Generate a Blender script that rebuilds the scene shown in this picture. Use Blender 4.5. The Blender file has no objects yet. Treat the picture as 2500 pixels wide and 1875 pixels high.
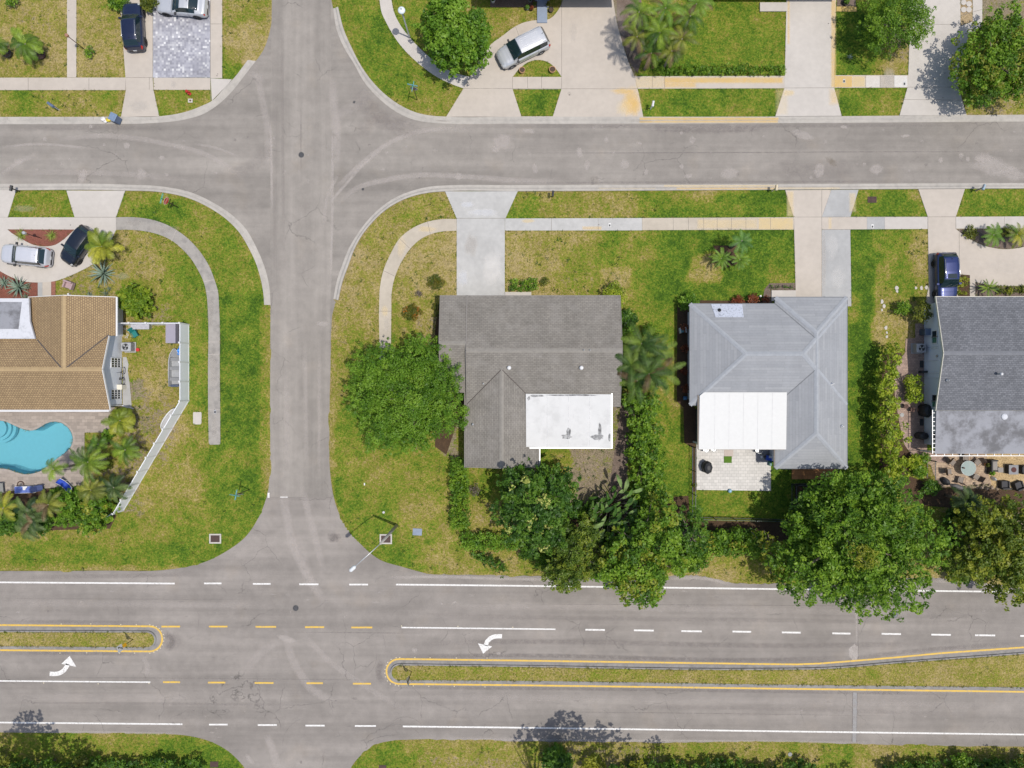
import bpy, bmesh, math, random
import numpy as np
from mathutils import Vector, Matrix
from mathutils.geometry import tessellate_polygon
R = math.radians
random.seed(7)
rng = np.random.default_rng(11)
scene = bpy.context.scene
COL = scene.collection

# ---------------------------------------------------------------- camera
HC = 64.0                      # drone height in metres, looking straight down
FPX = 2500 * 24.0 / 36.0       # focal length in photograph pixels
cam_d = bpy.data.cameras.new("camera")
cam_d.lens = 24.0
cam_d.sensor_width = 36.0
cam_d.clip_start = 0.5
cam_d.clip_end = 2000.0
cam = bpy.data.objects.new("camera", cam_d)
cam.location = (0, 0, HC)
COL.objects.link(cam)
scene.camera = cam

# ---------------------------------------------------------------- light
SUN_EL, SUN_AZ = 73.0, 113.0    # elevation, compass bearing clockwise from north (+y)
world = bpy.data.worlds.new("World")
scene.world = world
world.use_nodes = True
wt = world.node_tree
wt.nodes.clear()
sky = wt.nodes.new("ShaderNodeTexSky")
sky.sky_type = 'NISHITA'
sky.sun_disc = False
sky.sun_elevation = R(SUN_EL)
sky.sun_rotation = R(SUN_AZ)
sky.air_density = 1.0
sky.dust_density = 2.0
bg = wt.nodes.new("ShaderNodeBackground")
bg.inputs["Strength"].default_value = 0.15
wo = wt.nodes.new("ShaderNodeOutputWorld")
wt.links.new(sky.outputs[0], bg.inputs["Color"])
wt.links.new(bg.outputs[0], wo.inputs["Surface"])
sl = bpy.data.lights.new("sun", 'SUN')
sl.energy = 3.85
sl.angle = R(0.53)
sl.color = (1.0, 0.945, 0.86)
sun = bpy.data.objects.new("sun", sl)
sdir = Vector((math.cos(R(SUN_EL)) * math.sin(R(SUN_AZ)), math.cos(R(SUN_EL)) * math.cos(R(SUN_AZ)), math.sin(R(SUN_EL))))
sun.rotation_euler = sdir.to_track_quat('Z', 'Y').to_euler()
sun.location = sdir * 90
COL.objects.link(sun)
vs = scene.view_settings
vs.view_transform = 'Standard'
vs.look = 'None'
vs.exposure = -0.05
vs.gamma = 1.0
vs.use_curve_mapping = False

# ---------------------------------------------------------------- helpers
def W(px, py, z=0.0):
    """survey point: photograph pixel seen at height z -> metres on the site"""
    k = (HC - z) / FPX
    return ((px - 1250.0) * k, (937.5 - py) * k)
def WL(pts, z=0.0):
    return [W(p[0], p[1], z) for p in pts]

def tag(o, label=None, cat=None, group=None, kind=None):
    if label: o["label"] = label
    if cat: o["category"] = cat
    if group: o["group"] = group
    if kind: o["kind"] = kind
    return o
def empty(name, loc, rz=0.0, label=None, cat=None, group=None):
    o = bpy.data.objects.new(name, None)
    o.empty_display_size = 0.3
    o.location = (loc[0], loc[1], loc[2] if len(loc) > 2 else 0.0)
    o.rotation_euler = (0, 0, rz)
    COL.objects.link(o)
    return tag(o, label, cat, group)
def copy_tree(o, parent=None):
    c = o.copy()
    COL.objects.link(c)
    if parent: c.parent = parent
    for ch in o.children:
        copy_tree(ch, c)
    return c

class MB:
    def __init__(s):
        s.v = []; s.f = []
    def add(s, vs_, fs):
        b = len(s.v)
        s.v.extend([tuple(map(float, p)) for p in vs_])
        s.f.extend([tuple(b + i for i in f) for f in fs])
        return s
    def box(s, cx, cy, cz, sx, sy, sz, rz=0.0, taper=1.0):
        c, n = math.cos(rz), math.sin(rz)
        out = []
        for dz in (-1, 1):
            t = 1.0 if dz < 0 else taper
            for dx, dy in ((-1, -1), (1, -1), (1, 1), (-1, 1)):
                x, y = dx * sx / 2 * t, dy * sy / 2 * t
                out.append((cx + x * c - y * n, cy + x * n + y * c, cz + dz * sz / 2))
        return s.add(out, [(3, 2, 1, 0), (4, 5, 6, 7), (0, 1, 5, 4), (1, 2, 6, 5), (2, 3, 7, 6), (3, 0, 4, 7)])
    def bar(s, a, b, w, h=None):
        """square bar between two points"""
        a, b = Vector(a), Vector(b)
        h = h or w
        d = (b - a).normalized()
        u = d.cross(Vector((0, 0, 1)))
        if u.length < 1e-3: u = Vector((1, 0, 0))
        u.normalize(); v = d.cross(u).normalized()
        out = []
        for p in (a, b):
            for i, j in ((-1, -1), (1, -1), (1, 1), (-1, 1)):
                out.append(p + u * (i * w / 2) + v * (j * h / 2))
        return s.add(out, [(3, 2, 1, 0), (4, 5, 6, 7), (0, 1, 5, 4), (1, 2, 6, 5), (2, 3, 7, 6), (3, 0, 4, 7)])
    def tube(s, pts, rad, n=8, cap=True):
        pts = [Vector(p) for p in pts]
        if not hasattr(rad, '__len__'): rad = [rad] * len(pts)
        rings = []
        for i, p in enumerate(pts):
            d = (pts[min(i + 1, len(pts) - 1)] - pts[max(i - 1, 0)]).normalized()
            u = d.cross(Vector((0.13, 0.99, 0.07)))
            if u.length < 1e-2: u = d.cross(Vector((1, 0, 0)))
            u.normalize(); v = d.cross(u).normalized()
            rings.append([p + (u * math.cos(2 * math.pi * k / n) + v * math.sin(2 * math.pi * k / n)) * rad[i] for k in range(n)])
        vs_ = [q for r in rings for q in r]
        fs = []
        for i in range(len(pts) - 1):
            for k in range(n):
                a = i * n + k; b = i * n + (k + 1) % n
                fs.append((a, b, b + n, a + n))
        if cap:
            fs.append(tuple(range(n))[::-1]); fs.append(tuple((len(pts) - 1) * n + k for k in range(n)))
        return s.add(vs_, fs)
    def cyl(s, x, y, z0, z1, r0, r1=None, n=16):
        r1 = r0 if r1 is None else r1
        return s.lathe(x, y, [(r0, z0), (r1, z1)], n, True)
    def lathe(s, x, y, prof, n=16, cap=True):
        vs_ = [(x + r * math.cos(2 * math.pi * k / n), y + r * math.sin(2 * math.pi * k / n), z) for r, z in prof for k in range(n)]
        fs = []
        for i in range(len(prof) - 1):
            for k in range(n):
                a = i * n + k; b = i * n + (k + 1) % n
                fs.append((a, b, b + n, a + n))
        if cap:
            fs.append(tuple(range(n))[::-1]); fs.append(tuple((len(prof) - 1) * n + k for k in range(n)))
        return s.add(vs_, fs)
    def prism(s, poly, z0, z1):
        n = len(poly)
        a = sum(poly[i][0] * poly[(i + 1) % n][1] - poly[(i + 1) % n][0] * poly[i][1] for i in range(n))
        if a < 0: poly = poly[::-1]
        vs_ = [(x, y, z0) for x, y in poly] + [(x, y, z1) for x, y in poly]
        fs = [tuple(range(n, 2 * n))] + [(i, (i + 1) % n, n + (i + 1) % n, n + i) for i in range(n)]
        fs.append(tuple(range(n))[::-1])
        return s.add(vs_, fs)
    def grid(s, rows):
        m = len(rows[0]); vs_ = [p for r in rows for p in r]
        fs = [(i * m + j, i * m + j + 1, (i + 1) * m + j + 1, (i + 1) * m + j) for i in range(len(rows) - 1) for j in range(m - 1)]
        return s.add(vs_, fs)
    def build(s, name, mat, parent=None, smooth=False, world=False, uv=False, bevel=0.0):
        me = bpy.data.meshes.new(name)
        me.from_pydata(s.v, [], s.f)
        me.update()
        if uv:
            l = me.uv_layers.new(name="uv")
            for p in me.polygons:
                nn = p.normal
                h = Vector((0, 0, 1)).cross(nn)
                if h.length < 0.02: h = Vector((1, 0, 0))
                h.normalize(); t = nn.cross(h)
                for li in p.loop_indices:
                    co = me.vertices[me.loops[li].vertex_index].co
                    l.data[li].uv = (co.dot(h), co.dot(t))
        if smooth:
            for p in me.polygons: p.use_smooth = True
        if mat: me.materials.append(mat)
        o = bpy.data.objects.new(name, me)
        COL.objects.link(o)
        if parent:
            o.parent = parent
            if world: o.location = (-parent.location.x, -parent.location.y, -parent.location.z)
        if bevel:
            m = o.modifiers.new("bevel", 'BEVEL'); m.width = bevel; m.segments = 2; m.limit_method = 'ANGLE'
        return o

# ---------------------------------------------------------------- material helpers
class NT:
    def __init__(s, name):
        s.m = bpy.data.materials.new(name)
        s.m.use_nodes = True
        s.t = s.m.node_tree
        s.b = s.t.nodes["Principled BSDF"]
        s.out = s.t.nodes["Material Output"]
        s._co = None
    def n(s, ty): return s.t.nodes.new(ty)
    def l(s, a, b): s.t.links.new(a, b)
    def put(s, sock, v):
        if isinstance(v, bpy.types.NodeSocket): s.l(v, sock)
        elif isinstance(v, tuple) and len(v) == 3 and sock.type == 'RGBA': sock.default_value = (*v, 1)
        else: sock.default_value = v
    @property
    def co(s):
        if s._co is None: s._co = s.n("ShaderNodeTexCoord").outputs["Object"]
        return s._co
    def uv(s): return s.n("ShaderNodeTexCoord").outputs["UV"]
    def map(s, v, scale=(1, 1, 1), rot=(0, 0, 0)):
        m = s.n("ShaderNodeMapping"); s.l(v, m.inputs["Vector"])
        m.inputs["Scale"].default_value = scale; m.inputs["Rotation"].default_value = rot
        return m.outputs[0]
    def noise(s, scale, detail=3.0, rough=0.55, v=None, col=False):
        k = s.n("ShaderNodeTexNoise"); k.inputs["Scale"].default_value = scale
        k.inputs["Detail"].default_value = detail; k.inputs["Roughness"].default_value = rough
        s.l(v or s.co, k.inputs["Vector"])
        return k.outputs["Color" if col else "Fac"]
    def math(s, op, a, b=None, c=None):
        k = s.n("ShaderNodeMath"); k.operation = op
        s.put(k.inputs[0], a)
        if b is not None: s.put(k.inputs[1], b)
        if c is not None: s.put(k.inputs[2], c)
        return k.outputs[0]
    def ma(s, a, mul, add): return s.math('MULTIPLY_ADD', a, mul, add)
    def ss(s, a, lo, hi, o0=0.0, o1=1.0):
        k = s.n("ShaderNodeMapRange"); k.interpolation_type = 'SMOOTHSTEP'
        s.put(k.inputs[0], a); k.inputs[1].default_value = lo; k.inputs[2].default_value = hi
        k.inputs[3].default_value = o0; k.inputs[4].default_value = o1
        return k.outputs[0]
    def ramp(s, f, stops):
        k = s.n("ShaderNodeValToRGB"); s.l(f, k.inputs[0]); e = k.color_ramp.elements
        while len(e) < len(stops): e.new(0.5)
        for i, (p, c) in enumerate(stops): e[i].position = p; e[i].color = (*c, 1)
        return k.outputs[0]
    def mix(s, f, a, b, op='MIX'):
        k = s.n("ShaderNodeMix"); k.data_type = 'RGBA'; k.blend_type = op
        s.put(k.inputs[0], f); s.put(k.inputs[6], a); s.put(k.inputs[7], b)
        return k.outputs[2]
    def attr(s, name):
        k = s.n("ShaderNodeAttribute"); k.attribute_name = name; return k
    def sep(s, c):
        k = s.n("ShaderNodeSeparateColor"); s.l(c, k.inputs[0]); return k.outputs
    def comb(s, v):
        k = s.n("ShaderNodeCombineColor")
        for i in range(3): s.l(v, k.inputs[i])
        return k.outputs[0]
    def bump(s, h, st=0.4, d=0.02):
        k = s.n("ShaderNodeBump"); k.inputs["Strength"].default_value = st; k.inputs["Distance"].default_value = d
        s.l(h, k.inputs["Height"]); s.l(k.outputs[0], s.b.inputs["Normal"])
    def fin(s, col=None, rough=0.8, metal=0.0, spec=None, coat=None):
        if col is not None: s.put(s.b.inputs["Base Color"], col)
        s.put(s.b.inputs["Roughness"], rough); s.b.inputs["Metallic"].default_value = metal
        if spec is not None: s.b.inputs["Specular IOR Level"].default_value = spec
        if coat is not None:
            s.b.inputs["Coat Weight"].default_value = coat; s.b.inputs["Coat Roughness"].default_value = 0.04
        return s.m

_mc = {}
def plain(name, col, rough=0.6, metal=0.0, var=0.18, scale=4.0, coat=None, spec=None):
    if name in _mc: return _mc[name]
    t = NT(name)
    f = t.noise(scale, 4.0)
    f2 = t.noise(scale * 9, 2.0)
    k = t.ma(f, var * 2, 1 - var)
    k = t.math('MULTIPLY', k, t.ma(f2, var, 1 - var * 0.5))
    c = t.mix(1.0, (*col,), t.comb(k), 'MULTIPLY')
    _mc[name] = t.fin(c, rough, metal, spec, coat)
    return _mc[name]

def leafmat(name, trans=0.30):
    """leaf: colour varies leaf by leaf and clump by clump through the vertex attribute col"""
    t = NT(name)
    a = t.attr("col").outputs["Color"]
    t.put(t.b.inputs["Base Color"], a)
    t.b.inputs["Roughness"].default_value = 0.5
    t.b.inputs["Specular IOR Level"].default_value = 0.3
    tr = t.n("ShaderNodeBsdfTranslucent")
    br = t.mix(1.0, a, (1.35, 1.5, 0.6), 'MULTIPLY')
    t.l(br, tr.inputs[0])
    mx = t.n("ShaderNodeMixShader"); mx.inputs[0].default_value = trans
    t.l(t.b.outputs[0], mx.inputs[1]); t.l(tr.outputs[0], mx.inputs[2]); t.l(mx.outputs[0], t.out.inputs[0])
    return t.m
M_LEAF = leafmat("leaf")
M_BARK = plain("bark", (0.16, 0.13, 0.10), 0.9, var=0.35, scale=6)
M_PALMBARK = plain("palm_bark", (0.22, 0.19, 0.16), 0.9, var=0.3, scale=10)

def asphalt(name, axis, base=(0.232, 0.212, 0.190)):
    t = NT(name)
    sc = (0.05, 1.3, 1) if axis == 'x' else (1.3, 0.05, 1)
    st = t.noise(1.0, 5.0, 0.6, t.map(t.co, sc))
    st2 = t.noise(1.0, 2.0, 0.5, t.map(t.co, (0.02, 0.45, 1) if axis == 'x' else (0.45, 0.02, 1)))
    big = t.noise(0.16, 4.0, 0.6)
    mid = t.noise(1.1, 5.0, 0.6)
    fine = t.noise(26.0, 3.0, 0.7)
    k = t.ma(st, 0.50, 0.75)
    k = t.math('MULTIPLY', k, t.ma(st2, 0.60, 0.70))
    k = t.math('MULTIPLY', k, t.ma(big, 0.60, 0.70))
    k = t.math('MULTIPLY', k, t.ma(mid, 0.42, 0.79))
    k = t.math('MULTIPLY', k, t.ma(fine, 0.7, 0.65))
    c = t.mix(1.0, (*base,), t.comb(k), 'MULTIPLY')
    c = t.mix(t.ss(t.noise(0.33, 3.0), 0.55, 0.75, 0.0, 0.25), c, t.mix(1.0, c, (1.10, 1.02, 0.90), 'MULTIPLY'))
    crack = t.n("ShaderNodeTexVoronoi"); crack.feature = 'DISTANCE_TO_EDGE'; crack.inputs["Scale"].default_value = 0.28
    wv = t.n("ShaderNodeVectorMath"); wv.operation = 'ADD'
    t.l(t.co, wv.inputs[0]); t.l(t.noise(0.8, 4.0, 0.6, col=True), wv.inputs[1]); t.l(wv.outputs[0], crack.inputs["Vector"])
    cr = t.ss(crack.outputs["Distance"], 0.0, 0.009, 1.0, 0.0)
    cr = t.math('MULTIPLY', cr, t.ss(t.noise(0.22, 2.0), 0.50, 0.62, 0.0, 0.6))
    c = t.mix(cr, c, (0.06, 0.055, 0.052))
    t.bump(fine, 0.35, 0.01)
    return t.fin(c, 0.88, spec=0.3)
M_ASPH_X = asphalt("asphalt_street", 'x')
M_ASPH_Y = asphalt("asphalt_cross_street", 'y', (0.243, 0.222, 0.199))
M_ASPH_M = asphalt("asphalt_main_road", 'x', (0.224, 0.203, 0.184))

def concrete(name, base=(0.42, 0.375, 0.325), var=1.0, dark=0.0):
    t = NT(name)
    big = t.noise(0.35, 5.0, 0.6); mid = t.noise(2.2, 5.0, 0.62); fine = t.noise(30, 2.0)
    k = t.ma(big, 0.26 * var, 1 - 0.13 * var)
    k = t.math('MULTIPLY', k, t.ma(mid, 0.22 * var, 1 - 0.11 * var))
    k = t.math('MULTIPLY', k, t.ma(fine, 0.14, 0.93))
    c = t.mix(1.0, (*base,), t.comb(k), 'MULTIPLY')
    if dark:
        c = t.mix(t.ss(t.noise(1.4, 5.0, 0.65), 0.42, 0.66, 0.0, dark), c, (0.13, 0.125, 0.12))
    t.bump(fine, 0.2, 0.006)
    return t.fin(c, 0.85, spec=0.3)
M_CONC = concrete("concrete")
M_CONC_W = concrete("concrete_white", (0.44, 0.41, 0.375))
M_CONC_BLUE = concrete("concrete_sealed_pale", (0.39, 0.385, 0.37), 1.7)
M_CONC_GREY = concrete("concrete_grey", (0.33, 0.33, 0.325), 1.6)
M_CONC_OLD = concrete("concrete_old_path", (0.30, 0.28, 0.255), 1.7, 0.4)
M_CONC_TAN = concrete("concrete_tan_path", (0.40, 0.355, 0.29), 1.5)
M_KERB = concrete("kerb_concrete", (0.38, 0.355, 0.32), 1.6, 0.22)
M_KERB_M = concrete("median_kerb_concrete", (0.24, 0.23, 0.22), 1.6, 0.55)

def pavers(name, c1, c2, mortar, w, h, msz=0.012, var=0.5, rot=0.0):
    t = NT(name)
    b = t.n("ShaderNodeTexBrick")
    t.l(t.map(t.co, (1, 1, 1), (0, 0, rot)), b.inputs["Vector"])
    b.inputs["Color1"].default_value = (*c1, 1); b.inputs["Color2"].default_value = (*c2, 1); b.inputs["Mortar"].default_value = (*mortar, 1)
    b.inputs["Scale"].default_value = 1.0; b.inputs["Mortar Size"].default_value = msz
    b.inputs["Brick Width"].default_value = w; b.inputs["Row Height"].default_value = h; b.inputs["Bias"].default_value = 0.0
    k = t.ma(t.noise(0.8, 5.0, 0.6), var, 1 - var / 2)
    k = t.math('MULTIPLY', k, t.ma(t.noise(7, 3.0), var * 0.6, 1 - var * 0.3))
    c = t.mix(1.0, b.outputs[0], t.comb(k), 'MULTIPLY')
    return t.fin(c, 0.85, spec=0.3)
M_PAVE_WHITE = pavers("white_patio_pavers", (0.56, 0.54, 0.51), (0.47, 0.455, 0.43), (0.33, 0.32, 0.30), 0.42, 0.28, 0.012, 0.22)
M_PAVE_POOL = pavers("pool_deck_pavers", (0.34, 0.29, 0.25), (0.25, 0.215, 0.185), (0.19, 0.165, 0.145), 0.5, 0.3, 0.008, 0.5)
M_PAVE_SIDE = pavers("side_yard_pavers", (0.36, 0.26, 0.21), (0.25, 0.18, 0.15), (0.16, 0.12, 0.10), 0.24, 0.16, 0.01, 0.5)
M_PAVE_BACK = pavers("back_patio_pavers", (0.42, 0.32, 0.22), (0.30, 0.22, 0.16), (0.20, 0.15, 0.11), 0.3, 0.2, 0.01, 0.55)
M_PAVE_ORANGE = pavers("terracotta_pavers", (0.42, 0.20, 0.085), (0.33, 0.155, 0.065), (0.22, 0.11, 0.05), 0.45, 0.45, 0.01, 0.5)
M_BRICK = pavers("red_brick_edging", (0.30, 0.12, 0.08), (0.22, 0.09, 0.065), (0.16, 0.09, 0.07), 0.2, 0.1, 0.012, 0.4)

def driveway_mosaic():
    t = NT("mosaic_pavers")
    vo = t.n("ShaderNodeTexVoronoi"); vo.distance = 'CHEBYCHEV'; vo.inputs["Scale"].default_value = 5.2
    vo.inputs["Randomness"].default_value = 0.0
    t.l(t.co, vo.inputs["Vector"])
    r = t.sep(vo.outputs["Color"])[0]
    c = t.ramp(r, [(0.0, (0.22, 0.22, 0.25)), (0.3, (0.275, 0.275, 0.31)), (0.7, (0.325, 0.325, 0.355)), (0.9, (0.39, 0.39, 0.41)), (1.0, (0.58, 0.58, 0.58))])
    c = t.mix(1.0, c, t.comb(t.ma(t.noise(0.6, 5.0), 0.9, 0.55)), 'MULTIPLY')
    return t.fin(c, 0.8)
M_MOSAIC = driveway_mosaic()

def mulch(name, c1, c2, sc=22):
    t = NT(name)
    f = t.noise(sc, 4.0, 0.7); g = t.noise(3, 4.0)
    c = t.ramp(f, [(0.28, tuple(x * 0.30 for x in c1)), (0.5, c1), (0.72, c2)])
    c = t.mix(1.0, c, t.comb(t.ma(g, 0.8, 0.6)), 'MULTIPLY')
    t.bump(f, 0.8, 0.04)
    return t.fin(c, 0.95)
M_MULCH_RED = mulch("red_mulch", (0.17, 0.055, 0.038), (0.36, 0.16, 0.11))
M_MULCH_DARK = mulch("dark_mulch", (0.055, 0.032, 0.016), (0.16, 0.088, 0.042))
M_MULCH_GREY = mulch("grey_brown_mulch", (0.13, 0.095, 0.075), (0.30, 0.24, 0.20))
M_GRAVEL_TAN = mulch("tan_gravel", (0.30, 0.22, 0.12), (0.48, 0.38, 0.24), 14)
M_SAND = mulch("sandy_ground", (0.40, 0.29, 0.15), (0.50, 0.38, 0.22), 9)

def roofmat(name, c1, c2, mort, bw, rh, ms, var, blot=None):
    t = NT(name)
    u = t.uv()
    b = t.n("ShaderNodeTexBrick"); t.l(u, b.inputs["Vector"])
    b.inputs["Color1"].default_value = (*c1, 1); b.inputs["Color2"].default_value = (*c2, 1); b.inputs["Mortar"].default_value = (*mort, 1)
    b.inputs["Scale"].default_value = 1.0; b.inputs["Mortar Size"].default_value = ms; b.inputs["Mortar Smooth"].default_value = 0.4
    b.inputs["Brick Width"].default_value = bw; b.inputs["Row Height"].default_value = rh
    k = t.ma(t.noise(0.5, 5.0, 0.6), var, 1 - var / 2)
    k = t.math('MULTIPLY', k, t.ma(t.noise(5, 4.0, 0.6), var, 1 - var / 2))
    k = t.math('MULTIPLY', k, t.ma(t.noise(1.0, 3.0, 0.5, t.map(u, (1.1, 0.25, 1))), var * 0.7, 1 - var * 0.35))
    c = t.mix(1.0, b.outputs[0], t.comb(k), 'MULTIPLY')
    if blot: c = t.mix(t.ss(t.noise(blot[1], 5.0, 0.65), 0.45, 0.68, 0.0, blot[2]), c, blot[0])
    t.bump(b.outputs["Fac"], 0.35, 0.01)
    return t.fin(c, 0.85, spec=0.25)
M_ROOF_A = roofmat("tan_roof_shingles", (0.335, 0.242, 0.128), (0.265, 0.188, 0.100), (0.155, 0.105, 0.065), 0.23, 0.17, 0.032, 0.35)
M_ROOF_B = roofmat("weathered_grey_shingles", (0.212, 0.196, 0.172), (0.176, 0.162, 0.143), (0.125, 0.116, 0.103), 0.36, 0.16, 0.020, 0.5, ((0.25, 0.235, 0.215), 0.9, 0.35))
M_ROOF_C = roofmat("light_grey_roof_tiles", (0.280, 0.288, 0.300), (0.245, 0.254, 0.268), (0.225, 0.232, 0.245), 3.0, 0.26, 0.016, 0.22)
M_ROOF_D = roofmat("slate_grey_shingles", (0.165, 0.17, 0.185), (0.115, 0.12, 0.132), (0.075, 0.078, 0.086), 0.32, 0.17, 0.018, 0.40)
M_ROOF_CAP = plain("ridge_caps_pale", (0.285, 0.30, 0.322), 0.85, var=0.2, scale=3)
M_ROOF_CAPB = plain("ridge_caps_grey", (0.215, 0.20, 0.177), 0.85, var=0.25, scale=3)
M_ROOF_CAPA = plain("ridge_caps_tan", (0.345, 0.25, 0.135), 0.85, var=0.25, scale=5)
M_ROOF_CAPD = plain("ridge_caps_slate", (0.15, 0.155, 0.17), 0.85, var=0.25, scale=3)
def flatroof(name, base, spot, lo, hi, amt, sc=0.9):
    t = NT(name)
    c = t.mix(1.0, (*base,), t.comb(t.ma(t.noise(1.2, 5.0, 0.6), 0.2, 0.9)), 'MULTIPLY')
    c = t.mix(t.ss(t.noise(sc, 6.0, 0.7), lo, hi, 0.0, amt), c, spot)
    return t.fin(c, 0.75)
M_FLAT_WHITE = flatroof("white_roof_coating", (0.53, 0.53, 0.52), (0.42, 0.42, 0.41), 0.46, 0.68, 0.6)
M_FLAT_GREY = flatroof("grey_roof_membrane", (0.235, 0.24, 0.262), (0.075, 0.073, 0.076), 0.42, 0.62, 0.8, 0.38)
M_FLAT_EDGE = flatroof("whitewashed_roof_edge", (0.50, 0.51, 0.54), (0.30, 0.31, 0.33), 0.5, 0.7, 0.6, 2)
M_SPECKLE = flatroof("speckled_roof_coating", (0.42, 0.45, 0.52), (0.15, 0.16, 0.19), 0.52, 0.62, 0.8, 7)
M_WALL_W = plain("white_painted_wall", (0.60, 0.62, 0.66), 0.8, var=0.06, scale=2)
M_WALL_B = plain("beige_painted_wall", (0.45, 0.40, 0.33), 0.85, var=0.1, scale=2)
M_WHITE = plain("white_paint", (0.60, 0.60, 0.60), 0.5, var=0.05)
M_VINYL = plain("white_vinyl", (0.70, 0.71, 0.74), 0.45, var=0.05, scale=1.5)
M_METAL = plain("galvanised_metal", (0.42, 0.43, 0.44), 0.45, 0.6, var=0.15)
M_ALU = plain("aluminium", (0.52, 0.53, 0.54), 0.4, 0.5, var=0.15)
M_BLACK = plain("black_metal", (0.018, 0.018, 0.02), 0.5, var=0.2)
M_BLACKP = plain("black_plastic", (0.025, 0.026, 0.03), 0.55, var=0.2)
M_RUBBER = plain("tyre_rubber", (0.02, 0.02, 0.021), 0.8, var=0.2)
M_DKGLASS = plain("dark_window_glass", (0.012, 0.02, 0.022), 0.06, var=0.05, spec=0.6)
M_RED = plain("red_paint", (0.45, 0.03, 0.025), 0.45, var=0.1)
M_BLUEFAB = plain("blue_fabric", (0.03, 0.08, 0.42), 0.8, var=0.2)
M_BROWNIRON = plain("rusty_iron_grate", (0.095, 0.055, 0.045), 0.8, 0.3, var=0.3, scale=12)
M_TEAL = plain("teal_sign_sheeting", (0.06, 0.38, 0.40), 0.4, var=0.1)
M_GREENSIGN = plain("green_sign_sheeting", (0.02, 0.36, 0.20), 0.4, var=0.1)
M_WOODGREY = plain("weathered_wood", (0.27, 0.23, 0.19), 0.85, var=0.3, scale=5)
M_TERRA = plain("terracotta", (0.42, 0.24, 0.12), 0.8, var=0.2)
M_ROCK = plain("dark_rock", (0.13, 0.13, 0.135), 0.85, var=0.45, scale=5)
M_SOIL = plain("potting_soil", (0.07, 0.045, 0.03), 0.95, var=0.3, scale=15)
M_BINBLUE = plain("blue_grey_plastic", (0.10, 0.14, 0.22), 0.5, var=0.1)
# ================================================================= GROUND, ROADS, PAVING
def cr(pts, n=6):
    """smooth curve through the points"""
    P = [Vector((p[0], p[1])) for p in pts]
    out = []
    for i in range(len(P) - 1):
        a, b = P[i], P[i + 1]
        p0 = P[i - 1] if i else a * 2 - b
        p3 = P[i + 2] if i + 2 < len(P) else b * 2 - a
        L = (b - a).length
        m = max(1, min(n, int(L / 6)))
        for k in range(m):
            t = k / m
            # centripetal-ish tangents
            l0 = max((a - p0).length, 1e-3); l2 = max((p3 - b).length, 1e-3)
            ta = ((b - a) / L * l0 + (a - p0) / l0 * L) / (L + l0) * L
            tb = ((p3 - b) / l2 * L + (b - a) / L * l2) / (L + l2) * L
            h = (2*t**3-3*t**2+1)*a + (t**3-2*t**2+t)*ta + (-2*t**3+3*t**2)*b + (t**3-t**2)*tb
            out.append((h.x, h.y))
    out.append((P[-1].x, P[-1].y))
    return out
def jag(pts, amp):
    r = random.Random(5)
    return [(x, y + r.uniform(-amp, amp)) for x, y in pts]

K_TL_O = cr([(-80,304),(0,303.7),(246,302.5),(368,301),(453,291.8),(496,279),(532.6,256),(566.6,224),(598,184),(625,149)])
K_TL_I = cr([(-80,287),(0,286.7),(300,286),(396.6,284.7),(453,274.8),(496,259),(518.4,248),(555,209.6),(569.4,195.5),(606,148)])
E_TL = cr([(625,149),(642,124.6),(656,88),(664.6,37),(664.6,0),(664.6,-90)])
K_TM_O = cr([(813.4,21),(823,76.5),(843,122),(866,158.6),(885.6,195.5),(922.5,238),(965,272),(1007.5,291.8),(1050,299.7),(1078,301.7),(1250,302.3),(1875,301),(2500,297),(2580,296.5)])
K_TM_I = cr([(826,18.4),(840,73.7),(860,119),(877,153),(897,184),(936.6,228),(979,259),(1021.6,277.6),(1050,283.3),(1089.6,286),(1250,286),(1875,286),(2500,281.3),(2580,281)])
K_ML_O = cr([(-80,449),(0,449),(311,451),(397,455.6),(467,470),(524,496.7),(566.6,525),(600.6,559),(625,602),(639,632.6),(653,675),(660,723),(660.5,744.5)])
K_ML_I = cr([(-80,465),(0,465),(306,466),(395,470),(460,484),(514,509),(555,537),(586,569),(610,609),(624,638),(637,679),(645,725),(646,744.5)])
K_MR_O = cr([(814,730),(823,683.6),(834.6,649.6),(851.6,607),(871.5,573),(897,539),(928,508),(965,482.5),(1007.5,465.5),(1050,455.6),(1092.5,452.7),(1250,452.2),(1875,450),(2500,447),(2580,447)])
K_MR_I = cr([(826.7,733),(836,690),(851.6,647),(864,613),(880,581.6),(908,545),(931,522),(965,498),(1007.5,479.7),(1050,470.6),(1087,467.8),(1250,467.5),(1875,464),(2500,460.7),(2580,460.5)])
E_W = cr([(660.5,746),(659,1017),(655.5,1198),(633,1260),(599,1311),(554,1345),(497,1373),(430,1388),(240,1393),(0,1394),(-90,1394)])
E_E = cr([(820,738),(812,766),(809,808),(807.7,880),(806,1152),(809,1180),(820.5,1234),(834.6,1268),(857,1302),(880,1327.6),(901,1347.5),(925,1365),(983,1384),(1040,1400)])
E_N = jag(cr([(1040,1400),(1130,1403),(1330,1407),(1500,1412),(1630,1406),(1700,1405),(1785,1422),(1875,1425),(2060,1418),(2271,1411),(2354,1415),(2440,1428),(2590,1440)], 12), 1.6)
E_S = jag(cr([(2590,1824),(2500,1823),(2271.6,1820),(2130,1817),(1875,1810),(1629.6,1813),(1250,1808.7),(1050,1805)], 12), 1.4) + cr([(965,1806.7),(922.5,1815.8),(894,1832.8),(860,1869.6),(848,1960)])
E_SW = cr([(606,1960),(599,1878),(583.6,1858),(552,1830),(510,1808.7),(464.6,1797),(396.6,1791),(246,1790),(0,1788),(-90,1788)])
UP = K_TL_O + E_TL + [(809,-90),(809,0)] + K_TM_O + K_MR_O[::-1] + E_E[:6]
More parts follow.
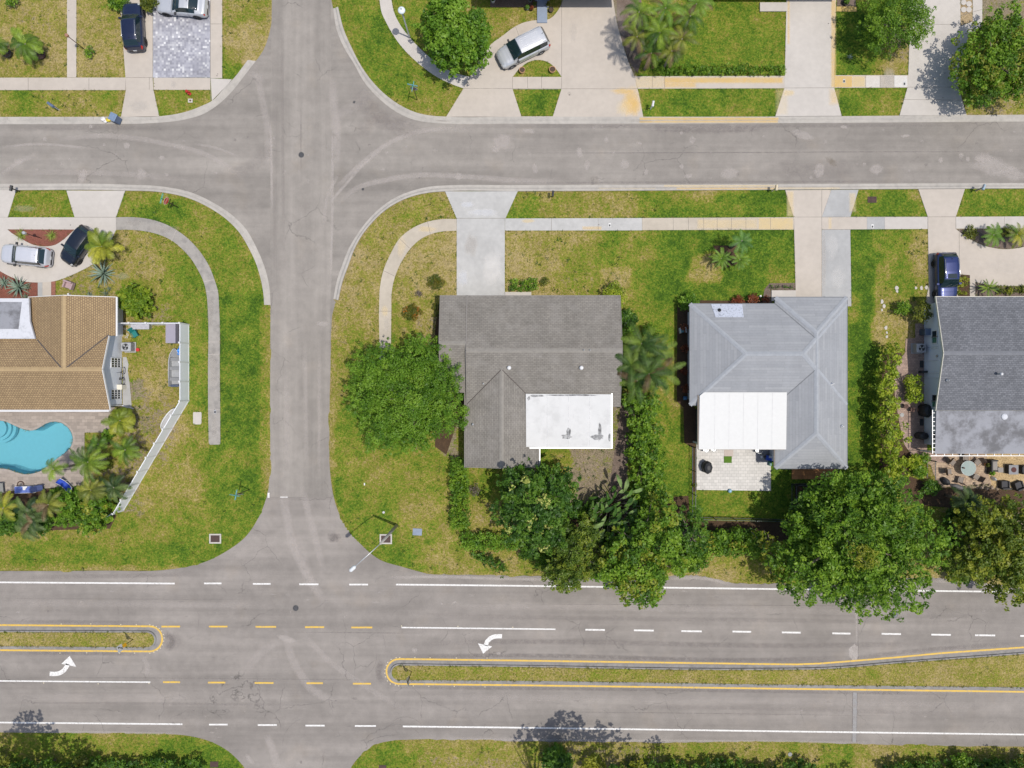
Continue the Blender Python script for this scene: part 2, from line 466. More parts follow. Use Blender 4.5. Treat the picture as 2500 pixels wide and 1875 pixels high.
iw = max(i for i, p in enumerate(E_W) if p[1] < 1100)
ie = max(i for i, p in enumerate(E_E) if p[1] < 1000)
OUT_UP = K_TL_O + E_TL + [(809,-90),(809,0)] + K_TM_O + K_MR_O[::-1] + E_E[:ie + 1] + E_W[:iw + 1][::-1] + K_ML_O[::-1]
OUT_DN = E_W[iw:][::-1][::1]
OUT_DN = E_E[ie:] + E_N + E_S + E_SW + E_W[iw:][::-1]
GRD_UP = K_TL_I + E_TL + [(809,-90),(809,0)] + K_TM_I + K_MR_I[::-1] + E_E[:ie + 1] + E_W[:iw + 1][::-1] + K_ML_I[::-1]
ROADS = [WL(GRD_UP), WL(OUT_DN)]

PAVED = []; PAVED_EDGE = []; HOLES = []
def sheet(name, poly_px, z, mat, holes=None, thick=None, kind='structure', world=False):
    poly = poly_px if world else WL(poly_px)
    hs = [WL(h) for h in (holes or [])]
    allp = [Vector((x, y, 0)) for x, y in poly]
    if name not in ('road', 'main_road', 'cross_street', 'flower_bed', 'median_grass', 'tmp'):
        PAVED.append(list(poly)) if not hs else PAVED.append(list(poly)) or HOLES.extend([list(h) for h in hs]); PAVED_EDGE.extend([list(poly)] + [list(h) for h in hs])
    loops = [allp] + [[Vector((x, y, 0)) for x, y in h] for h in hs]
    tris = tessellate_polygon(loops)
    flat = [v for lp in loops for v in lp]
    mb = MB()
    vs_ = [(v.x, v.y, z) for v in flat]
    fs = []
    for t in tris:
        a, b, c = (flat[i] for i in t)
        if (b - a).cross(c - a).z < 0: t = (t[0], t[2], t[1])
        fs.append(tuple(t))
    mb.add(vs_, fs)
    if thick:
        for lp in loops:
            n = len(lp)
            vv = [(v.x, v.y, z) for v in lp] + [(v.x, v.y, z - thick) for v in lp]
            mb.add(vv, [(i, (i + 1) % n, n + (i + 1) % n, n + i) for i in range(n)])
    o = mb.build(name, mat)
    if kind: o["kind"] = kind
    return o

# ---- lawn field: how dry and how bare the grass is, lot by lot (x0,y0,x1,y1,dry,dirt,soft)
LAWN = [
 (-90,-90,300,190,.70,.05,10),(0,0,160,60,.75,.15,14),(60,20,130,60,.85,.45,12),(200,60,300,140,.72,.0,20),(-90,221,300,285,.60,.0,8),(20,235,60,270,.42,0,8),(375,221,516,285,.47,.0,6),(545,-90,662,190,.72,.12,8),(545,130,585,190,.35,0,12),(560,90,610,150,.85,.3,12),
 (815,-90,1000,290,.42,0,10),(880,60,960,230,.32,0,26),(1000,90,1150,190,.45,0,10),(1170,20,1330,60,.58,.1,10),(1250,148,1372,189,.50,.05,4),(1251,218,1372,286,.36,0,4),(1300,240,1320,262,.2,0,10),(1340,0,1370,40,.62,.25,8),
 (1500,0,1545,190,.6,.9,6),(1550,20,1930,186,.36,0,8),(1600,60,1700,150,.28,0,18),(1560,217,1905,286,.33,0,8),(2040,28,2150,186,.22,0,8),(2160,110,2218,186,.72,.12,16),(2150,90,2218,130,.7,.7,10),(2050,216,2140,285,.22,0,10),(2160,216,2206,285,.5,.1,12),(2345,180,2590,282,.72,.45,12),(2396,-50,2590,110,.7,.7,12),
 (20,464,190,532,.45,0,6),(284,464,400,532,.48,0,8),(360,510,460,560,.22,0,14),(440,480,600,700,.50,0,14),(545,640,658,1100,.27,0,10),(560,850,640,1250,.22,0,14),(640,750,660,1200,.55,.05,3),(400,1250,600,1390,.26,0,18),(-90,1300,400,1392,.38,0,10),(-90,1385,440,1396,.62,0,4),(60,1285,420,1310,.6,.1,12),(0,1260,260,1300,.66,.3,10),
 (290,562,500,790,.60,.1,12),(330,590,400,650,.72,.35,16),(400,560,480,640,.45,.0,12),(430,650,500,790,.35,0,18),(270,690,330,790,.66,.35,12),(330,762,430,792,.72,.5,8),(170,670,280,722,.72,.45,8),
 (305,792,440,1000,.70,.10,8),(315,940,350,975,.6,.7,8),(310,975,420,1060,.7,.55,12),(320,1030,420,1120,.68,.6,12),(210,1060,300,1110,.6,.15,10),(230,1100,330,1240,.7,.5,14),
 (445,780,510,1000,.42,0,10),(440,1000,510,1090,.50,.05,12),(360,1080,500,1260,.58,.12,16),(500,1090,560,1260,.32,0,14),(420,1130,480,1200,.7,.25,14),
 (820,460,1112,740,.80,.06,10),(960,470,1050,530,.62,.0,10),(900,560,990,600,.66,0,14),(955,740,1075,830,.66,.1,10),(1020,780,1075,830,.74,.6,10),(958,780,990,830,.4,0,8),(812,740,925,830,.74,.04,10),(812,830,880,1000,.55,.02,10),(812,1000,1100,1100,.40,0,14),(930,1090,1080,1220,.50,.03,22),(840,1180,1060,1390,.36,0,14),(1000,1230,1100,1300,.62,.1,14),(806,900,816,1250,.66,.1,3),(1085,1030,1110,1110,.7,.7,8),
 (1245,467,1560,532,.64,.02,8),(1270,480,1300,530,.4,0,10),(1565,467,1640,532,.30,0,12),(1640,467,1720,500,.62,0,12),(1640,500,1936,532,.25,0,10),(1860,467,1936,532,.16,0,10),
 (1236,565,1540,715,.82,.08,12),(1380,620,1440,700,.55,.35,14),(1480,565,1560,620,.42,0,14),(1560,566,1645,760,.36,0,12),(1600,566,1700,740,.18,0,12),(1650,566,1936,735,.16,0,12),(1700,640,1755,690,.80,.05,9),(1880,620,1936,720,.35,0,10),(1520,750,1600,830,.55,.1,8),(1590,740,1652,860,.35,.02,8),(1620,860,1680,1050,.52,.03,10),(1640,1010,1680,1060,.22,0,8),(1620,1060,1680,1210,.36,.02,8),
 (2078,560,2130,1160,.17,0,7),(2078,720,2095,780,.45,0,6),(2090,700,2110,1100,.10,0,8),(2140,560,2262,760,.66,.06,10),(2130,565,2160,640,.30,0,10),(2185,560,2215,700,.36,0,10),(2230,600,2262,660,.72,.3,8),(2135,780,2210,830,.72,.1,8),(2090,466,2150,530,.42,0,8),(2130,470,2160,530,.18,0,8),(2160,466,2250,530,.36,0,12),(2225,464,2245,480,.7,.1,6),(2345,462,2590,530,.33,0,8),
 (1310,1095,1500,1240,.66,.72,12),(1330,1110,1370,1150,.48,.2,12),(1490,990,1530,1090,.5,.6,8),(1150,1140,1240,1300,.50,.15,12),(1155,1250,1230,1290,.75,.4,10),
 (1690,1196,1950,1272,.27,0,8),(1860,1110,1960,1200,.16,0,8),(1930,1160,2050,1190,.18,0,6),
 (1050,1330,1330,1404,.60,.05,10),(1560,1340,1880,1415,.70,.1,10),(2200,1330,2590,1420,.75,.2,12),(2340,1180,2590,1400,.7,.85,12),
 (-90,1790,400,1960,.45,.05,10),(400,1810,560,1960,.30,0,14),(870,1820,1000,1960,.34,0,16),(960,1840,1320,1960,.74,.45,18),(1000,1810,1330,1835,.62,.0,8),(1300,1815,2590,1960,.66,.05,14),(1350,1830,1600,1960,.7,.5,16),(2020,1825,2060,1875,.4,0,12),
]
def vnoise(x, y, sc, seed):
    x = x / sc + 1000; y = y / sc + 1000
    xi = np.floor(x).astype(np.int64); yi = np.floor(y).astype(np.int64)
    fx = x - xi; fy = y - yi
    fx = fx * fx * (3 - 2 * fx); fy = fy * fy * (3 - 2 * fy)
    def h(a, b):
        n = (a * 374761393 + b * 668265263 + seed * 974634777) & 0x7fffffff
        n = ((n ^ (n >> 13)) * 1274126177) & 0x7fffffff
        return ((n ^ (n >> 16)) & 0xffff) / 65535.0
    return (h(xi, yi) * (1 - fx) + h(xi + 1, yi) * fx) * (1 - fy) + (h(xi, yi + 1) * (1 - fx) + h(xi + 1, yi + 1) * fx) * fy
def sdf(X, Y, poly):
    d = np.full(X.shape, 1e9); ins = np.zeros(X.shape, bool)
    n = len(poly)
    for i in range(n):
        ax, ay = poly[i]; bx, by = poly[(i + 1) % n]
        ex, ey = bx - ax, by - ay
        L = ex * ex + ey * ey
        if L < 1e-9: continue
        t = np.clip(((X - ax) * ex + (Y - ay) * ey) / L, 0, 1)
        d = np.minimum(d, (X - ax - t * ex) ** 2 + (Y - ay - t * ey) ** 2)
        if (ay > by) != (ay < by):
            c = ((ay > Y) != (by > Y)) & (X < (bx - ax) * (Y - ay) / (by - ay + 1e-12) + ax)
            ins ^= c
    d = np.sqrt(d)
    return np.where(ins, -d, d)
POOLDECK = [(-60,985),(268,985),(289,1001),(289,1055),(208,1056),(207,1150),(207,1185),(-60,1205)]
xs = np.concatenate([[-300,-200,-120,-80,-65,-58], np.arange(-53, 53.01, 0.22), [58,65,80,120,200,300]])
ys = np.concatenate([[-300,-200,-120,-80,-60,-48], np.arange(-40, 40.01, 0.22), [48,60,80,120,200,300]])
X, Y = np.meshgrid(xs, ys)
PX = X * FPX / HC + 1250; PY = 937.5 - Y * FPX / HC
sd = np.minimum(sdf(X, Y, ROADS[0]), sdf(X, Y, ROADS[1]))
wob = (vnoise(X, Y, 0.5, 3) - .5) * 0.22 + (vnoise(X, Y, 1.6, 9) - .5) * 0.22
e = np.clip((sd + 0.02 + wob * np.where(PY < 740, .25, .8) + 0.10) / 0.26, 0, 1)
Z = -0.06 + 0.13 * e * e * (3 - 2 * e)
num = np.full(X.shape, .5 * 0.01); den = np.full(X.shape, 0.01); dn = np.zeros(X.shape)
wx = (vnoise(X, Y, 2.4, 21) - .5) * 34; wy = (vnoise(X, Y, 2.4, 22) - .5) * 34
for i, (x0, y0, x1, y1, dr, di, so) in enumerate(LAWN):
    qx = PX + (wx if so > 7 else wx * .15); qy = PY + (wy if so > 7 else wy * .15)
    ddx = np.maximum(np.maximum(x0 - qx, qx - x1), 0); ddy = np.maximum(np.maximum(y0 - qy, qy - y1), 0)
    area = (x1 - x0) * (y1 - y0)
    wgt = np.exp(-(ddx ** 2 + ddy ** 2) / (so * so)) * (30000.0 / (area + 1500.0)) ** 1.2
    num += wgt * dr; den += wgt; dn += wgt * di
DRY = num / den + (vnoise(X, Y, 3.2, 1) - .5) * .16 + (vnoise(X, Y, 1.1, 2) - .5) * .20 + (vnoise(X, Y, .45, 4) - .5) * .14
DIRT = dn / den
edge = np.exp(-np.clip(sd, 0, 9) / 0.28)
DRY = DRY + edge * 0.10
pd_ = sdf(X, Y, WL(POOLDECK))
Z = np.where(pd_ < -0.25, -2.2, Z)
ny, nx = X.shape
me = bpy.data.meshes.new("ground")
co = np.stack([X, Y, Z], -1).reshape(-1, 3).astype(np.float32)
idx = np.arange(nx * ny).reshape(ny, nx)
q = np.stack([idx[:-1, :-1], idx[:-1, 1:], idx[1:, 1:], idx[1:, :-1]], -1).reshape(-1, 4)
me.vertices.add(len(co)); me.vertices.foreach_set("co", co.ravel())
me.loops.add(q.size); me.loops.foreach_set("vertex_index", q.ravel().astype(np.int32))
me.polygons.add(len(q)); me.polygons.foreach_set("loop_start", np.arange(0, q.size, 4, dtype=np.int32))
me.update(calc_edges=True)
at = me.attributes.new("lawn", 'FLOAT_COLOR', 'POINT')
cc = np.zeros((len(co), 4), np.float32); cc[:, 0] = np.clip(DRY, 0, 1).ravel(); cc[:, 1] = np.clip(DIRT, 0, 1).ravel(); cc[:, 3] = 1
at.data.foreach_set("color", cc.ravel())
def grassmat(name, const=None):
    t = NT(name)
    if const: dry, dirt = const
    else:
        s = t.sep(t.attr("lawn").outputs["Color"]); dry, dirt = s[0], s[1]
    n1 = t.noise(1.3, 5.0, 0.62); n2 = t.noise(5.5, 4.0, 0.65); n3 = t.noise(17.0, 3.0, 0.7); n4 = t.noise(0.5, 3.0)
    v = t.math('ADD', t.ma(n1, 0.80, -0.40), t.ma(n2, 1.45, -0.725))
    v = t.math('ADD', v, t.ma(n3, 1.3, -0.65))
    v = t.math('ADD', v, dry)
    v = t.math('ADD', v, t.ma(t.noise(0.28, 4.0, 0.6), 0.8, -0.4))
    c = t.ramp(v, [(0.0, (0.040, 0.087, 0.010)), (0.20, (0.082, 0.156, 0.014)), (0.40, (0.143, 0.190, 0.020)), (0.58, (0.204, 0.196, 0.032)), (0.76, (0.268, 0.218, 0.066)), (1.0, (0.35, 0.275, 0.13))])
    dn_ = t.math('ADD', dirt, t.math('ADD', t.ma(n1, 0.9, -0.45), t.ma(n2, 1.1, -0.55)))
    c = t.mix(t.ss(dn_, 0.42, 0.72, 0.0, 0.85), c, t.ramp(n3, [(0.3, (0.15, 0.115, 0.085)), (0.7, (0.29, 0.24, 0.19))]))
    tuft = t.noise(9.0, 2.0, 0.5); tf2 = t.noise(2.6, 3.0, 0.6)
    c = t.mix(t.ss(tf2, 0.60, 0.70, 0.0, 0.6), c, (0.062, 0.100, 0.014))
    c = t.mix(t.ss(tuft, 0.58, 0.70, 0.0, 0.5), c, (0.05, 0.075, 0.012))
    k = t.math('MULTIPLY', t.ma(n3, 1.0, 0.50), t.ma(t.noise(42.0, 2.0, 0.6), 0.7, 0.65))
    k = t.math('MULTIPLY', k, t.ma(n4, 0.35, 0.80))
    k = t.math('MULTIPLY', k, t.ma(t.noise(7.0, 4.0, 0.7), 1.5, 0.22))
    c = t.mix(1.0, c, t.comb(k), 'MULTIPLY')
    t.bump(t.math('ADD', n3, n2), 0.9, 0.06)
    return t.fin(c, 0.95, spec=0.1)
me.materials.append(grassmat("lawn_grass"))
for p in (me.polygons,): p.foreach_set("use_smooth", np.ones(len(q), bool))
g = bpy.data.objects.new("ground", me); COL.objects.link(g); g["kind"] = "structure"
M_GRASS_MED = grassmat("median_grass", (0.70, 0.22))
M_GRASS_GREEN = grassmat("bed_grass", (0.2, 0.0))

# ---- asphalt
sheet("road", OUT_UP, 0.020, M_ASPH_X)
sheet("main_road", OUT_DN, 0.016, M_ASPH_M)
sheet("cross_street", [(665,-90),(808,-90),(809,300),(810,420),(812,640),(806,760),(804,1150),(809,1190),(812,1213),(652,1213),(657,1180),(660,1100),(661,760),(660,640),(660,300)], 0.024, M_ASPH_Y)

# ---- kerbs
def resample(pts, n):
    P = [Vector(p) for p in pts]; d = [0]
    for i in range(1, len(P)): d.append(d[-1] + (P[i] - P[i - 1]).length)
    out = []; j = 0
    for k in range(n):
        s = d[-1] * k / (n - 1)
        while j < len(P) - 2 and d[j + 1] < s: j += 1
        t = (s - d[j]) / max(d[j + 1] - d[j], 1e-9)
        out.append(P[j].lerp(P[j + 1], min(1, t)))
    return out
def kerb(name, outer, inner, mat, prof=((0, .028), (.42, .036), (.60, .10), (.70, .128), (1, .132), (1.0, .0))):
    n = 120
    O = resample(WL(outer), n); I = resample(WL(inner), n)
    mb = MB()
    mb.grid([[(*(O[i].lerp(I[i], a)), z) for a, z in prof] for i in range(n)])
    for i in (0, n - 1):
        b = [(*(O[i].lerp(I[i], a)), z) for a, z in prof[:-1]]
        b += [(b[-1][0], b[-1][1], -.05), (b[0][0], b[0][1], -.05)]
        mb.add(b, [tuple(range(len(b)))])
    o = mb.build(name, mat); o["kind"] = "structure"
    return o
kerb("kerb", K_TL_O, K_TL_I, M_KERB)
kerb("kerb", K_TM_O, K_TM_I, M_KERB)
kerb("kerb", K_ML_O, K_ML_I, M_KERB)
kerb("kerb", K_MR_O, K_MR_I, M_KERB)

# ---- concrete paths and drives (z .11 on ground .07)
ZP = 0.112
def slab(name, px, mat=M_CONC, z=ZP, th=0.09): return sheet(name, px, z, mat, thick=th)
slab("pavement", [(-80,191),(308,190.5),(308,221),(-80,221)])
slab("driveway", [(288,-80),(308,191),(309,221),(297,286),(390,285),(376,221),(374,191),(374,30),(362,28),(350,20),(342,5),(338,-80)], z=ZP-.002)
slab("garden_path", [(165.4,-80),(188,-80),(188,190),(165.4,190)], M_CONC, ZP-.004)
slab("pavement", [(376,191),(515,191.6),(515,220.4),(377,220.4)])
slab("mosaic_driveway", [(374.6,-80),(514.6,-80),(514.6,190.6),(374.6,190.6)], M_MOSAIC, ZP-.006)
slab("driveway", [(515.4,-80),(543.5,-80),(543.5,192),(515.4,192)])
slab("pavement", [(515.8,192.5),(567,195),(560,204),(518.4,247)], M_CONC_W)
slab("pavement", cr([(926.7,0),(932,31),(945,59.5),(979,113),(1021.6,155.8),(1064,187),(1106.6,208),(1131.5,216.7)]) + cr([(1147,188.4),(1121,182.7),(1078,163),(1035.8,129),(999,90.6),(976,59.5),(963.5,34),(956,0),(952,-80)]) + [(922,-80)], M_CONC_W)
HALF = cr([(1251.4,189),(1270,167),(1292.5,151.6),(1318,147.5),(1340.6,154.4),(1357.6,170),(1371,189)])
TRAP = [(1251.4,218.7),(1370.5,218.7),(1349.7,285),(1272.7,285)]
slab2 = sheet("driveway", [(1089.6,286),(1132,216.9),(1147.6,188.4)] + cr([(1163,161.5),(1173,141.6),(1203,106),(1228,88),(1250,71),(1278,56.7),(1311,50.4),(1340.6,48),(1363,25.5),(1374.6,0),(1378,-80)]) + [(1490,-80)] + cr([(1496.5,0),(1505,54),(1519,105),(1533,150),(1547.5,187),(1556,218),(1570,286)]), ZP-.001, M_CONC, holes=[HALF, TRAP], thick=.09)
slab("pavement", [(1548,187.5),(1915,186.5),(1914,216.5),(1557,217.6)], M_CONC, ZP-.004)
slab("driveway", [(1921,-80),(2041.5,-80),(2035,186),(2035,215),(2053.5,284),(1892,285),(1914,216.5),(1915,186)], M_CONC_W)
slab("pavement", [(2035.5,185),(2216,184.5),(2214,215),(2035.5,215.3)], M_CONC, ZP-.004)
slab("driveway", [(2219,-80),(2219,94),(2216,184),(2214,215),(2194.6,283),(2358,282),(2338,214),(2338,180),(2360,100),(2396,60),(2397,-80),(2373,-80),(2373,54),(2343,65),(2343,-80)], M_CONC_W)
slab("garden_path", [(1854,8),(1920,8),(1920,29.5),(1854,29.5)], M_CONC_W, ZP+.05)
# south side of the street, west
slab("driveway", [(-80,465),(41,465),(21,531),(-80,531)], M_CONC_W)
slab("driveway", [(164,466),(306.8,466.5),(284.7,531),(184,531)], M_CONC_W, ZP+.004)
ISL = [(20,560.6)] + [(184,561)] + cr([(158.6,584.5),(136,598.6),(113,602),(85,598.6),(51,581.7),(31,570)])
sheet("driveway", [(-80,531.3),(284.7,531.3),(284.7,562),(270,592),(255,622),(240,632)] + cr([(236,640),(221,650),(198,662),(170,675),(136,686.5),(99,690),(56.7,686.5),(25.5,675),(0,661),(-30,640),(-60,600)]) + [(-80,580)], ZP, M_CONC_W, holes=[ISL], thick=.09)
slab("garden_path", [(105.5,686),(126.6,686),(126.6,735),(105.5,735)], M_CONC, ZP-.004)
slab("garden_path", [(94,686),(105.3,686),(105.3,735),(94,735)], M_CONC_GREY, ZP-.008)
slab("brick_edging", [(127,686),(137,684),(137,735),(127,735)], M_BRICK, ZP-.006)
slab("pavement", cr([(284.8,531),(326,531),(368,536),(408,549),(433.5,563),(464.6,587),(490,615.6),(510,646.8),(524,681),(532.6,709),(536,751.6),(537.7,910),(538.5,1000),(539,1082)]) + [(537,1085),(514,1085.5)] + cr([(511,1082),(509.5,1000),(509,910),(508.5,751.6),(505.7,720.5),(498.6,689),(487,663.8),(470,635.5),(447.6,610),(422,588.7),(396.6,576),(368,567.5),(326,562),(284.8,561.8)]), M_CONC_OLD)
# south side, middle and east
slab("driveway", [(1087,468),(1264,467.7),(1234,533.5),(1115,533.5)], M_CONC_BLUE)
slab("driveway", [(1115.2,534),(1232.5,534),(1232.5,735),(1115.2,735)], M_CONC_BLUE, ZP-.002)
slab("pavement", cr([(1114.8,535),(1078,535.8),(1044,542),(1007.5,557.6),(976,583),(953.6,621),(936.6,661),(928,703.5),(926,751.6),(926.7,842)]) + [(927,905),(955,905)] + cr([(955,845),(956,760),(957,712),(965,675),(984.8,632.6),(1007.5,601.5),(1027,584.5),(1050,573),(1078,566),(1114.8,563.8)]), M_CONC_TAN)
slab("pavement", [(1233,534),(1567,533),(1567,563),(1233,563.5)], M_CONC_BLUE)
slab("pavement", [(1567.4,533),(1936.8,531),(1936.8,561),(1567.4,562.5)], M_CONC_TAN)
slab("driveway", [(1916,465),(2028,464.5),(2005,531),(2005,735),(1942,735),(1937,531)], M_CONC)
slab("driveway", [(2028.4,464.5),(2094.6,464),(2074.7,530.5),(2005.3,530.8)], M_CONC_GREY)
slab("pavement", [(2005.3,531),(2115,530.6),(2115,560.4),(2005.3,560.8)], M_CONC)
slab("pavement", [(2115.3,530.6),(2158,530.4),(2158,560),(2115.3,560.4)], M_CONC_GREY, ZP-.003)
slab("pavement", [(2158.3,530.4),(2263,530),(2263,559.6),(2158.3,560)], M_CONC_W)
slab("driveway", [(2005.3,561.2),(2074.5,561),(2077,748),(2005.3,748)], M_CONC_GREY, ZP+.002)
BED4 = [(2332,559.8),(2356.6,578.8),(2385,594.4),(2421.8,605.7),(2455.8,609),(2500,603),(2590,575),(2590,558)]
slab("driveway", [(2240.5,462.7),(2354,462),(2331.7,529.8),(2263.5,529.8)], M_CONC)
slab("pavement", [(2331.9,530),(2590,528.5),(2590,557.4),(2331.9,559)], M_CONC_W)
sheet("driveway", [(2263.5,530.2),(2331.6,530.2),(2331.6,559.4)] + cr([(2356.6,578.8),(2385,594.4),(2421.8,605.7),(2455.8,609),(2500,603),(2590,575)]) + [(2590,690),(2500,698),(2440,699),(2413,696),(2379,689),(2379,735),(2366,735),(2366,720),(2366,672),(2337,670),(2337,745),(2256,745),(2266,700)], ZP, M_CONC, thick=.09)
slab("access_cover_pad", [(473.5,1006),(492,1006),(493,1009),(493,1033),(490,1036),(475,1036),(472.5,1033),(472.5,1009)], M_CONC_W, 0.10)
slab("doorstep", [(1233,713.5),(1297,713.5),(1297,735),(1233,735)], M_CONC_W, 0.2, .2)
slab("doorstep", [(1882,709.5),(1941,709.5),(1941,735),(1882,735)], M_CONC_W, 0.2, .2)

def grow0(poly, d):
    n = len(poly); out = []
    a = sum(poly[i][0] * poly[(i + 1) % n][1] - poly[(i + 1) % n][0] * poly[i][1] for i in range(n))
    sgn = 1 if a > 0 else -1
    for i in range(n):
        p0 = Vector(poly[i - 1]); p = Vector(poly[i]); p1 = Vector(poly[(i + 1) % n])
        d0 = (p - p0); d1 = (p1 - p)
        if d0.length < 1e-6: d0 = d1
        if d1.length < 1e-6: d1 = d0
        t = (d0.normalized() + d1.normalized())
        if t.length < 1e-6: t = d1
        t.normalize()
        nn = Vector((t.y, -t.x)) * sgn
        out.append((p.x + nn.x * d, p.y + nn.y * d))
    return out
# ---- patios and beds
POOL = cr([(-56,1040),(-30,1028),(0,1026.5),(11,1028),(37,1038.6),(62,1048.6),(82,1050.5),(99,1043),(116,1033),(133,1029),(150,1031.6),(167,1043),(177,1058.5),(179.5,1075.5),(173,1092.5),(159,1106.6),(139,1121),(122,1135),(105,1147.7),(85,1155),(62,1157.6),(42.5,1153),(23,1146),(0,1143),(-30,1140),(-52,1120),(-58,1080),(-56,1040)])[:-1]
sheet("pool_deck", POOLDECK, 0.10, M_PAVE_POOL, holes=[POOL], thick=0.3)
pw = WL(POOL)
def pinset(poly, d):
    cx = sum(p[0] for p in poly) / len(poly); cy = sum(p[1] for p in poly) / len(poly)
    return [(cx + (x - cx) * d, cy + (y - cy) * d) for x, y in poly]
t_ = NT("pool_plaster"); vo_ = t_.noise(3.0, 3.0)
M_PLASTER = t_.fin(t_.mix(1.0, (0.20, 0.42, 0.48), t_.comb(t_.ma(vo_, 0.12, 0.94)), 'MULTIPLY'), 0.7)
mb = MB()
n_ = len(pw)
lo_ = pinset(pw, 0.90)
mb.add([(x, y, 0.10) for x, y in pw] + [(x, y, -1.0) for x, y in pw] + [(x, y, -1.35) for x, y in lo_],
       [(i, (i + 1) % n_, n_ + (i + 1) % n_, n_ + i) for i in range(n_)] + [(n_ + i, n_ + (i + 1) % n_, 2 * n_ + (i + 1) % n_, 2 * n_ + i) for i in range(n_)] + [tuple(range(2 * n_, 3 * n_))])
pool = empty("swimming_pool", (*W(60, 1090), 0.0), 0, "kidney shaped turquoise swimming pool in the paved deck south of the brown roofed house", "swimming pool")
mb.build("pool_shell", M_PLASTER, pool, world=True)
mb = MB(); i1 = pinset(pw, .994); mb.add([(x, y, .101) for x, y in i1] + [(x, y, -.14) for x, y in i1], [(i, (i + 1) % n_, n_ + (i + 1) % n_, n_ + i) for i in range(n_)]); mb.build("waterline_tile", plain("dark_blue_tile", (.03, .13, .22), .3), pool, world=True)
cp_ = sheet("tmp", grow0(POOL, 5), .104, plain("pool_coping", (.31, .27, .235), .8, var=.25, scale=6), holes=[POOL], kind=None); cp_.name = "coping"; cp_.parent = pool; cp_.location = -pool.location
t_ = NT("pool_water")
tb = t_.n("ShaderNodeBsdfTransparent"); tb.inputs[0].default_value = (0.74, 0.92, 0.95, 1)
gl = t_.n("ShaderNodeBsdfGlossy"); gl.inputs["Roughness"].default_value = 0.05
lw = t_.n("ShaderNodeFresnel"); lw.inputs[0].default_value = 1.33
bp = t_.n("ShaderNodeBump"); bp.inputs["Strength"].default_value = 0.25; bp.inputs["Distance"].default_value = 0.03
t_.l(t_.noise(3.5, 3.0), bp.inputs["Height"]); t_.l(bp.outputs[0], gl.inputs["Normal"]); t_.l(bp.outputs[0], lw.inputs["Normal"])
mx_ = t_.n("ShaderNodeMixShader"); t_.l(lw.outputs[0], mx_.inputs[0]); t_.l(tb.outputs[0], mx_.inputs[1]); t_.l(gl.outputs[0], mx_.inputs[2]); t_.l(mx_.outputs[0], t_.out.inputs[0])
wm = MB(); wm.add([(x, y, -0.02) for x, y in pw], [tuple(range(n_))[::1]])
wo_ = wm.build("pool_water", t_.m, pool, world=True)
mb = MB()
for k, rr in enumerate((2.0, 1.62, 1.24)):
    cx, cy = W(-14, 1046)
    mb.cyl(cx, cy, -1.2, -0.28 - 0.26 * (2 - k) if False else -0.85 + 0.26 * k, rr * 0.72, n=28)
mb.build("pool_steps", M_PLASTER, pool, world=True)

slab("patio", [(1700,1085),(1881,1085),(1881,1198),(1700,1195.5)], M_PAVE_WHITE, 0.10)
slab("patio", [(1932,1135),(2041,1135),(2041,1169.5),(1932,1169.5)], M_PAVE_ORANGE, 0.12)
slab("garden_path", [(1767,1098),(1789,1098),(1789,1115),(1767,1115)], plain("pinkish_paver", (0.42,0.36,0.32), .85), 0.125)
slab("side_patio", [(2233,790),(2262,790),(2262,1100),(2310,1100),(2310,1130),(2248,1125),(2223,1109.5),(2206,1084),(2196,1040),(2185,980),(2180,930),(2192,880),(2208,862),(2210,826.7),(2233,826)], M_PAVE_SIDE, 0.10)
slab("back_patio", [(2310,1095),(2407,1095),(2407,1150),(2420,1180),(2300,1190),(2286,1175),(2277,1155),(2271,1135),(2248,1125.3),(2310,1130.3)], M_PAVE_BACK, 0.104)
slab("back_patio", [(2407.3,1095),(2600,1095),(2600,1205),(2420,1190),(2407.3,1150)], M_SAND, 0.10)
def bed(px, mat, z=0.088): return sheet("flower_bed", px, z, mat)
bed(ISL, M_MULCH_RED)
bed([(-80,640),(0,661.5),(25.5,675.5),(56.7,687),(93.5,690.5),(93.5,740),(-80,740)], M_MULCH_RED)
bed([(1653,745),(1687,738),(1760,741),(1861,738),(1861,760),(1690,760),(1690,990),(1700,1000),(1700,1095),(1692,1095),(1670,1080),(1668,995),(1652,980)], M_MULCH_DARK)
bed([(1685,733),(1862,735),(1862,752),(1685,752)], M_MULCH_DARK, .092)
bed([(1858,745),(1866,706),(1878,692),(1941,691),(1941,712),(1884,712),(1884,745)], M_MULCH_GREY)
bed([(1689,1095),(1699.6,1095),(1699.6,1200),(1689,1200)], M_MULCH_DARK)
bed([(1690,1270),(1962,1276),(1962,1320),(1690,1320)], M_MULCH_DARK)
bed([(1940,1180),(2048,1180),(2060,1290),(1940,1290)], M_MULCH_DARK, .090)
bed([(1197,-60),(1313,-60),(1313,19),(1197,19)], M_MULCH_GREY)
bed(BED4, M_MULCH_GREY)
bed([(2337,671),(2367,671),(2367,740),(2337,740)], M_MULCH_DARK)
bed([(2379.5,690),(2413,697),(2440,700),(2500,699),(2590,692),(2590,740),(2379.5,740)], M_MULCH_GREY)
bed([(2373,-60),(2373,54),(2343,65),(2343,-60)], M_GRAVEL_TAN, 0.09)
bed([(2042,-60),(2088,-60),(2088,29),(2042,29)], M_MULCH_GREY)
bed([(1505,-60),(1560,-60),(1575,120),(1556,180),(1534,150),(1520,105),(1506,54)], M_MULCH_GREY)
slab("brick_edging", [(2041,17.5),(2090,17.5),(2090,29.5),(2041,29.5)], plain("yellow_stained_pavers", (.42,.30,.10), .85, var=.3), 0.11)
bed([(1070,745),(1140,745),(1140,960),(1090,1110),(1062,1090),(1066,960),(1060,830)], M_MULCH_DARK)
bed([(1740,600),(1800,600),(1812,640),(1770,655)], M_MULCH_DARK)
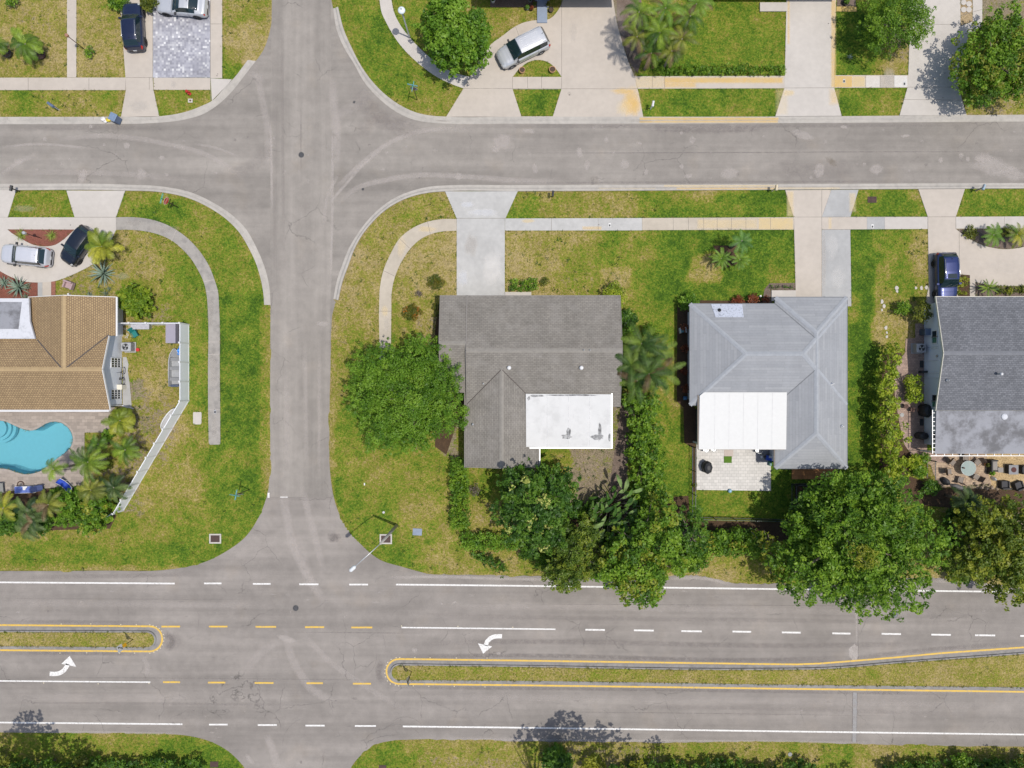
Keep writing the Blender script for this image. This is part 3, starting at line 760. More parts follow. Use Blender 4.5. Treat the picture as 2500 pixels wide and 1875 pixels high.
bed([(2290,1128),(2223,1109.5),(2215,1160),(2290,1190),(2600,1200),(2600,1260),(2200,1230),(2190,1120),(2206,1084)], M_MULCH_DARK, .086)
bed([(2148,862),(2200,862),(2204,1120),(2146,1180)], M_MULCH_DARK, .084)
bed([(1520,960),(1535,960),(1530,1240),(1480,1240),(1500,1100)], M_MULCH_GREY, .084)
bed([(1250,1240),(1680,1210),(1690,1380),(1340,1390)], M_MULCH_DARK, .085)
bed([(-80,1200),(200,1185),(300,1230),(270,1290),(-80,1300)], M_MULCH_DARK, .085)

# ---- medians
def arc(cx, cy, r, a0, a1, n=14): return [(cx + r * math.cos(R(a0 + (a1 - a0) * i / n)), cy - r * math.sin(R(a0 + (a1 - a0) * i / n))) for i in range(n + 1)]
MEDL = [(-80,1542)] + [(0,1542),(200,1542.4)] + [(360,1543)] + arc(361,1560.7,17.7,90,-90)[1:-1] + [(360,1578.4),(0,1575.8),(-80,1575.6)]
MEDR = cr([(2590,1588),(2500,1595),(2187,1618),(2017,1631.6),(1875,1634),(1250,1626.5),(976,1623)]) + arc(974.7,1640.8,17.8,90,270)[1:-1] + cr([(976,1658.6),(1250,1660),(1875,1669),(2500,1676),(2590,1677)])
grow = grow0
for i, (md, lab) in enumerate(((MEDL, 'l'), (MEDR, 'r'))):
    sheet("median_grass", md, 0.17, M_GRASS_MED, thick=0.15)
    a = WL(md); b = WL(grow(md, 4.2)); c = WL(grow(md, 10.5)); n = len(md)
    m = MB()
    rows = [[(*p, .15) for p in a], [(*p, .175) for p in WL(grow(md, .3))], [(*p, .17) for p in WL(grow(md, 3.6))], [(*p, .04) for p in b], [(*p, .022) for p in c]]
    rows = [[*r, r[0]] for r in rows]
    m.grid(rows)
    o = m.build("median_kerb", M_KERB_M); o["kind"] = "structure"

# ---- painted markings and stains
def paint(name, col):
    t = NT(name)
    n = t.noise(9, 6.0, 0.75)
    c = t.mix(1.0, (*col,), t.comb(t.ma(t.noise(2.5, 4.0), 0.24, 0.86)), 'MULTIPLY')
    c = t.mix(t.ss(n, 0.50, 0.64, 0.0, 0.75), c, (0.26, 0.235, 0.215))
    return t.fin(c, 0.7)
M_PW = paint("white_road_paint", (0.66, 0.65, 0.63)); M_PY = paint("yellow_road_paint", (0.62, 0.40, 0.06))
def strip_poly(pts, w):
    P = [Vector(p) for p in pts]; L = []; Rr = []
    for i, p in enumerate(P):
        d = (P[min(i + 1, len(P) - 1)] - P[max(i - 1, 0)])
        if d.length < 1e-9: d = Vector((1, 0))
        d.normalize(); nn = Vector((-d.y, d.x)) * w / 2
        L.append(p + nn); Rr.append(p - nn)
    return L, Rr
MARKZ = [0.034]
def mark(pts, w=4.0, mat=M_PW, name="road_marking"):
    L, Rr = strip_poly(pts, w)
    MARKZ[0] += 0.00003
    z = MARKZ[0]
    rows = [[(*W(a.x, a.y), z), (*W(b.x, b.y), z)] for a, b in zip(L, Rr)]
    m = MB(); m.grid([r[::-1] for r in rows]); o = m.build(name, mat); o["kind"] = "structure"
    return o
mark([(-80,1421),(0,1421.4),(427,1424.3)])
mark([(967,1426.8),(1250,1429.6),(1875,1437.6),(2500,1445),(2590,1446)])
for x0, x1, y in ((498.6,541,1424),(617.6,661,1425.2),(730.7,778,1426.2),(852.8,898.7,1426.8)): mark([(x0, y), (x1, y)])
mark([(-80,1763),(0,1763.4),(446,1767.6)])
mark([(983.4,1773),(1250,1775.8),(1875,1784.6),(2500,1792.8),(2590,1794)])
for x0, x1, y in ((510.8,556,1768.5),(629.8,676,1769.6),(746,793,1771),(866.7,918,1771.9)): mark([(x0, y), (x1, y)])
for x0, x1, y in ((394.6,440,1529.4),(510.5,555.6,1529.4),(624,674.6,1530),(745,791.6,1530.8),(858,909,1531.6),(398.6,440,1665),(508,550.5,1666),(622,668,1667),(748.5,788.5,1667.6),(862,905.8,1668.8)): mark([(x0, y), (x1, y)], 4.2, M_PY)
mark([(-80,1661.5),(0,1662),(367.5,1665)], 3.4)
mark([(980.5,1531.6),(1356,1535.9)], 3.4)
for x0, x1, y in ((1429,1476.6,1537),(1547.5,1596,1538.4),(1663,1713,1540.4),(1788,1833.6,1541.5),(1908.4,1954.6,1543.5),(2031.7,2075.9,1545.8),(2152,2199,1547),(2273,2321,1549),(2380,2429,1550.3),(2490,2540,1552)): mark([(x0, y), (x1, y + .7)], 4.2)
mark([(2590,1571),(2500,1580),(2300,1594),(2187,1604.7),(2073,1614),(2002,1619.5),(1946,1621.7),(1875,1621),(1250,1612),(976,1608.6)] + arc(974,1639,30.4,90,270)[1:] + [(1250,1672.3),(1875,1680.6),(2500,1688.6),(2590,1690)], 4.2, M_PY)
mark([(-80,1525),(0,1525.7),(365,1528.8)] + arc(366,1559.4,30.6,90,-90)[1:] + [(0,1587),(-80,1586.5)], 4.2, M_PY)
mark([(684,1213.5),(703,1213.5)], 2.2)
mark([(656,1203),(656,1215)], 5)
def arrow(tail, head, base_c, label):
    """curved arrow: list of centre points, then the head triangle"""
    L, Rr = strip_poly(cr(tail, 5), 10.5)
    z = 0.036
    m = MB(); m.grid([[(*W(b.x, b.y), z), (*W(a.x, a.y), z)] for a, b in zip(L, Rr)])
    hp = [(*W(*p), z) for p in head]
    m.add(hp, [(0, 1, 2)])
    root = tag(m.build("turn_arrow", M_PW), label, "road marking", "left turn arrows painted on the main road")
arrow([(121.8,1644.5),(133,1645),(146,1643),(157,1636),(163.5,1627),(166,1621)], [(150.2,1620.3),(187,1627.5),(170.8,1601)], None, "white curved turn arrow pointing up beside the short left median")
arrow([(1225.6,1553),(1210,1553.3),(1197,1558),(1189,1566),(1186,1576)], [(1201.6,1577.8),(1167,1570.2),(1179.7,1595.5)], None, "white curved turn arrow pointing down beside the long right median")

# soft stains: vertex alpha on thin sheets
def stainmat(name, under, lo=.45):
    t_ = NT(name)
    a_ = t_.attr("col")
    al = t_.math('MULTIPLY', a_.outputs["Alpha"], t_.ss(t_.noise(2.0, 5.0, 0.65), 0.32, 0.62, lo, 1.0))
    al = t_.math('MULTIPLY', al, t_.ss(t_.noise(14, 3.0, 0.7), 0.3, 0.7, max(.7, lo), 1.0))
    add = t_.mix(1.0, (*under,), t_.comb(t_.ma(al, -1.0, 1.0)), 'MULTIPLY')
    t_.put(t_.b.inputs["Base Color"], t_.mix(1.0, a_.outputs["Color"], add, 'ADD')); t_.b.inputs["Roughness"].default_value = 0.9
    t_.b.inputs["Specular IOR Level"].default_value = 0.2
    tr_ = t_.n("ShaderNodeBsdfTransparent"); mxs = t_.n("ShaderNodeMixShader")
    t_.l(al, mxs.inputs[0]); t_.l(tr_.outputs[0], mxs.inputs[1]); t_.l(t_.b.outputs[0], mxs.inputs[2]); t_.l(mxs.outputs[0], t_.out.inputs[0])
    return t_.m
M_STAIN = stainmat("asphalt_stain", (0.225, 0.200, 0.185))
M_STAINC = stainmat("concrete_stain", (0.40, 0.36, 0.31), .72)
M_STAINW = stainmat("roof_stain", (0.6, 0.6, 0.6))
class Decal:
    def __init__(s, z): s.v = []; s.f = []; s.c = []; s.z = z
    def strip(s, pts, w, col, a, soft=True, smooth=True):
        pts = cr(pts, 6) if smooth and len(pts) > 2 else pts
        P = [Vector(p) for p in pts]
        if soft and len(P) == 2: P = [P[0].lerp(P[1], i / 4) for i in range(5)]
        s.z += 0.00006; b = len(s.v); offs = (-.5, -.2, .2, .5) if soft else (-.5, .5)
        for i, p in enumerate(P):
            d = (P[min(i + 1, len(P) - 1)] - P[max(i - 1, 0)]).normalized(); nn = Vector((-d.y, d.x))
            e_ = min(1, min(i, len(P) - 1 - i) / max(1, len(P) * 0.2)) if soft else 1
            for o in offs:
                q = p + nn * (o * w); s.v.append((*W(q.x, q.y), s.z)); s.c.append((*col, a * e_ * (1 if (abs(o) < .4 or not soft) else 0)))
        m = len(offs)
        for i in range(len(P) - 1):
            for j in range(m - 1): s.f.append((b + i * m + j + 1, b + i * m + j, b + (i + 1) * m + j, b + (i + 1) * m + j + 1))
    def blob(s, x, y, rx, ry, col, a, rot=0, core=.55, n=18):
        s.z += 0.00006; b = len(s.v); rr = random.Random(int(x * 7 + y))
        wob = [1 + rr.uniform(-.18, .18) for _ in range(n)]
        s.v.append((*W(x, y), s.z)); s.c.append((*col, a))
        c, sn = math.cos(R(rot)), math.sin(R(rot))
        for ring, al_ in ((core, a), (1.0, 0)):
            for k in range(n):
                t = 2 * math.pi * k / n; u = math.cos(t) * rx * ring * wob[k]; w_ = math.sin(t) * ry * ring * wob[k]
                s.v.append((*W(x + u * c - w_ * sn, y + u * sn + w_ * c), s.z)); s.c.append((*col, al_))
        for k in range(n):
            k1 = (k + 1) % n
            s.f.append((b, b + 1 + k1, b + 1 + k)); s.f.append((b + 1 + k, b + 1 + k1, b + 1 + n + k1, b + 1 + n + k))
    def rect(s, x0, y0, x1, y1, col, a, soft=4):
        s.z += 0.00006; b = len(s.v)
        for (xx, yy, al_) in ((x0 + soft, y0 + soft, a), (x1 - soft, y0 + soft, a), (x1 - soft, y1 - soft, a), (x0 + soft, y1 - soft, a), (x0, y0, 0), (x1, y0, 0), (x1, y1, 0), (x0, y1, 0)):
            s.v.append((*W(xx, yy), s.z)); s.c.append((*col, al_ if soft else a))
        s.f += [(b + 3, b + 2, b + 1, b)] + [(b + k, b + (k + 1) % 4, b + 4 + (k + 1) % 4, b + 4 + k) for k in range(4)]
    def build(s, name, mat=None):
        me = bpy.data.meshes.new(name); me.from_pydata(s.v, [], s.f); me.update()
        at = me.attributes.new("col", 'FLOAT_COLOR', 'POINT'); at.data.foreach_set("color", np.array(s.c, np.float32).ravel())
        me.materials.append(mat or M_STAIN); o = bpy.data.objects.new(name, me); COL.objects.link(o); o["kind"] = "structure"; return o
LT = (0.36, 0.33, 0.305); DK = (0.10, 0.09, 0.085); PALE = (0.38, 0.35, 0.325)
D = Decal(0.0268)
# tyre sweeps in the upper junction
for pts, w, a in (
 ([(812,470),(850,430),(900,385),(950,350),(1010,325),(1080,315),(1160,318)], 14, .55), ([(800,500),(840,455),(890,400),(930,370)], 9, .6),
 ([(820,500),(870,460),(940,440),(1020,428),(1120,430),(1250,440),(1400,442)], 16, .5), ([(815,330),(830,280),(880,250),(900,220)], 30, .25),
 ([(812,180),(815,260),(822,330),(818,420)], 26, .45), ([(0,360),(90,352),(180,358),(215,362)], 8, .5), ([(100,345),(260,332),(400,350),(520,385),(600,440)], 16, .4),
 ([(0,430),(40,400),(95,375)], 14, .4), ([(620,150),(640,240),(655,330),(650,430)], 22, .35), ([(470,350),(530,362),(590,385)], 7, .4),
 ([(661,300),(663,400),(664,520)], 7, .6), ([(811,300),(812,420),(811,560),(806,700)], 7, .6), ([(790,560),(800,480),(830,420)], 10, .4),
 ([(560,120),(600,170),(655,200)], 20, .25), ([(0,420),(300,425),(470,440)], 18, .3)):
    D.strip(pts, w, LT, min(.7, a * 1.05))
for pts, w, a in (([(862,200),(900,260),(960,300),(1050,330)], 60, .35), ([(560,430),(620,400),(655,350)], 40, .22), ([(690,40),(690,300),(695,700)], 10, .22), ([(735,260),(735,420)], 3, .5), ([(850,620),(830,690),(818,740)], 20, .3),
 ([(0,312),(240,312),(400,311)], 16, .35), ([(1080,308),(1500,309),(2000,307),(2500,303)], 12, .35), ([(1560,312),(1700,318),(1900,312)], 20, .5), ([(1250,374),(1700,373),(2100,371),(2500,371)], 2.0, .8), ([(1250,447),(1500,446),(1900,444),(2300,444)], 7, .35), ([(670,130),(672,700)], 12, .15),([(1875,400),(2000,420),(2100,400)],60,.25),([(880,330),(900,300),(1000,320)],40,.25)):
    D.strip(pts, w, DK, a)
rr = random.Random(3)
for x, y, rx, ry in ((1415,372,8,13),(1432,402,8,14),(1306,412,7,14),(1480,341,6,8),(1690,342,9,10),(1664,407,6,7),(1524,401,12,12),(1577,421,6,8),(1680,430,12,6),(1780,424,26,14),(1210,365,12,9),(1225,346,26,20),(2000,415,14,20),(2140,413,18,14),(2346,380,7,7),(2362,388,6,7),(2296,391,6,8),(2420,405,60,26),(2400,385,26,14),(202,430,11,20),(345,425,13,16),(310,355,9,9),(222,309,5,6),(790,790,17,7),(1120,431,10,10),(110,340,6,5),(395,385,8,6),(2060,310,10,5),(1290,320,18,6),(1560,350,8,4),(45,395,12,8),(1960,330,30,12),(2210,332,12,4),(2476,425,30,18),(1012,1587,9,7),(700,1560,30,8),(1217,1594,6,5)):
    D.blob(x, y, rx, ry, LT if rx < 30 else PALE, .6 if rx < 20 else .5, rr.uniform(-20, 20), .6)
D.blob(2030,395,20,10,(0.14,.12,.09),.7,35); D.blob(1230,346,32,26,LT,.25)
for _ in range(70):
    x = rr.uniform(0, 2500); y = rr.uniform(310, 445)
    D.blob(x, y, rr.uniform(2, 6), rr.uniform(2, 5), LT if rr.random() < .7 else DK, rr.uniform(.2, .5), 0)
D.build("road_stains")
D = Decal(0.0275)
# cross street lower part and main road
for pts, w, a in (
 ([(690,1180),(700,1260),(715,1330),(760,1420),(800,1480)], 26, .45), ([(735,1180),(755,1260),(775,1330),(790,1400)], 22, .4), ([(690,1530),(720,1620),(760,1680),(830,1720)], 26, .4), ([(735,1540),(800,1610),(900,1680),(1000,1740)], 18, .3),
 ([(600,1640),(640,1590),(690,1560)], 26, .3), ([(650,1790),(665,1830),(680,1880)], 24, .5), ([(720,1300),(740,1360),(760,1440)], 30, .25), ([(350,1600),(360,1640),(352,1652)], 16, .4), ([(700,900),(700,1160)], 16, .25), ([(745,820),(748,1160)], 14, .25), ([(780,820),(778,1180)], 10, .3),
 ([(940,1410),(1050,1408),(1250,1413),(1420,1416)], 9, .7), ([(1630,1412),(1720,1412),(1790,1428)], 10, .6), ([(2270,1418),(2350,1420),(2440,1432)], 10, .5), ([(1060,1802),(1400,1806),(1700,1808),(2200,1814)], 7, .5), ([(0,1785),(240,1787),(450,1791)], 8, .5), ([(600,1840),(620,1868)], 12, .5),
 ([(0,1470),(300,1474),(700,1480)], 20, .22), ([(1000,1478),(1500,1484),(2400,1500)], 18, .22), ([(1000,1700),(1600,1706),(2500,1722)], 22, .22), ([(0,1700),(500,1703)], 22, .22)):
    D.strip(pts, w, LT, min(.7, a * 1.05))
for pts, w, a in (
 ([(1000,1570),(1300,1566),(1900,1576),(2300,1572)], 16, .42), ([(930,1604),(1250,1600),(1875,1611),(2060,1606)], 14, .6), ([(2060,1608),(2250,1588),(2500,1570)], 14, .45), ([(940,1678),(1400,1682),(2500,1697)], 10, .5),
 ([(0,1594),(200,1595),(380,1598)], 12, .5), ([(0,1517),(200,1518),(360,1520)], 10, .35), ([(400,1540),(420,1565),(405,1590)], 22, .6), ([(935,1610),(925,1640),(935,1670)], 22, .6),
 ([(1000,1500),(1250,1506),(1875,1514),(2400,1522)], 14, .25), ([(0,1655),(400,1655),(700,1658),(920,1660)], 1.6, .6), ([(640,1464),(0,1461)], 1.6, .4), ([(700,1543),(1040,1546)], 1.8, .6), ([(0,1715),(370,1717),(800,1722)], 8, .3), ([(1300,1475),(1600,1476),(2400,1482)], 1.6, .6), ([(1300,1737),(1600,1740),(2200,1748)], 1.8, .6), ([(1400,1722),(1900,1730),(2400,1745)], 14, .25),
 ([(0,1410),(300,1406),(500,1400)], 14, .3), ([(1340,1414),(1600,1412)], 14, .3)):
    D.strip(pts, w, DK, a)
D.blob(815,1312,18,13,DK,.7); D.blob(2165,1690,60,8,DK,.3); D.blob(420,1564,26,22,DK,.35); D.blob(2084,1592,13,22,PALE,.8,0,.9); D.blob(735,1860,4,5,DK,.6)
D.strip([(2089,1480),(2092,1520),(2091,1575)], 9, PALE, .55); D.strip([(2087,1690),(2087,1750),(2085,1812)], 10, (.27,.27,.27), .95, False, False)
D.strip([(2092.5,1690),(2091,1812)], 1.2, DK, .9, False, False); D.strip([(2081.5,1690),(2080,1812)], 1.2, DK, .8, False, False); D.strip([(2094,1480),(2095,1608)], 1.2, DK, .9, False, False)
for cx_, cy_, r_, a0, a1 in ((760,1820,70,100,190),(990,1800,50,10,150),(975,1830,62,20,140),(860,1600,60,-60,10)):
    D.strip(arc(cx_, cy_, r_, a0, a1, 12), 1.5, DK, .45)
for _ in range(120):
    x = rr.uniform(0, 2500); y = rr.choice([rr.uniform(1440, 1520), rr.uniform(1700, 1800), rr.uniform(1440, 1800)])
    D.blob(x, y, rr.uniform(2, 9), rr.uniform(1, 4), LT if rr.random() < .5 else DK, rr.uniform(.15, .4), 0)
D.build("road_stains")
# joints and rust-coloured sprinkler stains on the concrete
D = Decal(ZP + 0.0035)
YE = (0.52, 0.33, 0.06); YL = (0.52, 0.39, 0.16); JO = (0.13, 0.12, 0.11); GR = (0.24, 0.235, 0.23); WHT = (0.58, .58, .58); BL = (.42, .45, .50)
D.rect(1618,188.5,1912,206,YE,.75,5); D.rect(1618,200,1700,217,YE,.6,5); D.rect(1550,188,1620,217,YL,.4,4); D.blob(1540,250,26,40,YE,.8,0,.35); D.blob(1548,262,16,28,YE,.7,0,.35); D.blob(1520,224,34,9,YE,.65,0,.4); D.blob(1522,265,24,22,YL,.4,0,.3)
D.rect(1920,0,1928,110,YE,.45,3); D.rect(2026,0,2041,216,YE,.6,4); D.rect(2020,216,2050,260,YE,.45,12); D.rect(2036,186,2080,215,YE,.85,2); D.rect(2078,186,2112,215,YL,.7,4); D.blob(1925,228,16,9,YL,.5); D.rect(1890,216,1925,284,YL,.25,8)
D.rect(1700,534,1850,561,YL,.45,6); D.rect(1850,532,1936,562,YL,.75,3); D.rect(1420,552,1470,563,YE,.5,4); D.blob(1290,540,18,6,YL,.5); D.rect(2020,531,2030,560,YL,.4,3); D.rect(1918,466,1938,531,YL,.5,5); D.rect(2070,470,2090,520,YL,.4,6)
D.blob(2170,190,18,26,GR,.35); D.rect(2147,186,2180,215,GR,.4,1); D.rect(2112,186,2147,215,WHT,.5,1); D.rect(2181,186,2214,214,WHT,.8,1)
for x, y, rx, ry, c_, a in ((1150,600,18,30,GR,.55),(1130,680,14,22,BL,.6),(1200,660,26,50,WHT,.3),(1140,500,20,8,BL,.6),(1180,520,40,10,BL,.5),(2030,600,16,40,WHT,.13),(2045,680,20,30,WHT,.13),(2010,640,6,90,GR,.4),(1700,0,0,0,GR,0),(1500,60,30,60,GR,.15),(1400,80,10,30,GR,.25),(1390,230,6,6,DK,.3),(300,675,20,10,GR,.2),(60,510,30,10,GR,.15),(340,260,26,18,GR,.35),(425,207,8,10,GR,.4),(2190,640,0,0,GR,0),(2440,650,50,20,GR,.12),(980,600,12,30,YL,.3),(1040,560,26,8,YL,.4),(940,760,10,14,YL,.4),(945,790,8,26,GR,.25),(515,760,10,50,DK,.22),(523,900,10,60,DK,.2),(400,560,40,10,DK,.2),(330,545,26,8,DK,.18),(525,1040,8,30,DK,.2)):
    if rx: D.blob(x, y, rx, ry, c_, a)
for x in (71,219,1288,1322,1592): D.strip([(x,188 if x > 1000 else 192),(x,216 if x > 1000 else 220)], 1.1, JO, .8, False)
for a, b in (((366,191),(366,220)),((309,190.5),(374,190.5)),((515.5,60),(543,60)),((515,0),(515,248)),((1251.4,188),(1251.4,219)),((1371,0),(1371,218)),((1132,217),(1372,218)),((1372,218),(1555,218)),((1259,67),(1268,92)),((1914,216),(2035,215.6)),((2147,186),(2147,215)),((2181,186),(2181,215)),((2214,214),(2338,214)),((2112,186),(2112,215)),((1622,188),(1622,217)),
 ((184,531),(285,531)),((1115,533.6),(1234,533.6)),((1005,0),(1005,0.1)),((1346,534),(1346,563)),((1460,534),(1460,563)),((1643,533),(1643,562)),((1680,533),(1680,562)),((1717,533),(1717,562)),((1750,533),(1750,562)),((1785,533),(1785,562)),((1820,532),(1820,561)),((1880,532),(1880,561)),((1937,530.6),(2331,530)),((2005,465),(2005,730)),((2005.2,561),(2075,561)),((2263.6,530),(2263.6,560)),((2331.8,530),(2331.8,560)),((2340,560),(2340,670)),((2450,530),(2450,558)),((1044,541),(1051,572)),((976,583),(1000,606)),((936,661),(965,675)),((927,760),(956,760)),((2200,244),(2350,246)),((2225,60),(2343,62)),((2397,24),(2343,40)),((1530,60),(1545,62))):
    D.strip([a, b], 1.1, JO, .75, False)
for a, b in (((432,563),(420,589)),((523,683),(498,689)),((534,709),(504,712)),((537,835),(509,835)),((537,865),(509,866)),((538,1000),(509,1000))): D.strip([a, b], 1.3, PALE, .8, False)
for x, y in ((378,212),(378,205),(531,186),(533,182),(1390,233),(2021,59),(174,550),(1462,549),(525,1000),(170,27),(2300,240),(2277,192),(2305,180)): D.blob(x, y, 1.6, 1.6, (.03,.03,.03), .9)
D.build("pavement_stains", M_STAINC)
D = Decal(0.139)
D.rect(1560,287.5,1900,295,YE,.75,2); D.rect(1460,466-7,1600,463,YL,.3,2); D.rect(1650,458,1900,464,YE,.6,2); D.rect(1900,458,2050,463,YL,.45,2)
for x0 in list(range(20, 380, 70)): D.strip([(x0,287),(x0,294)], 1, JO, .6, False)
D.build("kerb_stains", M_STAINC)
D = Decal(0.0405)
D.rect(1560,293,1900,301,YE,.6,2); D.rect(1620,451,1900,457,YL,.5,2)
D.strip([(1060,293.5),(1085,295.5),(1115,293.5)], 4, DK, .7); D.strip([(1510,293.5),(1560,295.5),(1620,293.5)], 4, DK, .5); D.strip([(1160,294),(1220,294.5)], 3, DK, .5)
D.build("gutter_stains", M_STAINC)
# ================================================================= HOUSES
def house(name, cx, cy, label, cat="house", group=None):
    return empty(name, (cx, cy, 0), 0, label, cat, group)
def gable(root, x0, x1, y0, y1, ze, pitch, axis, mat, capmat, fascia=M_WHITE, rname="roof", capw=.19, th=.14, nlim=None, ends=(1, 1)):
    """gable roof over a rectangle, axis = direction of the ridge; returns the roof object"""
    mb = MB()
    if axis == 'x':
        yr = (y0 + y1) / 2; zr = ze + (y1 - y0) / 2 * pitch
        top = [(x0, y0, ze), (x1, y0, ze), (x1, yr, zr), (x0, yr, zr), (x0, y1, ze), (x1, y1, ze)]
    else:
        xr = (x0 + x1) / 2; zr = ze + (x1 - x0) / 2 * pitch
        top = [(x1, y0, ze), (x1, y1, ze), (xr, y1, zr), (xr, y0, zr), (x0, y0, ze), (x0, y1, ze)]
    bot = [(x, y, z - th) for x, y, z in top]
    mb.add(top + bot, [(0, 1, 2, 3), (3, 2, 5, 4), (6, 9, 8, 7), (9, 10, 11, 8), (0, 6, 7, 1), (4, 5, 11, 10), (0, 3, 9, 6), (3, 4, 10, 9), (1, 7, 8, 2), (2, 8, 11, 5)])
    o = mb.build(rname, mat, root, world=True, uv=True)
    c = MB()
    if axis == 'x': pts = [(x0, yr), (x1, yr)]; off = (0, capw)
    else: pts = [(xr, y0), (xr, y1)]; off = (capw, 0)
    dz = capw * pitch
    (ax, ay), (bx, by) = pts
    c.add([(ax - off[0], ay - off[1], zr - dz + .025), (bx - off[0], by - off[1], zr - dz + .025), (bx, by, zr + .04), (ax, ay, zr + .04), (bx + off[0], by + off[1], zr - dz + .025), (ax + off[0], ay + off[1], zr - dz + .025)], [(0, 1, 2, 3), (3, 2, 4, 5)])
    c.build("ridge_cap", capmat, root, world=True)
    f = MB()
    if axis == 'x':
        for y, s in ((y0, -1), (y1, 1)): f.box((x0 + x1) / 2, y + s * .03, ze - .06, x1 - x0 + .12, .05, .16)
        for x, s in ((x0, -1), (x1, 1)):
            f.bar((x + s * .03, y0, ze - .05), (x + s * .03, yr, zr - .05), .05, .18); ye = nlim if nlim is not None else y1; f.bar((x + s * .03, yr, zr - .05), (x + s * .03, ye, zr - (ye - yr) * pitch - .05), .05, .18)
    else:
        for x, s in ((x0, -1), (x1, 1)): f.box(x + s * .03, (y0 + y1) / 2, ze - .06, .05, y1 - y0 + .12, .16)
        for y, s in ((y0, -1), (y1, 1)):
            if not ends[0 if s < 0 else 1]: continue
            f.bar((x0, y + s * .03, ze - .05), (xr, y + s * .03, zr - .05), .05, .18); f.bar((xr, y + s * .03, zr - .05), (x1, y + s * .03, ze - .05), .05, .18)
    f.build("fascia", fascia, root, world=True)
    return o
def hip(root, x0, x1, y0, y1, ze, pitch, mat, capmat, th=.14, fascia=None):
    w, d = x1 - x0, y1 - y0
    if w >= d: a = (x0 + d / 2, (y0 + y1) / 2); b = (x1 - d / 2, (y0 + y1) / 2); h = d / 2 * pitch
    else: a = ((x0 + x1) / 2, y0 + w / 2); b = ((x0 + x1) / 2, y1 - w / 2); h = w / 2 * pitch
    A, B = (*a, ze + h), (*b, ze + h)
    c = [(x0, y0, ze), (x1, y0, ze), (x1, y1, ze), (x0, y1, ze)]
    mb = MB()
    vs_ = c + [A, B] + [(x, y, z - th) for x, y, z in c]
    if w >= d: fs = [(0, 1, 5, 4), (1, 2, 5), (2, 3, 4, 5), (3, 0, 4)]; hips = [(0, 4), (3, 4), (1, 5), (2, 5), (4, 5)]
    else: fs = [(0, 1, 4), (1, 2, 5, 4), (2, 3, 5), (3, 0, 4, 5)]; hips = [(0, 4), (1, 4), (2, 5), (3, 5), (4, 5)]
    fs += [(0, 6, 7, 1), (1, 7, 8, 2), (2, 8, 9, 3), (3, 9, 6, 0), (9, 8, 7, 6)]
    mb.add(vs_, fs)
    o = mb.build("roof", mat, root, world=True, uv=True)
    m = MB()
    for i, j in hips:
        p, q = Vector(vs_[i]), Vector(vs_[j])
        dd = (q - p).normalized(); s = dd.cross(Vector((0, 0, 1))).normalized() * .2
        dn = Vector((0, 0, -.2 * pitch * (1.0 if i == 4 else .7) + .022)); up = Vector((0, 0, .05))
        m.add([p - s + dn, q - s + dn, q + up, p + up, q + s + dn, p + s + dn], [(3, 2, 1, 0), (5, 4, 2, 3)])
    m.build("ridge_cap", capmat, root, world=True)
    f = MB()
    for x0_, y0_, x1_, y1_ in ((x0, y0 - .03, x1, y0 - .03), (x0, y1 + .03, x1, y1 + .03), (x0 - .03, y0 - .05, x0 - .03, y1 + .05), (x1 + .03, y0 - .05, x1 + .03, y1 + .05)):
        f.bar((x0_, y0_, ze - .06), (x1_, y1_, ze - .06), .05, .15)
    f.build("fascia", fascia or M_WHITE, root, world=True)
    return o
def walls(root, mat, rects, gables=()):
    m = MB()
    for x0, x1, y0, y1, h in rects: m.box((x0 + x1) / 2, (y0 + y1) / 2, h / 2, x1 - x0, y1 - y0, h)
    for (x, y0, y1, z0, zr, th, ax) in gables:
        ym = (y0 + y1) / 2
        if ax == 'x': P = lambda t, a, z: (x + t, a, z)
        else: P = lambda t, a, z: (a, x + t, z)
        v = [P(0, y0, z0), P(0, y1, z0), P(0, ym, zr), P(th, y0, z0), P(th, y1, z0), P(th, ym, zr)]
        m.add(v, [(0, 1, 2), (5, 4, 3), (0, 2, 5, 3), (1, 4, 5, 2), (0, 3, 4, 1)])
    return m.build("wall", mat, root, world=True)
def window(root, x, y, z, w, h, face, glass=M_DKGLASS, grid=(2, 1), frame=M_WHITE, name="window"):
    """face: 'E','W','N','S' outward direction; child frame with panes as its sub-part"""
    f = MB(); g = MB(); t = .07
    ux = (0, 1) if face in 'EW' else (1, 0)
    nx = {'E': (1, 0), 'W': (-1, 0), 'N': (0, 1), 'S': (0, -1)}[face]
    def bx(m, cu, cz, su, sz, d0, d1):
        cx = x + ux[0] * cu + nx[0] * (d0 + d1) / 2; cy = y + ux[1] * cu + nx[1] * (d0 + d1) / 2
        m.box(cx, cy, z + cz, su if ux[0] else abs(d1 - d0), su if ux[1] else abs(d1 - d0), sz)
    for s in (-1, 1): bx(f, s * (w / 2 + t / 2), 0, t, h + 2 * t, -.02, .07); 
    for s in (-1, 1): bx(f, 0, s * (h / 2 + t / 2), w, t, -.02, .07)
    for i in range(1, grid[0]): bx(f, -w / 2 + w * i / grid[0], 0, .045, h, .02, .06)
    for i in range(1, grid[1]): bx(f, 0, -h / 2 + h * i / grid[1], w, .03, .021, .055)
    bx(g, 0, 0, w, h, -.01, .02)
    fo = f.build(name, frame, root, world=True)
    go = g.build("pane", glass, fo); 
    return fo
def vent(root, px, py, z, r=.12, h=.3, mat=M_WHITE, name="roof_vent"):
    x, y = W(px, py, z); m = MB()
    m.lathe(x, y, [(r * .7, z - .25), (r * .7, z + h * .4), (r, z + h * .45), (r * .95, z + h * .8), (r * .4, z + h)], 12)
    return m.build(name, mat, root, True, world=True)
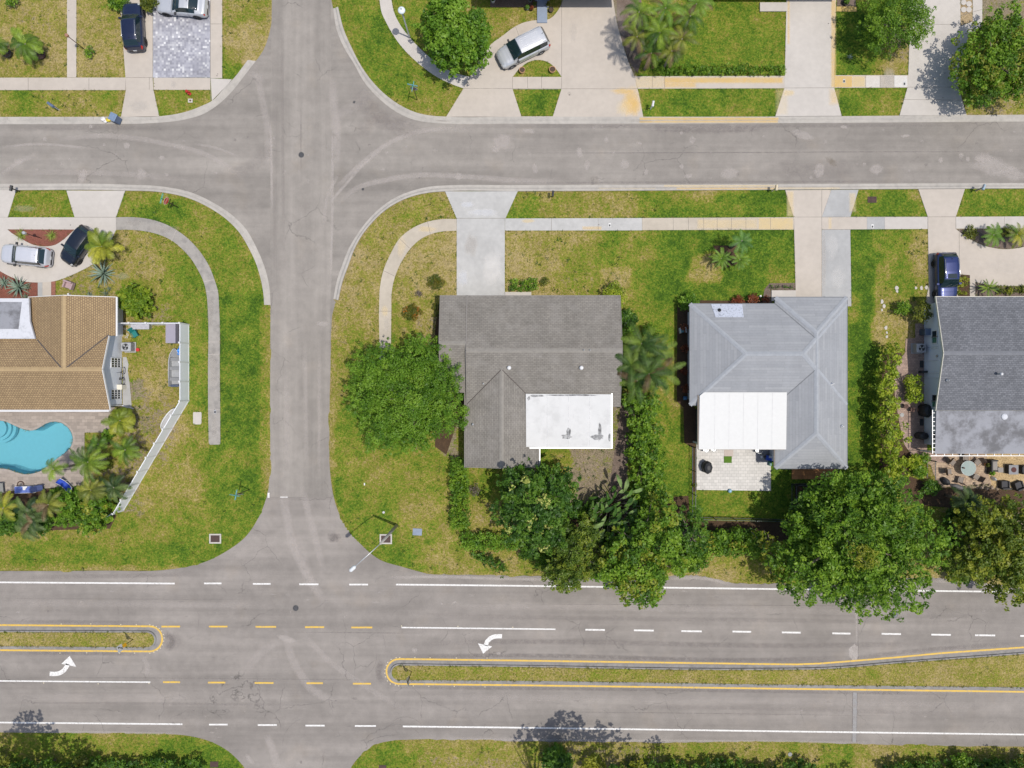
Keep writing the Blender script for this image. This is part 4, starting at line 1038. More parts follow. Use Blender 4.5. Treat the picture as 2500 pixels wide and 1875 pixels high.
def pipe(root, px, py, z, mat=M_METAL):
    x, y = W(px, py, z); m = MB(); m.cyl(x, y, z - .3, z + .3, .05, n=8); m.cyl(x, y, z - .06, z + .02, .16, .06, 10)
    return m.build("vent_pipe", mat, root, True, world=True)

# ---- house with the brown roof, west
hA = house("bungalow", -42, 3, "tan shingle roofed bungalow with pale blue end walls beside the swimming pool")
def valley(root, a, b, w=.10, mat=None):
    m = MB(); m.bar((a[0], a[1], a[2] + .01), (b[0], b[1], b[2] + .01), w, .05); m.build("valley", mat or M_VALLEY, root, world=True)
M_VALLEY = plain("valley_dark_brown", (.075, .065, .06), .9)  # dark brown for the thin strips along the roof valleys
gable(hA, -54.0, -36.1, -2.31, 4.9, 2.7, .33, 'x', M_ROOF_A, M_ROOF_CAPA, nlim=4.3)
valley(hA, (-36.1, 4.40, 2.865), (-39.4, 1.30, 3.88)); valley(hA, (-42.4, 3.96, 3.01), (-39.57, 1.30, 3.88))
gable(hA, -43.4, -35.57, 4.34, 7.78, 2.7, .31, 'y', M_ROOF_A, M_ROOF_CAPA, ends=(0, 1))
br = MB(); br.add([(-36.12, 4.34, 2.87), (-39.485, 4.34, 3.914), (-39.485, 1.18, 3.914), (-43.4, 4.34, 2.7), (-43.4, 4.9, 2.7)], [(0, 1, 2), (1, 3, 2)]); br.build("roof", M_ROOF_A, hA, world=True, uv=True)
br = MB(); br.add([(-39.30, 4.34, 3.88), (-39.485, 4.34, 3.955), (-39.485, 1.3, 3.955), (-39.30, 1.3, 3.88), (-39.67, 4.34, 3.88), (-39.67, 1.3, 3.88)], [(0, 1, 2, 3), (1, 4, 5, 2)]); br.build("ridge_cap", M_ROOF_CAPA, hA, world=True)
walls(hA, M_WALL_W, [(-53.5, -36.52, -1.9, 4.45, 2.62), (-42.9, -36.42, 4.46, 7.3, 2.60)], [(-36.52, -1.9, 4.45, 2.61, 3.62, -.1, 'x'), (7.3, -42.9, -36.42, 2.59, 3.55, -.1, 'y')])
f_ = MB()
f_.prism([(-54, 4.03), (-42.45, 4.03), (-42.9, 5.6), (-43.0, 7.62), (-54, 7.62)], 3.08, 3.27)
f_.build("flat_roof_edge", M_FLAT_EDGE, hA, world=True)
f_ = MB(); f_.prism([(-54, 4.9), (-43.9, 4.9), (-43.6, 7.3), (-54, 7.3)], 3.2, 3.28); f_.build("flat_roof", M_FLAT_GREY, hA, world=True)
for x in (-53.6, -46, -43.4):
    f_ = MB(); f_.box(x, 7.4, 1.55, .12, .12, 3.1); f_.build("porch_post", M_WHITE, hA, world=True)
for py, zz in ((885.5, 0), (963, 0)):
    yy = W(0, py, 1.2)[1]
    window(hA, -36.52, yy, 1.1, .80, 1.45, 'E', grid=(4, 3))
window(hA, -36.42, 6.5, 1.5, .75, 1.1, 'E', grid=(1, 2))
window(hA, -44, -1.9, 1.3, 1.6, 1.7, 'S'); window(hA, -47.5, -1.9, 1.1, 1.8, 2.1, 'S', name="sliding_door"); window(hA, -39.5, 7.3, 1.5, 1.5, 1.1, 'N')
vent(hA, 89, 924, 3.3, .14); vent(hA, 204, 924, 3.3, .14)
g_ = MB()
g_.box(-45.0, -2.42, 2.66, 17.6, .13, .12); g_.box(-35.47, 6.05, 2.68, .10, 3.5, .1)
g_.build("gutter", M_WHITE, hA, world=True)
g_ = MB(); g_.tube([(-36.5, -1.95, 2.5), (-36.40, -2.0, .3), (-36.0, -2.15, .15), (-35.4, -2.3, .12)], .05, 6); g_.build("downpipe", M_WHITE, hA, world=True)

# ---- middle house, weathered grey shingles
hB = house("bungalow", 2, 1, "weathered grey shingle bungalow with a white flat patio roof, left of the pale tiled one")
FB = plain('weathered_fascia', (.22,.205,.19), .9, spec=.1)
gable(hB, -4.035, 9.69, -2.0, 7.91, 2.7, .25, 'x', M_ROOF_B, M_ROOF_CAPB, FB)
gable(hB, -6.42, -4.04, -.72, 7.91, 2.7, .25, 'x', M_ROOF_B, M_ROOF_CAPB, FB)
gable(hB, -4.23, 2.39, -7.43, 2.9, 2.695, .25, 'y', M_ROOF_B, M_ROOF_CAPB, FB, ends=(1, 0))
valley(hB, (-4.2, -1.97, 2.705), (-.95, 1.28, 3.52), .07); valley(hB, (1.2, -.81, 3.0), (-.89, 1.28, 3.52), .07)
walls(hB, M_WALL_B, [(-3.7, 9.2, -1.55, 7.4, 2.62), (-3.75, 1.95, -7.0, -1.5, 2.60), (-6.0, -3.75, 3.0, 7.35, 2.61)], [(9.2, -1.55, 7.4, 2.61, 3.65, -.1, 'x'), (-7.0, -3.75, 1.95, 2.59, 3.25, .1, 'y'), (-6.0, -.3, 7.35, 2.6, 3.55, .1, 'x')])
f_ = MB()
a_, b_ = (1.23, -.88), (8.85, -5.74)
f_.add([(1.23, -.88, 3.14), (8.85, -.92, 3.14), (8.85, -5.76, 2.98), (1.27, -5.62, 2.98), (1.23, -.88, 3.02), (8.85, -.92, 3.02), (8.85, -5.76, 2.86), (1.27, -5.62, 2.86)], [(3, 2, 1, 0), (4, 5, 6, 7), (0, 1, 5, 4), (1, 2, 6, 5), (2, 3, 7, 6), (3, 0, 4, 7)])
f_.build("patio_roof", M_FLAT_WHITE, hB, world=True)
f_ = MB(); f_.box(5.06, -5.72, 2.84, 7.7, .12, .12); f_.box(8.93, -3.3, 2.93, .12, 4.9, .12); f_.box(2.48, -6.5, 2.62, .12, 1.8, .12); f_.build("gutter", M_ALU, hB, world=True)
for x in (2.6, 5.2, 8.4):
    f_ = MB(); f_.box(x, -5.3, 1.45, .12, .12, 2.86); f_.build("porch_post", M_WHITE, hB, world=True)
D = Decal(3.146)
for x, y, rx, ry in ((5.05, -4.35, .22, .5), (4.9, -4.7, .5, .25), (7.85, -4.3, .18, .9), (7.6, -4.75, .6, .3), (8.7, -4.8, .12, .4), (2.2, -1.05, .7, .12), (5.3, -1.0, 2.6, .08), (1.5, -1.3, .15, .2)):
    px, py = 1250 + x * FPX / HC, 937.5 - y * FPX / HC
    b0 = len(D.v); D.blob(px, py, rx * FPX / HC, ry * FPX / HC, (.04, .04, .04), 1.0, 0, .8)
    for i in range(b0, len(D.v)):
        vx, vy, _ = D.v[i]; D.v[i] = (vx, vy, 3.146 - (-.9 - vy) * .0328 + .004 + (0.0002 * (b0 / 37)))
for k in range(1, 4):
    px = 1283.5 + k * 52; b0 = len(D.v); D.strip([(px, 962), (px, 1094)], 1.0, (.30,.30,.30), .5, False)
    for i in range(b0, len(D.v)): vx, vy, _ = D.v[i]; D.v[i] = (vx * .9531, vy * .9531, 3.146 - (-.9 - vy * .9531) * .0328 + .008)
so = D.build("roof_mildew", M_STAINW); so.parent = hB; so.location = -hB.location; del so["kind"]
vent(hB, 1243, 898, 3.55, .19); vent(hB, 1419, 898, 3.55, .19); pipe(hB, 1180, 936, 3.2); pipe(hB, 1154, 1036, 2.9); pipe(hB, 1425, 855, 3.9); pipe(hB, 1440, 855, 3.9)
window(hB, 0.5, 7.4, 1.4, 1.6, 1.2, 'N'); window(hB, 6.5, 7.4, 1.4, 1.8, 1.2, 'N'); window(hB, -3.4, 7.4, 1.2, .1, .1, 'N', grid=(1, 1)); window(hB, -3.75, -5, 1.5, 1.4, 1.1, 'W', plain("blue_screen", (.05, .12, .3), .5)); window(hB, 9.2, 2.5, 1.5, 1.4, 1.1, 'E')
f_ = MB(); f_.box(-2.9, 7.44, 1.05, 4.0, .06, 2.1); f_.build("garage_door", M_WHITE, hB, world=True)

# ---- pale grey tiled house
M_FC = plain('grey_drip_edge', (.17,.18,.19), .9, spec=.1)
hC = house("bungalow", 23, 0, "pale grey hip tiled bungalow with a large white flat patio roof")
hip(hC, 15.98, 30.05, -1.89, 7.19, 2.7, .333, M_ROOF_C, M_ROOF_CAP, fascia=M_FC)
hip(hC, 23.65, 30.08, -7.57, 7.78, 2.705, .333, M_ROOF_C, M_ROOF_CAP, fascia=M_FC)
valley(hC, (24.5, -1.04, 2.985), (26.83, 1.29, 3.76), .06, M_FC); valley(hC, (23.67, 7.17, 2.71), (26.83, 4.0, 3.76), .06, M_FC)
walls(hC, M_WALL_W, [(16.45, 29.6, -1.4, 6.7, 2.6), (24.1, 29.61, -7.1, 7.3, 2.61)])
f_ = MB()
f_.add([(16.72, -1.05, 3.2), (17.1, -.74, 3.2), (24.48, -.74, 3.2), (24.48, -5.84, 3.04), (16.68, -5.84, 3.04)] + [(16.72, -1.05, 3.06), (17.1, -.74, 3.06), (24.48, -.74, 3.06), (24.48, -5.84, 2.9), (16.68, -5.84, 2.9)], [(4, 3, 2, 1, 0), (5, 6, 7, 8, 9)] + [(i, (i + 1) % 5, 5 + (i + 1) % 5, 5 + i) for i in range(5)])
f_.build("patio_roof", plain("bright_white_membrane", (.56, .56, .545), .7, var=.06), hC, world=True)
f_ = MB()
for k in range(1, 6): f_.bar((16.8 + k * 1.28, -.78, 3.205), (16.8 + k * 1.28, -5.8, 3.047), .03, .012)
f_.build("membrane_seam", plain("seam_grey", (.52,.52,.515), .8), hC, world=True)
f_ = MB(); f_.box(20.6, -5.80, 2.88, 7.8, .14, .14); f_.box(16.64, -3.4, 2.95, .1, 4.8, .12); f_.box(23.58, -6.6, 2.62, .1, 1.8, .12); f_.build("gutter", M_WOODGREY, hC, world=True)
for x in (17.0, 20.0, 23.2):
    f_ = MB(); f_.box(x, -5.4, 1.5, .14, .14, 2.86); f_.build("porch_post", M_WHITE, hC, world=True)
f_ = MB(); zz = lambda y: 2.72 + (7.19 - y) * .333 + .03
f_.add([(17.85, 7.17, zz(7.17)), (20.65, 7.17, zz(7.17)), (20.65, 5.95, zz(5.95)), (18.15, 5.95, zz(5.95)), (17.85, 7.17, 2.6), (20.65, 7.17, 2.6), (20.65, 5.95, 2.9), (18.15, 5.95, 2.9)], [(3, 2, 1, 0), (0, 1, 5, 4), (1, 2, 6, 5), (2, 3, 7, 6), (3, 0, 4, 7)])
f_.build("roof_patch", M_SPECKLE, hC, world=True)
pipe(hC, 2032, 937, 3.3, M_WHITE); pipe(hC, 2056, 1041, 3.0, M_WHITE); pipe(hC, 1757, 757, 3.05, M_BLACK)
window(hC, 18.5, 6.7, 1.4, 1.8, 1.2, 'N'); window(hC, 16.45, 3.5, 1.5, 1.4, 1.1, 'W'); window(hC, 16.45, 0.5, 1.5, 1.0, 1.1, 'W'); window(hC, 29.61, 2, 1.5, 1.4, 1.1, 'E'); window(hC, 19.8, -1.4, 1.1, 2.4, 2.1, 'S', name="sliding_door")
f_ = MB(); f_.box(27.0, 7.34, 1.05, 4.4, .06, 2.1); f_.build("garage_door", M_WHITE, hC, world=True)

# ---- slate grey house, east
hD = house("bungalow", 45, 2, "slate grey shingle house with a white lap siding end wall at the right edge")
gable(hD, 38.07, 60, -2.37, 7.82, 2.7, .22, 'x', M_ROOF_D, M_ROOF_CAPD, fascia=plain("cream_gutter", (.52, .50, .42), .6))
t_ = NT("lap_siding")
wv_ = t_.n("ShaderNodeTexWave"); wv_.bands_direction = 'Z'; wv_.inputs["Scale"].default_value = 2.2; wv_.wave_profile = 'SAW'; t_.l(t_.co, wv_.inputs[0])
M_SIDING = t_.fin(t_.mix(1.0, (.60, .64, .70), t_.comb(t_.math('MULTIPLY', t_.ma(wv_.outputs["Fac"], .10, .92), t_.ma(t_.noise(1.5), .16, .92))), 'MULTIPLY'), .75)
walls(hD, M_SIDING, [(38.58, 60, -5.6, 7.4, 2.55)], [(38.58, -2.37, 7.4, 2.54, 3.65, .1, 'x')])
f_ = MB()
f_.add([(38.05, -2.39, 2.78), (60, -2.39, 2.78), (60, -6.27, 2.62), (38.05, -6.27, 2.62), (38.05, -2.39, 2.64), (60, -2.39, 2.64), (60, -6.27, 2.48), (38.05, -6.27, 2.48)], [(3, 2, 1, 0), (4, 5, 6, 7), (0, 1, 5, 4), (1, 2, 6, 5), (2, 3, 7, 6), (3, 0, 4, 7)])
f_.build("flat_roof", M_FLAT_GREY, hD, world=True)
f_ = MB()
f_.box(38.0 - .20, -4.3, 2.60, .05, 3.95, .1); f_.box(49, -6.27 - .20, 2.46, 22.6, .05, .1)
for i in range(10): f_.box(37.93, -2.6 - i * .39, 2.60, .24, .04, .08)
for i in range(20): f_.box(38.2 + i * .75, -6.37, 2.46, .04, .2, .08)
f_.build("gutter_rack", M_ALU, hD, world=True)
for x in (38.2, 42, 46):
    f_ = MB(); f_.box(x, -6.2, 1.25, .12, .12, 2.5); f_.build("porch_post", M_WHITE, hD, world=True)
gm = plain("green_tinted_pane", (.06, .17, .12), .15, var=.1)
for (p0, p1, zz_, g0, g1) in ((807.5, 823.5, 1.7, M_DKGLASS, gm), (963.6, 979, 1.7, M_DKGLASS, gm)):
    for k, gmat in ((0, g0), (1, g1)):
        yc = W(0, p0 + 7.5 + k * 15.5, 1.7)[1]
        window(hD, 38.58, yc, 1.72, .50, .70, 'W', gmat, grid=(1, 1))
window(hD, 38.58, W(0, 1066, 1.6)[1], 1.75, .68, .62, 'W', grid=(1, 1))
window(hD, 42, 7.4, 1.5, 1.6, 1.2, 'N')
vent(hD, 2441, 913, 3.75, .13, .35); pipe(hD, 2313, 928, 3.4); vent(hD, 2451, 1017, 2.72, .3, .12, M_FLAT_EDGE, "roof_hatch")
f_ = MB(); x_, y_ = W(2284, 869, 2.2); f_.box(38.55, y_, 2.1, .1, .2, .25); f_.build("gable_vent", M_METAL, hD, world=True)
f_ = MB()
for py in (846, 851, 880, 910, 922): f_.tube([(38.54, W(0, py, 1.3)[1], .1), (38.53, W(0, py, 1.3)[1], 2.3)], .025, 6)
f_.build("conduit", M_VINYL, hD, world=True)

# ---- the fronts of two houses just inside the top edge
hE = house("house", 2, 40, "house front in shade behind the blue grey front step, top edge")
walls(hE, M_WALL_B, [(-2.6, 9.5, 36.4, 44, 2.6)])
gable(hE, -3.0, 10, 35.0, 44.6, 2.7, .3, 'x', M_ROOF_B, M_ROOF_CAPB)
window(hE, 0, 36.4, 1.4, 1.8, 1.2, 'S'); f_ = MB(); f_.box(2.85, 36.37, 1.05, 1.0, .06, 2.1); f_.build("front_door", plain("dark_door", (.05, .03, .03), .5), hE, world=True)
hF = house("house", 22, 40, "house front with a low grey eave at the top edge above the bright green lawn")
walls(hF, M_WALL_B, [(17.6, 30.0, 36.7, 44, 2.6)])
gable(hF, 17.2, 30.6, 35.55, 44.6, 2.72, .3, 'x', M_ROOF_D, M_ROOF_CAPD)
window(hF, 20, 36.7, 1.4, 1.8, 1.2, 'S'); f_ = MB(); f_.box(27.2, 36.67, 1.05, 4.6, .06, 2.1); f_.build("garage_door", M_WHITE, hF, world=True)
# short gate wall west of the middle house
f_ = MB(); f_.box(-5.35, .35, 0.95, 2.3, .08, 1.9); f_.box(-4.28, 0.0, 1, .1, .8, 1.9)
tag(f_.build("garden_wall", M_WALL_B), "short beige screen wall between the big feathery tree and the weathered grey bungalow", "wall")

# ---- white vinyl fence
fw = empty("vinyl_fence", (*W(462, 978), 0), 0, "white vinyl privacy fence running round the bungalow side yard and slanting down to the palms", "fence")
pts = [W(302, 793), W(462, 793), W(462, 978), W(303, 1245.5), W(276, 1257)]
gmap = [3, 5, 7, 1]
for (a, b), n in zip(zip(pts[:-1], pts[1:]), (4, 4, 8, 1)):
    for i in range(n):
        p = (a[0] + (b[0] - a[0]) * i / n, a[1] + (b[1] - a[1]) * i / n); q_ = (a[0] + (b[0] - a[0]) * (i + 1) / n, a[1] + (b[1] - a[1]) * (i + 1) / n)
        m = MB(); m.bar((*p, .93), (*q_, .93), .04, 1.72); m.bar((*p, 1.76), (*q_, 1.76), .07, .1); m.bar((*p, .12), (*q_, .12), .07, .12)
        m.build("panel", M_VINYL, fw, world=True)
        m = MB(); m.box(*p, .95, .12, .12, 1.9); m.box(*p, 1.93, .16, .16, .06); m.box(*p, 1.98, .1, .1, .05, taper=.2)
        m.build("post", M_WHITE, fw, world=True)

# ---- black picket fences round the pale tiled house's yard
def picket(label, pts, h=1.25, step=.14, post=1.9, group=None):
    root = empty("picket_fence", (*W(*pts[0]), 0), 0, label, "fence", group)
    P = WL(pts); pk = MB(); rl = MB()
    for a, b in zip(P[:-1], P[1:]):
        L = math.dist(a, b); n = max(1, int(L / step))
        for i in range(n):
            x = a[0] + (b[0] - a[0]) * (i + .5) / n; y = a[1] + (b[1] - a[1]) * (i + .5) / n
            pk.box(x, y, h / 2 + .05, .025, .025, h)
        for z in (.15, h - .05): rl.bar((*a, z), (*b, z), .04)
        m = max(1, round(L / post))
        for i in range(m):
            pp = MB(); pp.box(a[0] + (b[0] - a[0]) * i / m, a[1] + (b[1] - a[1]) * i / m, h / 2 + .1, .07, .07, h + .15); pp.build("post", M_BLACK, root, world=True)
    o = pk.build("picket", M_BLACK, root, world=True); o["kind"] = "stuff"
    rl.build("rail", M_FENCERAIL, root, world=True)
    return root
M_FENCERAIL = plain("painted_rail", (.10, .12, .13), .6, .0, var=.2)
picket("black picket fence between the white paver patio and the neighbouring lawn strip", [(1690,1090),(1690,1262)])
picket("black picket fence along the mulch strip south of the small green lawn", [(1692,1262),(1932,1268)])
picket("black picket fence stepping round the corner of the back lawn to the terracotta paving", [(1932,1268),(1932,1181),(2033,1181),(2033,1146)])
picket("black picket run beside the white flat patio roof", [(1699,1000),(1699,1086)], 1.5)
picket("black picket fence panel left of the round glass table", [(2262,1122),(2262,1166)], 1.4)

# haze-free air; yards beyond the frame are left as lawn
# ================================================================= VEGETATION
G_MID = ((.045,.108,.010),(.110,.215,.015),(.215,.33,.028))
G_LIGHT = ((.050,.125,.010),(.115,.230,.016),(.21,.34,.035))
G_DARK = ((.024,.066,.010),(.058,.138,.014),(.125,.225,.022))
G_YEL = ((.10,.135,.012),(.20,.23,.018),(.33,.33,.035))
G_OLIVE = ((.05,.075,.010),(.12,.145,.018),(.24,.25,.035))
G_TOPI = ((.08,.14,.008),(.22,.30,.018),(.42,.46,.05))
G_RED = ((.10,.025,.012),(.22,.06,.025),(.34,.14,.07))
G_CROTON = ((.05,.08,.012),(.10,.12,.015),(.20,.15,.02))
G_DEAD = ((.10,.08,.07),(.16,.13,.115),(.22,.18,.16))
def leaves(name, C, Rr, n, size, pal, parent, seed=0, tilt=.55, aspect=.55, hue=None, extra=None):
    """n leaves scattered over the shells of the given clumps"""
    r = np.random.default_rng(seed)
    C = np.asarray(C, float); Rr = np.asarray(Rr, float)
    if Rr.ndim == 1: Rr = np.stack([Rr] * 3, 1)
    area = Rr[:, 0] * Rr[:, 1]; pr = area / area.sum()
    k = r.choice(len(C), n, p=pr)
    d = r.normal(size=(n, 3)); d /= np.linalg.norm(d, axis=1)[:, None]
    d[:, 2] = np.where(d[:, 2] < -.25, -d[:, 2], d[:, 2])
    rad = 1 - r.random(n) ** 2 * .55
    P = C[k] + d * Rr[k] * rad[:, None]
    nrm = d * .55 + np.array([0, 0, .55]) + r.normal(size=(n, 3)) * tilt
    nrm /= np.linalg.norm(nrm, axis=1)[:, None]
    t = r.normal(size=(n, 3)); t -= nrm * (t * nrm).sum(1)[:, None]; t /= np.linalg.norm(t, axis=1)[:, None]
    b = np.cross(nrm, t)
    s = size * r.uniform(.6, 1.35, n)[:, None]
    fold = nrm * s * .12
    V = np.stack([P - t * s, P + b * s * aspect - fold * 0, P + t * s - fold * 2, P - b * s * aspect], 1).reshape(-1, 3)
    clump = r.random(len(C)); v = np.clip(clump[k] * .75 + r.random(n) * .55 - .15, 0, 1)
    pal = np.array(pal); c = np.where(v[:, None] < .5, pal[0] + (pal[1] - pal[0]) * (v[:, None] * 2), pal[1] + (pal[2] - pal[1]) * (v[:, None] * 2 - 1))
    if hue is not None:
        sel = r.random(len(C)) < hue[1]; m = sel[k] & (r.random(n) < .7); c[m] = np.array(hue[0]) * r.uniform(.7, 1.2, (m.sum(), 1))
    return quads(name, V, np.repeat(c, 4, 0), parent)
def quads(name, V, c, parent, mat=None):
    n = len(V) // 4
    me = bpy.data.meshes.new(name)
    me.vertices.add(len(V)); me.vertices.foreach_set("co", V.astype(np.float32).ravel())
    me.loops.add(len(V)); me.loops.foreach_set("vertex_index", np.arange(len(V), dtype=np.int32))
    me.polygons.add(n); me.polygons.foreach_set("loop_start", np.arange(0, len(V), 4, dtype=np.int32))
    me.update(calc_edges=True)
    at = me.attributes.new("col", 'FLOAT_COLOR', 'POINT')
    at.data.foreach_set("color", np.concatenate([c, np.ones((len(V), 1))], 1).astype(np.float32).ravel())
    me.materials.append(mat or M_LEAF)
    o = bpy.data.objects.new(name, me); COL.objects.link(o); o.parent = parent
    return o
_sd = [100]
M_FROND = leafmat('frond', .10)
def tree(blobs, ztop, zbot, pal, label, name="tree", leaf=.17, dens=60, lobe=(.16,.26), group=None, cat="tree", hue=None, trunk=True, spread=1.0, aspect=.55, tilt=.55, trunk_r=.18, flat=.6, toff=0.0):
    """blobs: (px,py,radius px) circles the crown fills in plan, as surveyed at mid crown height"""
    _sd[0] += 1; r = random.Random(_sd[0])
    zm = zbot + (ztop - zbot) * .6
    B = [(*W(px, py, zm), rp * (HC - zm) / FPX) for px, py, rp in blobs]
    A = sum(b[2] ** 2 for b in B)
    bx = sum(b[0] * b[2] ** 2 for b in B) / A; by = sum(b[1] * b[2] ** 2 for b in B) / A
    Rm = max(b[2] for b in B)
    C = []; Q = []
    for (x, y, rb) in B:
        nl = max(7, int(46 * spread * (rb / 4) ** 1.2)) if rb > 1.2 else max(6, int(12 * spread))
        for i in range(nl):
            f = math.sqrt((i + .5) / nl) * .93; a = i * 2.39996 + r.uniform(-.3, .3)
            lr = rb * r.uniform(*lobe) * (1.08 - .33 * f)
            if nl < 12: lr *= 1.5
            f2 = f * (1 + r.uniform(-.10, .08))
            dome = math.sqrt(max(0, 1 - f2 * f2))
            z = zbot + (ztop - zbot) * (flat * dome ** .8 + (1 - flat) * .55 + r.uniform(-.20, .12))
            C.append((x + math.cos(a) * rb * f2 * .88, y + math.sin(a) * rb * f2 * .88, min(z, ztop - lr * .5))); Q.append((lr, lr, lr * r.uniform(.55, .8)))
        for i in range(int(nl * .55)):   # inner, lower boughs seen dark through the gaps
            f = math.sqrt((i + .5) / (nl * .55)) * .82; a = i * 2.39996 + 1.1; lr = rb * r.uniform(.16, .24)
            C.append((x + math.cos(a) * rb * f, y + math.sin(a) * rb * f, zbot + (ztop - zbot) * .16 + lr * .3)); Q.append((lr, lr, lr * .5))
        for i in range(int(nl * .35)):   # twigs that break the outline
            a = r.uniform(0, 2 * math.pi); lr = rb * r.uniform(.06, .12)
            C.append((x + math.cos(a) * rb * r.uniform(.88, 1.03), y + math.sin(a) * rb * r.uniform(.88, 1.03), zbot + (ztop - zbot) * r.uniform(.25, .55))); Q.append((lr, lr, lr * .7))
    by -= toff
    root = empty(name, (bx, by, 0), 0, label, cat, group)
    C = [(c[0] - bx, c[1] - by, c[2]) for c in C]
    tot = sum(q[0] * q[1] for q in Q) * math.pi
    leaves("crown", C, Q, int(min(90000, tot * dens * 1.25)), leaf * .88, pal, root, _sd[0], tilt, aspect, hue)
    if trunk:
        m = MB(); zf = zbot + (ztop - zbot) * .25
        m.tube([(0, 0, 0), (.04, .02, zf * .5), (.0, 0, zf)], [trunk_r * 1.3, trunk_r, trunk_r * .85], 9)
        pick = r.sample(range(len(C)), min(len(C), 12))
        for i in pick:
            c = C[i]; mid = (c[0] * .5 + r.uniform(-.2, .2), c[1] * .5 + r.uniform(-.2, .2), (zf + c[2]) / 2 + .1)
            m.tube([(0, 0, zf * .92), mid, (c[0], c[1], c[2] - .05)], [trunk_r * .6, trunk_r * .32, trunk_r * .1], 6)
        m.build("trunk", M_BARK, root, True)
    return root
def bush(px, py, rp, h, pal, label, leaf=.09, dens=170, group=None, name="bush", cat="bush", elong=None, hue=None, ry=None, nl=14):
    _sd[0] += 1; r = random.Random(_sd[0])
    zm = h * .6; x, y = W(px, py, zm); k = (HC - zm) / FPX
    rx = rp * k; ryy = (ry or rp) * k
    root = empty(name, (x, y, 0), 0, label, cat, group)
    C = []; Q = []
    for i in range(nl):
        f = math.sqrt((i + .5) / nl) * .8; a = i * 2.4 + r.uniform(-.3, .3)
        lr = min(rx, ryy) * r.uniform(.32, .46)
        C.append((math.cos(a) * rx * f, math.sin(a) * ryy * f, h * (.35 + .42 * math.sqrt(1 - f * f)) + r.uniform(-.05, .05))); Q.append((lr, lr, lr * .8))
    tot = sum(q[0] ** 2 for q in Q) * math.pi
    leaves("foliage", C, Q, int(tot * dens), leaf, pal, root, _sd[0], .6, .6, hue)
    m = MB()
    for i in range(5):
        c = C[i * 2 % nl]; m.tube([(r.uniform(-.05, .05), r.uniform(-.05, .05), 0), (c[0] * .7, c[1] * .7, c[2])], [.03, .012], 5)
    m.build("stem", M_BARK, root)
    return root
def hedge(path, wpx, h, pal, label, leaf=.11, dens=110, name="hedge", jit=.15, hue=None, box=True, lump=1.0):
    _sd[0] += 1; r = random.Random(_sd[0])
    zm = h * .8; P = [Vector(W(px, py, zm)) for px, py in path]; w = wpx * (HC - zm) / FPX / 2
    root = empty(name, (*P[0], 0), 0, label, "hedge"); C = []; Q = []
    for a, b in zip(P[:-1], P[1:]):
        L = (b - a).length; d = (b - a).normalized(); nn = Vector((-d.y, d.x)); n = max(1, int(L / (.42 * lump)))
        for i in range(n + 1):
            for o in (-.62, 0, .62):
                for zz in (h * .45, h * .80):
                    p = a + d * (L * i / n + r.uniform(-.15, .15)) + nn * (w * o + r.uniform(-jit, jit)); lr = max(.2, w * .42) * r.uniform(.75, 1.25)
                    C.append((p.x - P[0].x, p.y - P[0].y, zz + r.uniform(-.12, .14))); Q.append((lr, lr, lr * .8))
    tot = sum(q[0] ** 2 for q in Q) * math.pi
    leaves("foliage", C, Q, int(min(60000, tot * dens)), leaf, pal, root, _sd[0], .6, .6, hue)
    m = MB()
    for i in range(0, len(C), 18): m.tube([(C[i][0], C[i][1], 0), (C[i][0], C[i][1], C[i][2])], [.04, .02], 5)
    m.build("stem", M_BARK, root)
    return root
def frond(V, Cc, org, az, el, L, droop, width, nl, r, pal, lean=.5, thick=1.0):
    """one feather leaf: drooping rachis with leaflets on both sides"""
    d = np.array([math.cos(az), math.sin(az)]); p = np.array(org, float); e = el
    sd_ = np.array([-math.sin(az), math.cos(az), 0.0]); seg = L / nl
    base = np.array(pal[0]) + (np.array(pal[2]) - np.array(pal[0])) * r.random() ** 1.3
    for i in range(nl):
        t = (i + .5) / nl
        dirv = np.array([d[0] * math.cos(e), d[1] * math.cos(e), math.sin(e)])
        q = p + dirv * seg
        w = width * (math.sin(math.pi * min(1, t * .86 + .12)) ** .6) * r.uniform(.85, 1.12)
        for s in (-1, 1):
            tip = q + sd_ * (s * w) + dirv * (w * lean) + np.array([0, 0, -w * .30])
            hw = seg * .42 * thick
            V += [p + dirv * (seg * .5 - hw), p + dirv * (seg * .5 + hw), tip, tip - dirv * hw * .8]
            c = base * r.uniform(.75, 1.25); Cc += [c] * 4
        # rachis
        V += [p - sd_ * .015, q - sd_ * .015, q + sd_ * .015, p + sd_ * .015]; Cc += [base * .9] * 4
        p = q; e -= droop / nl
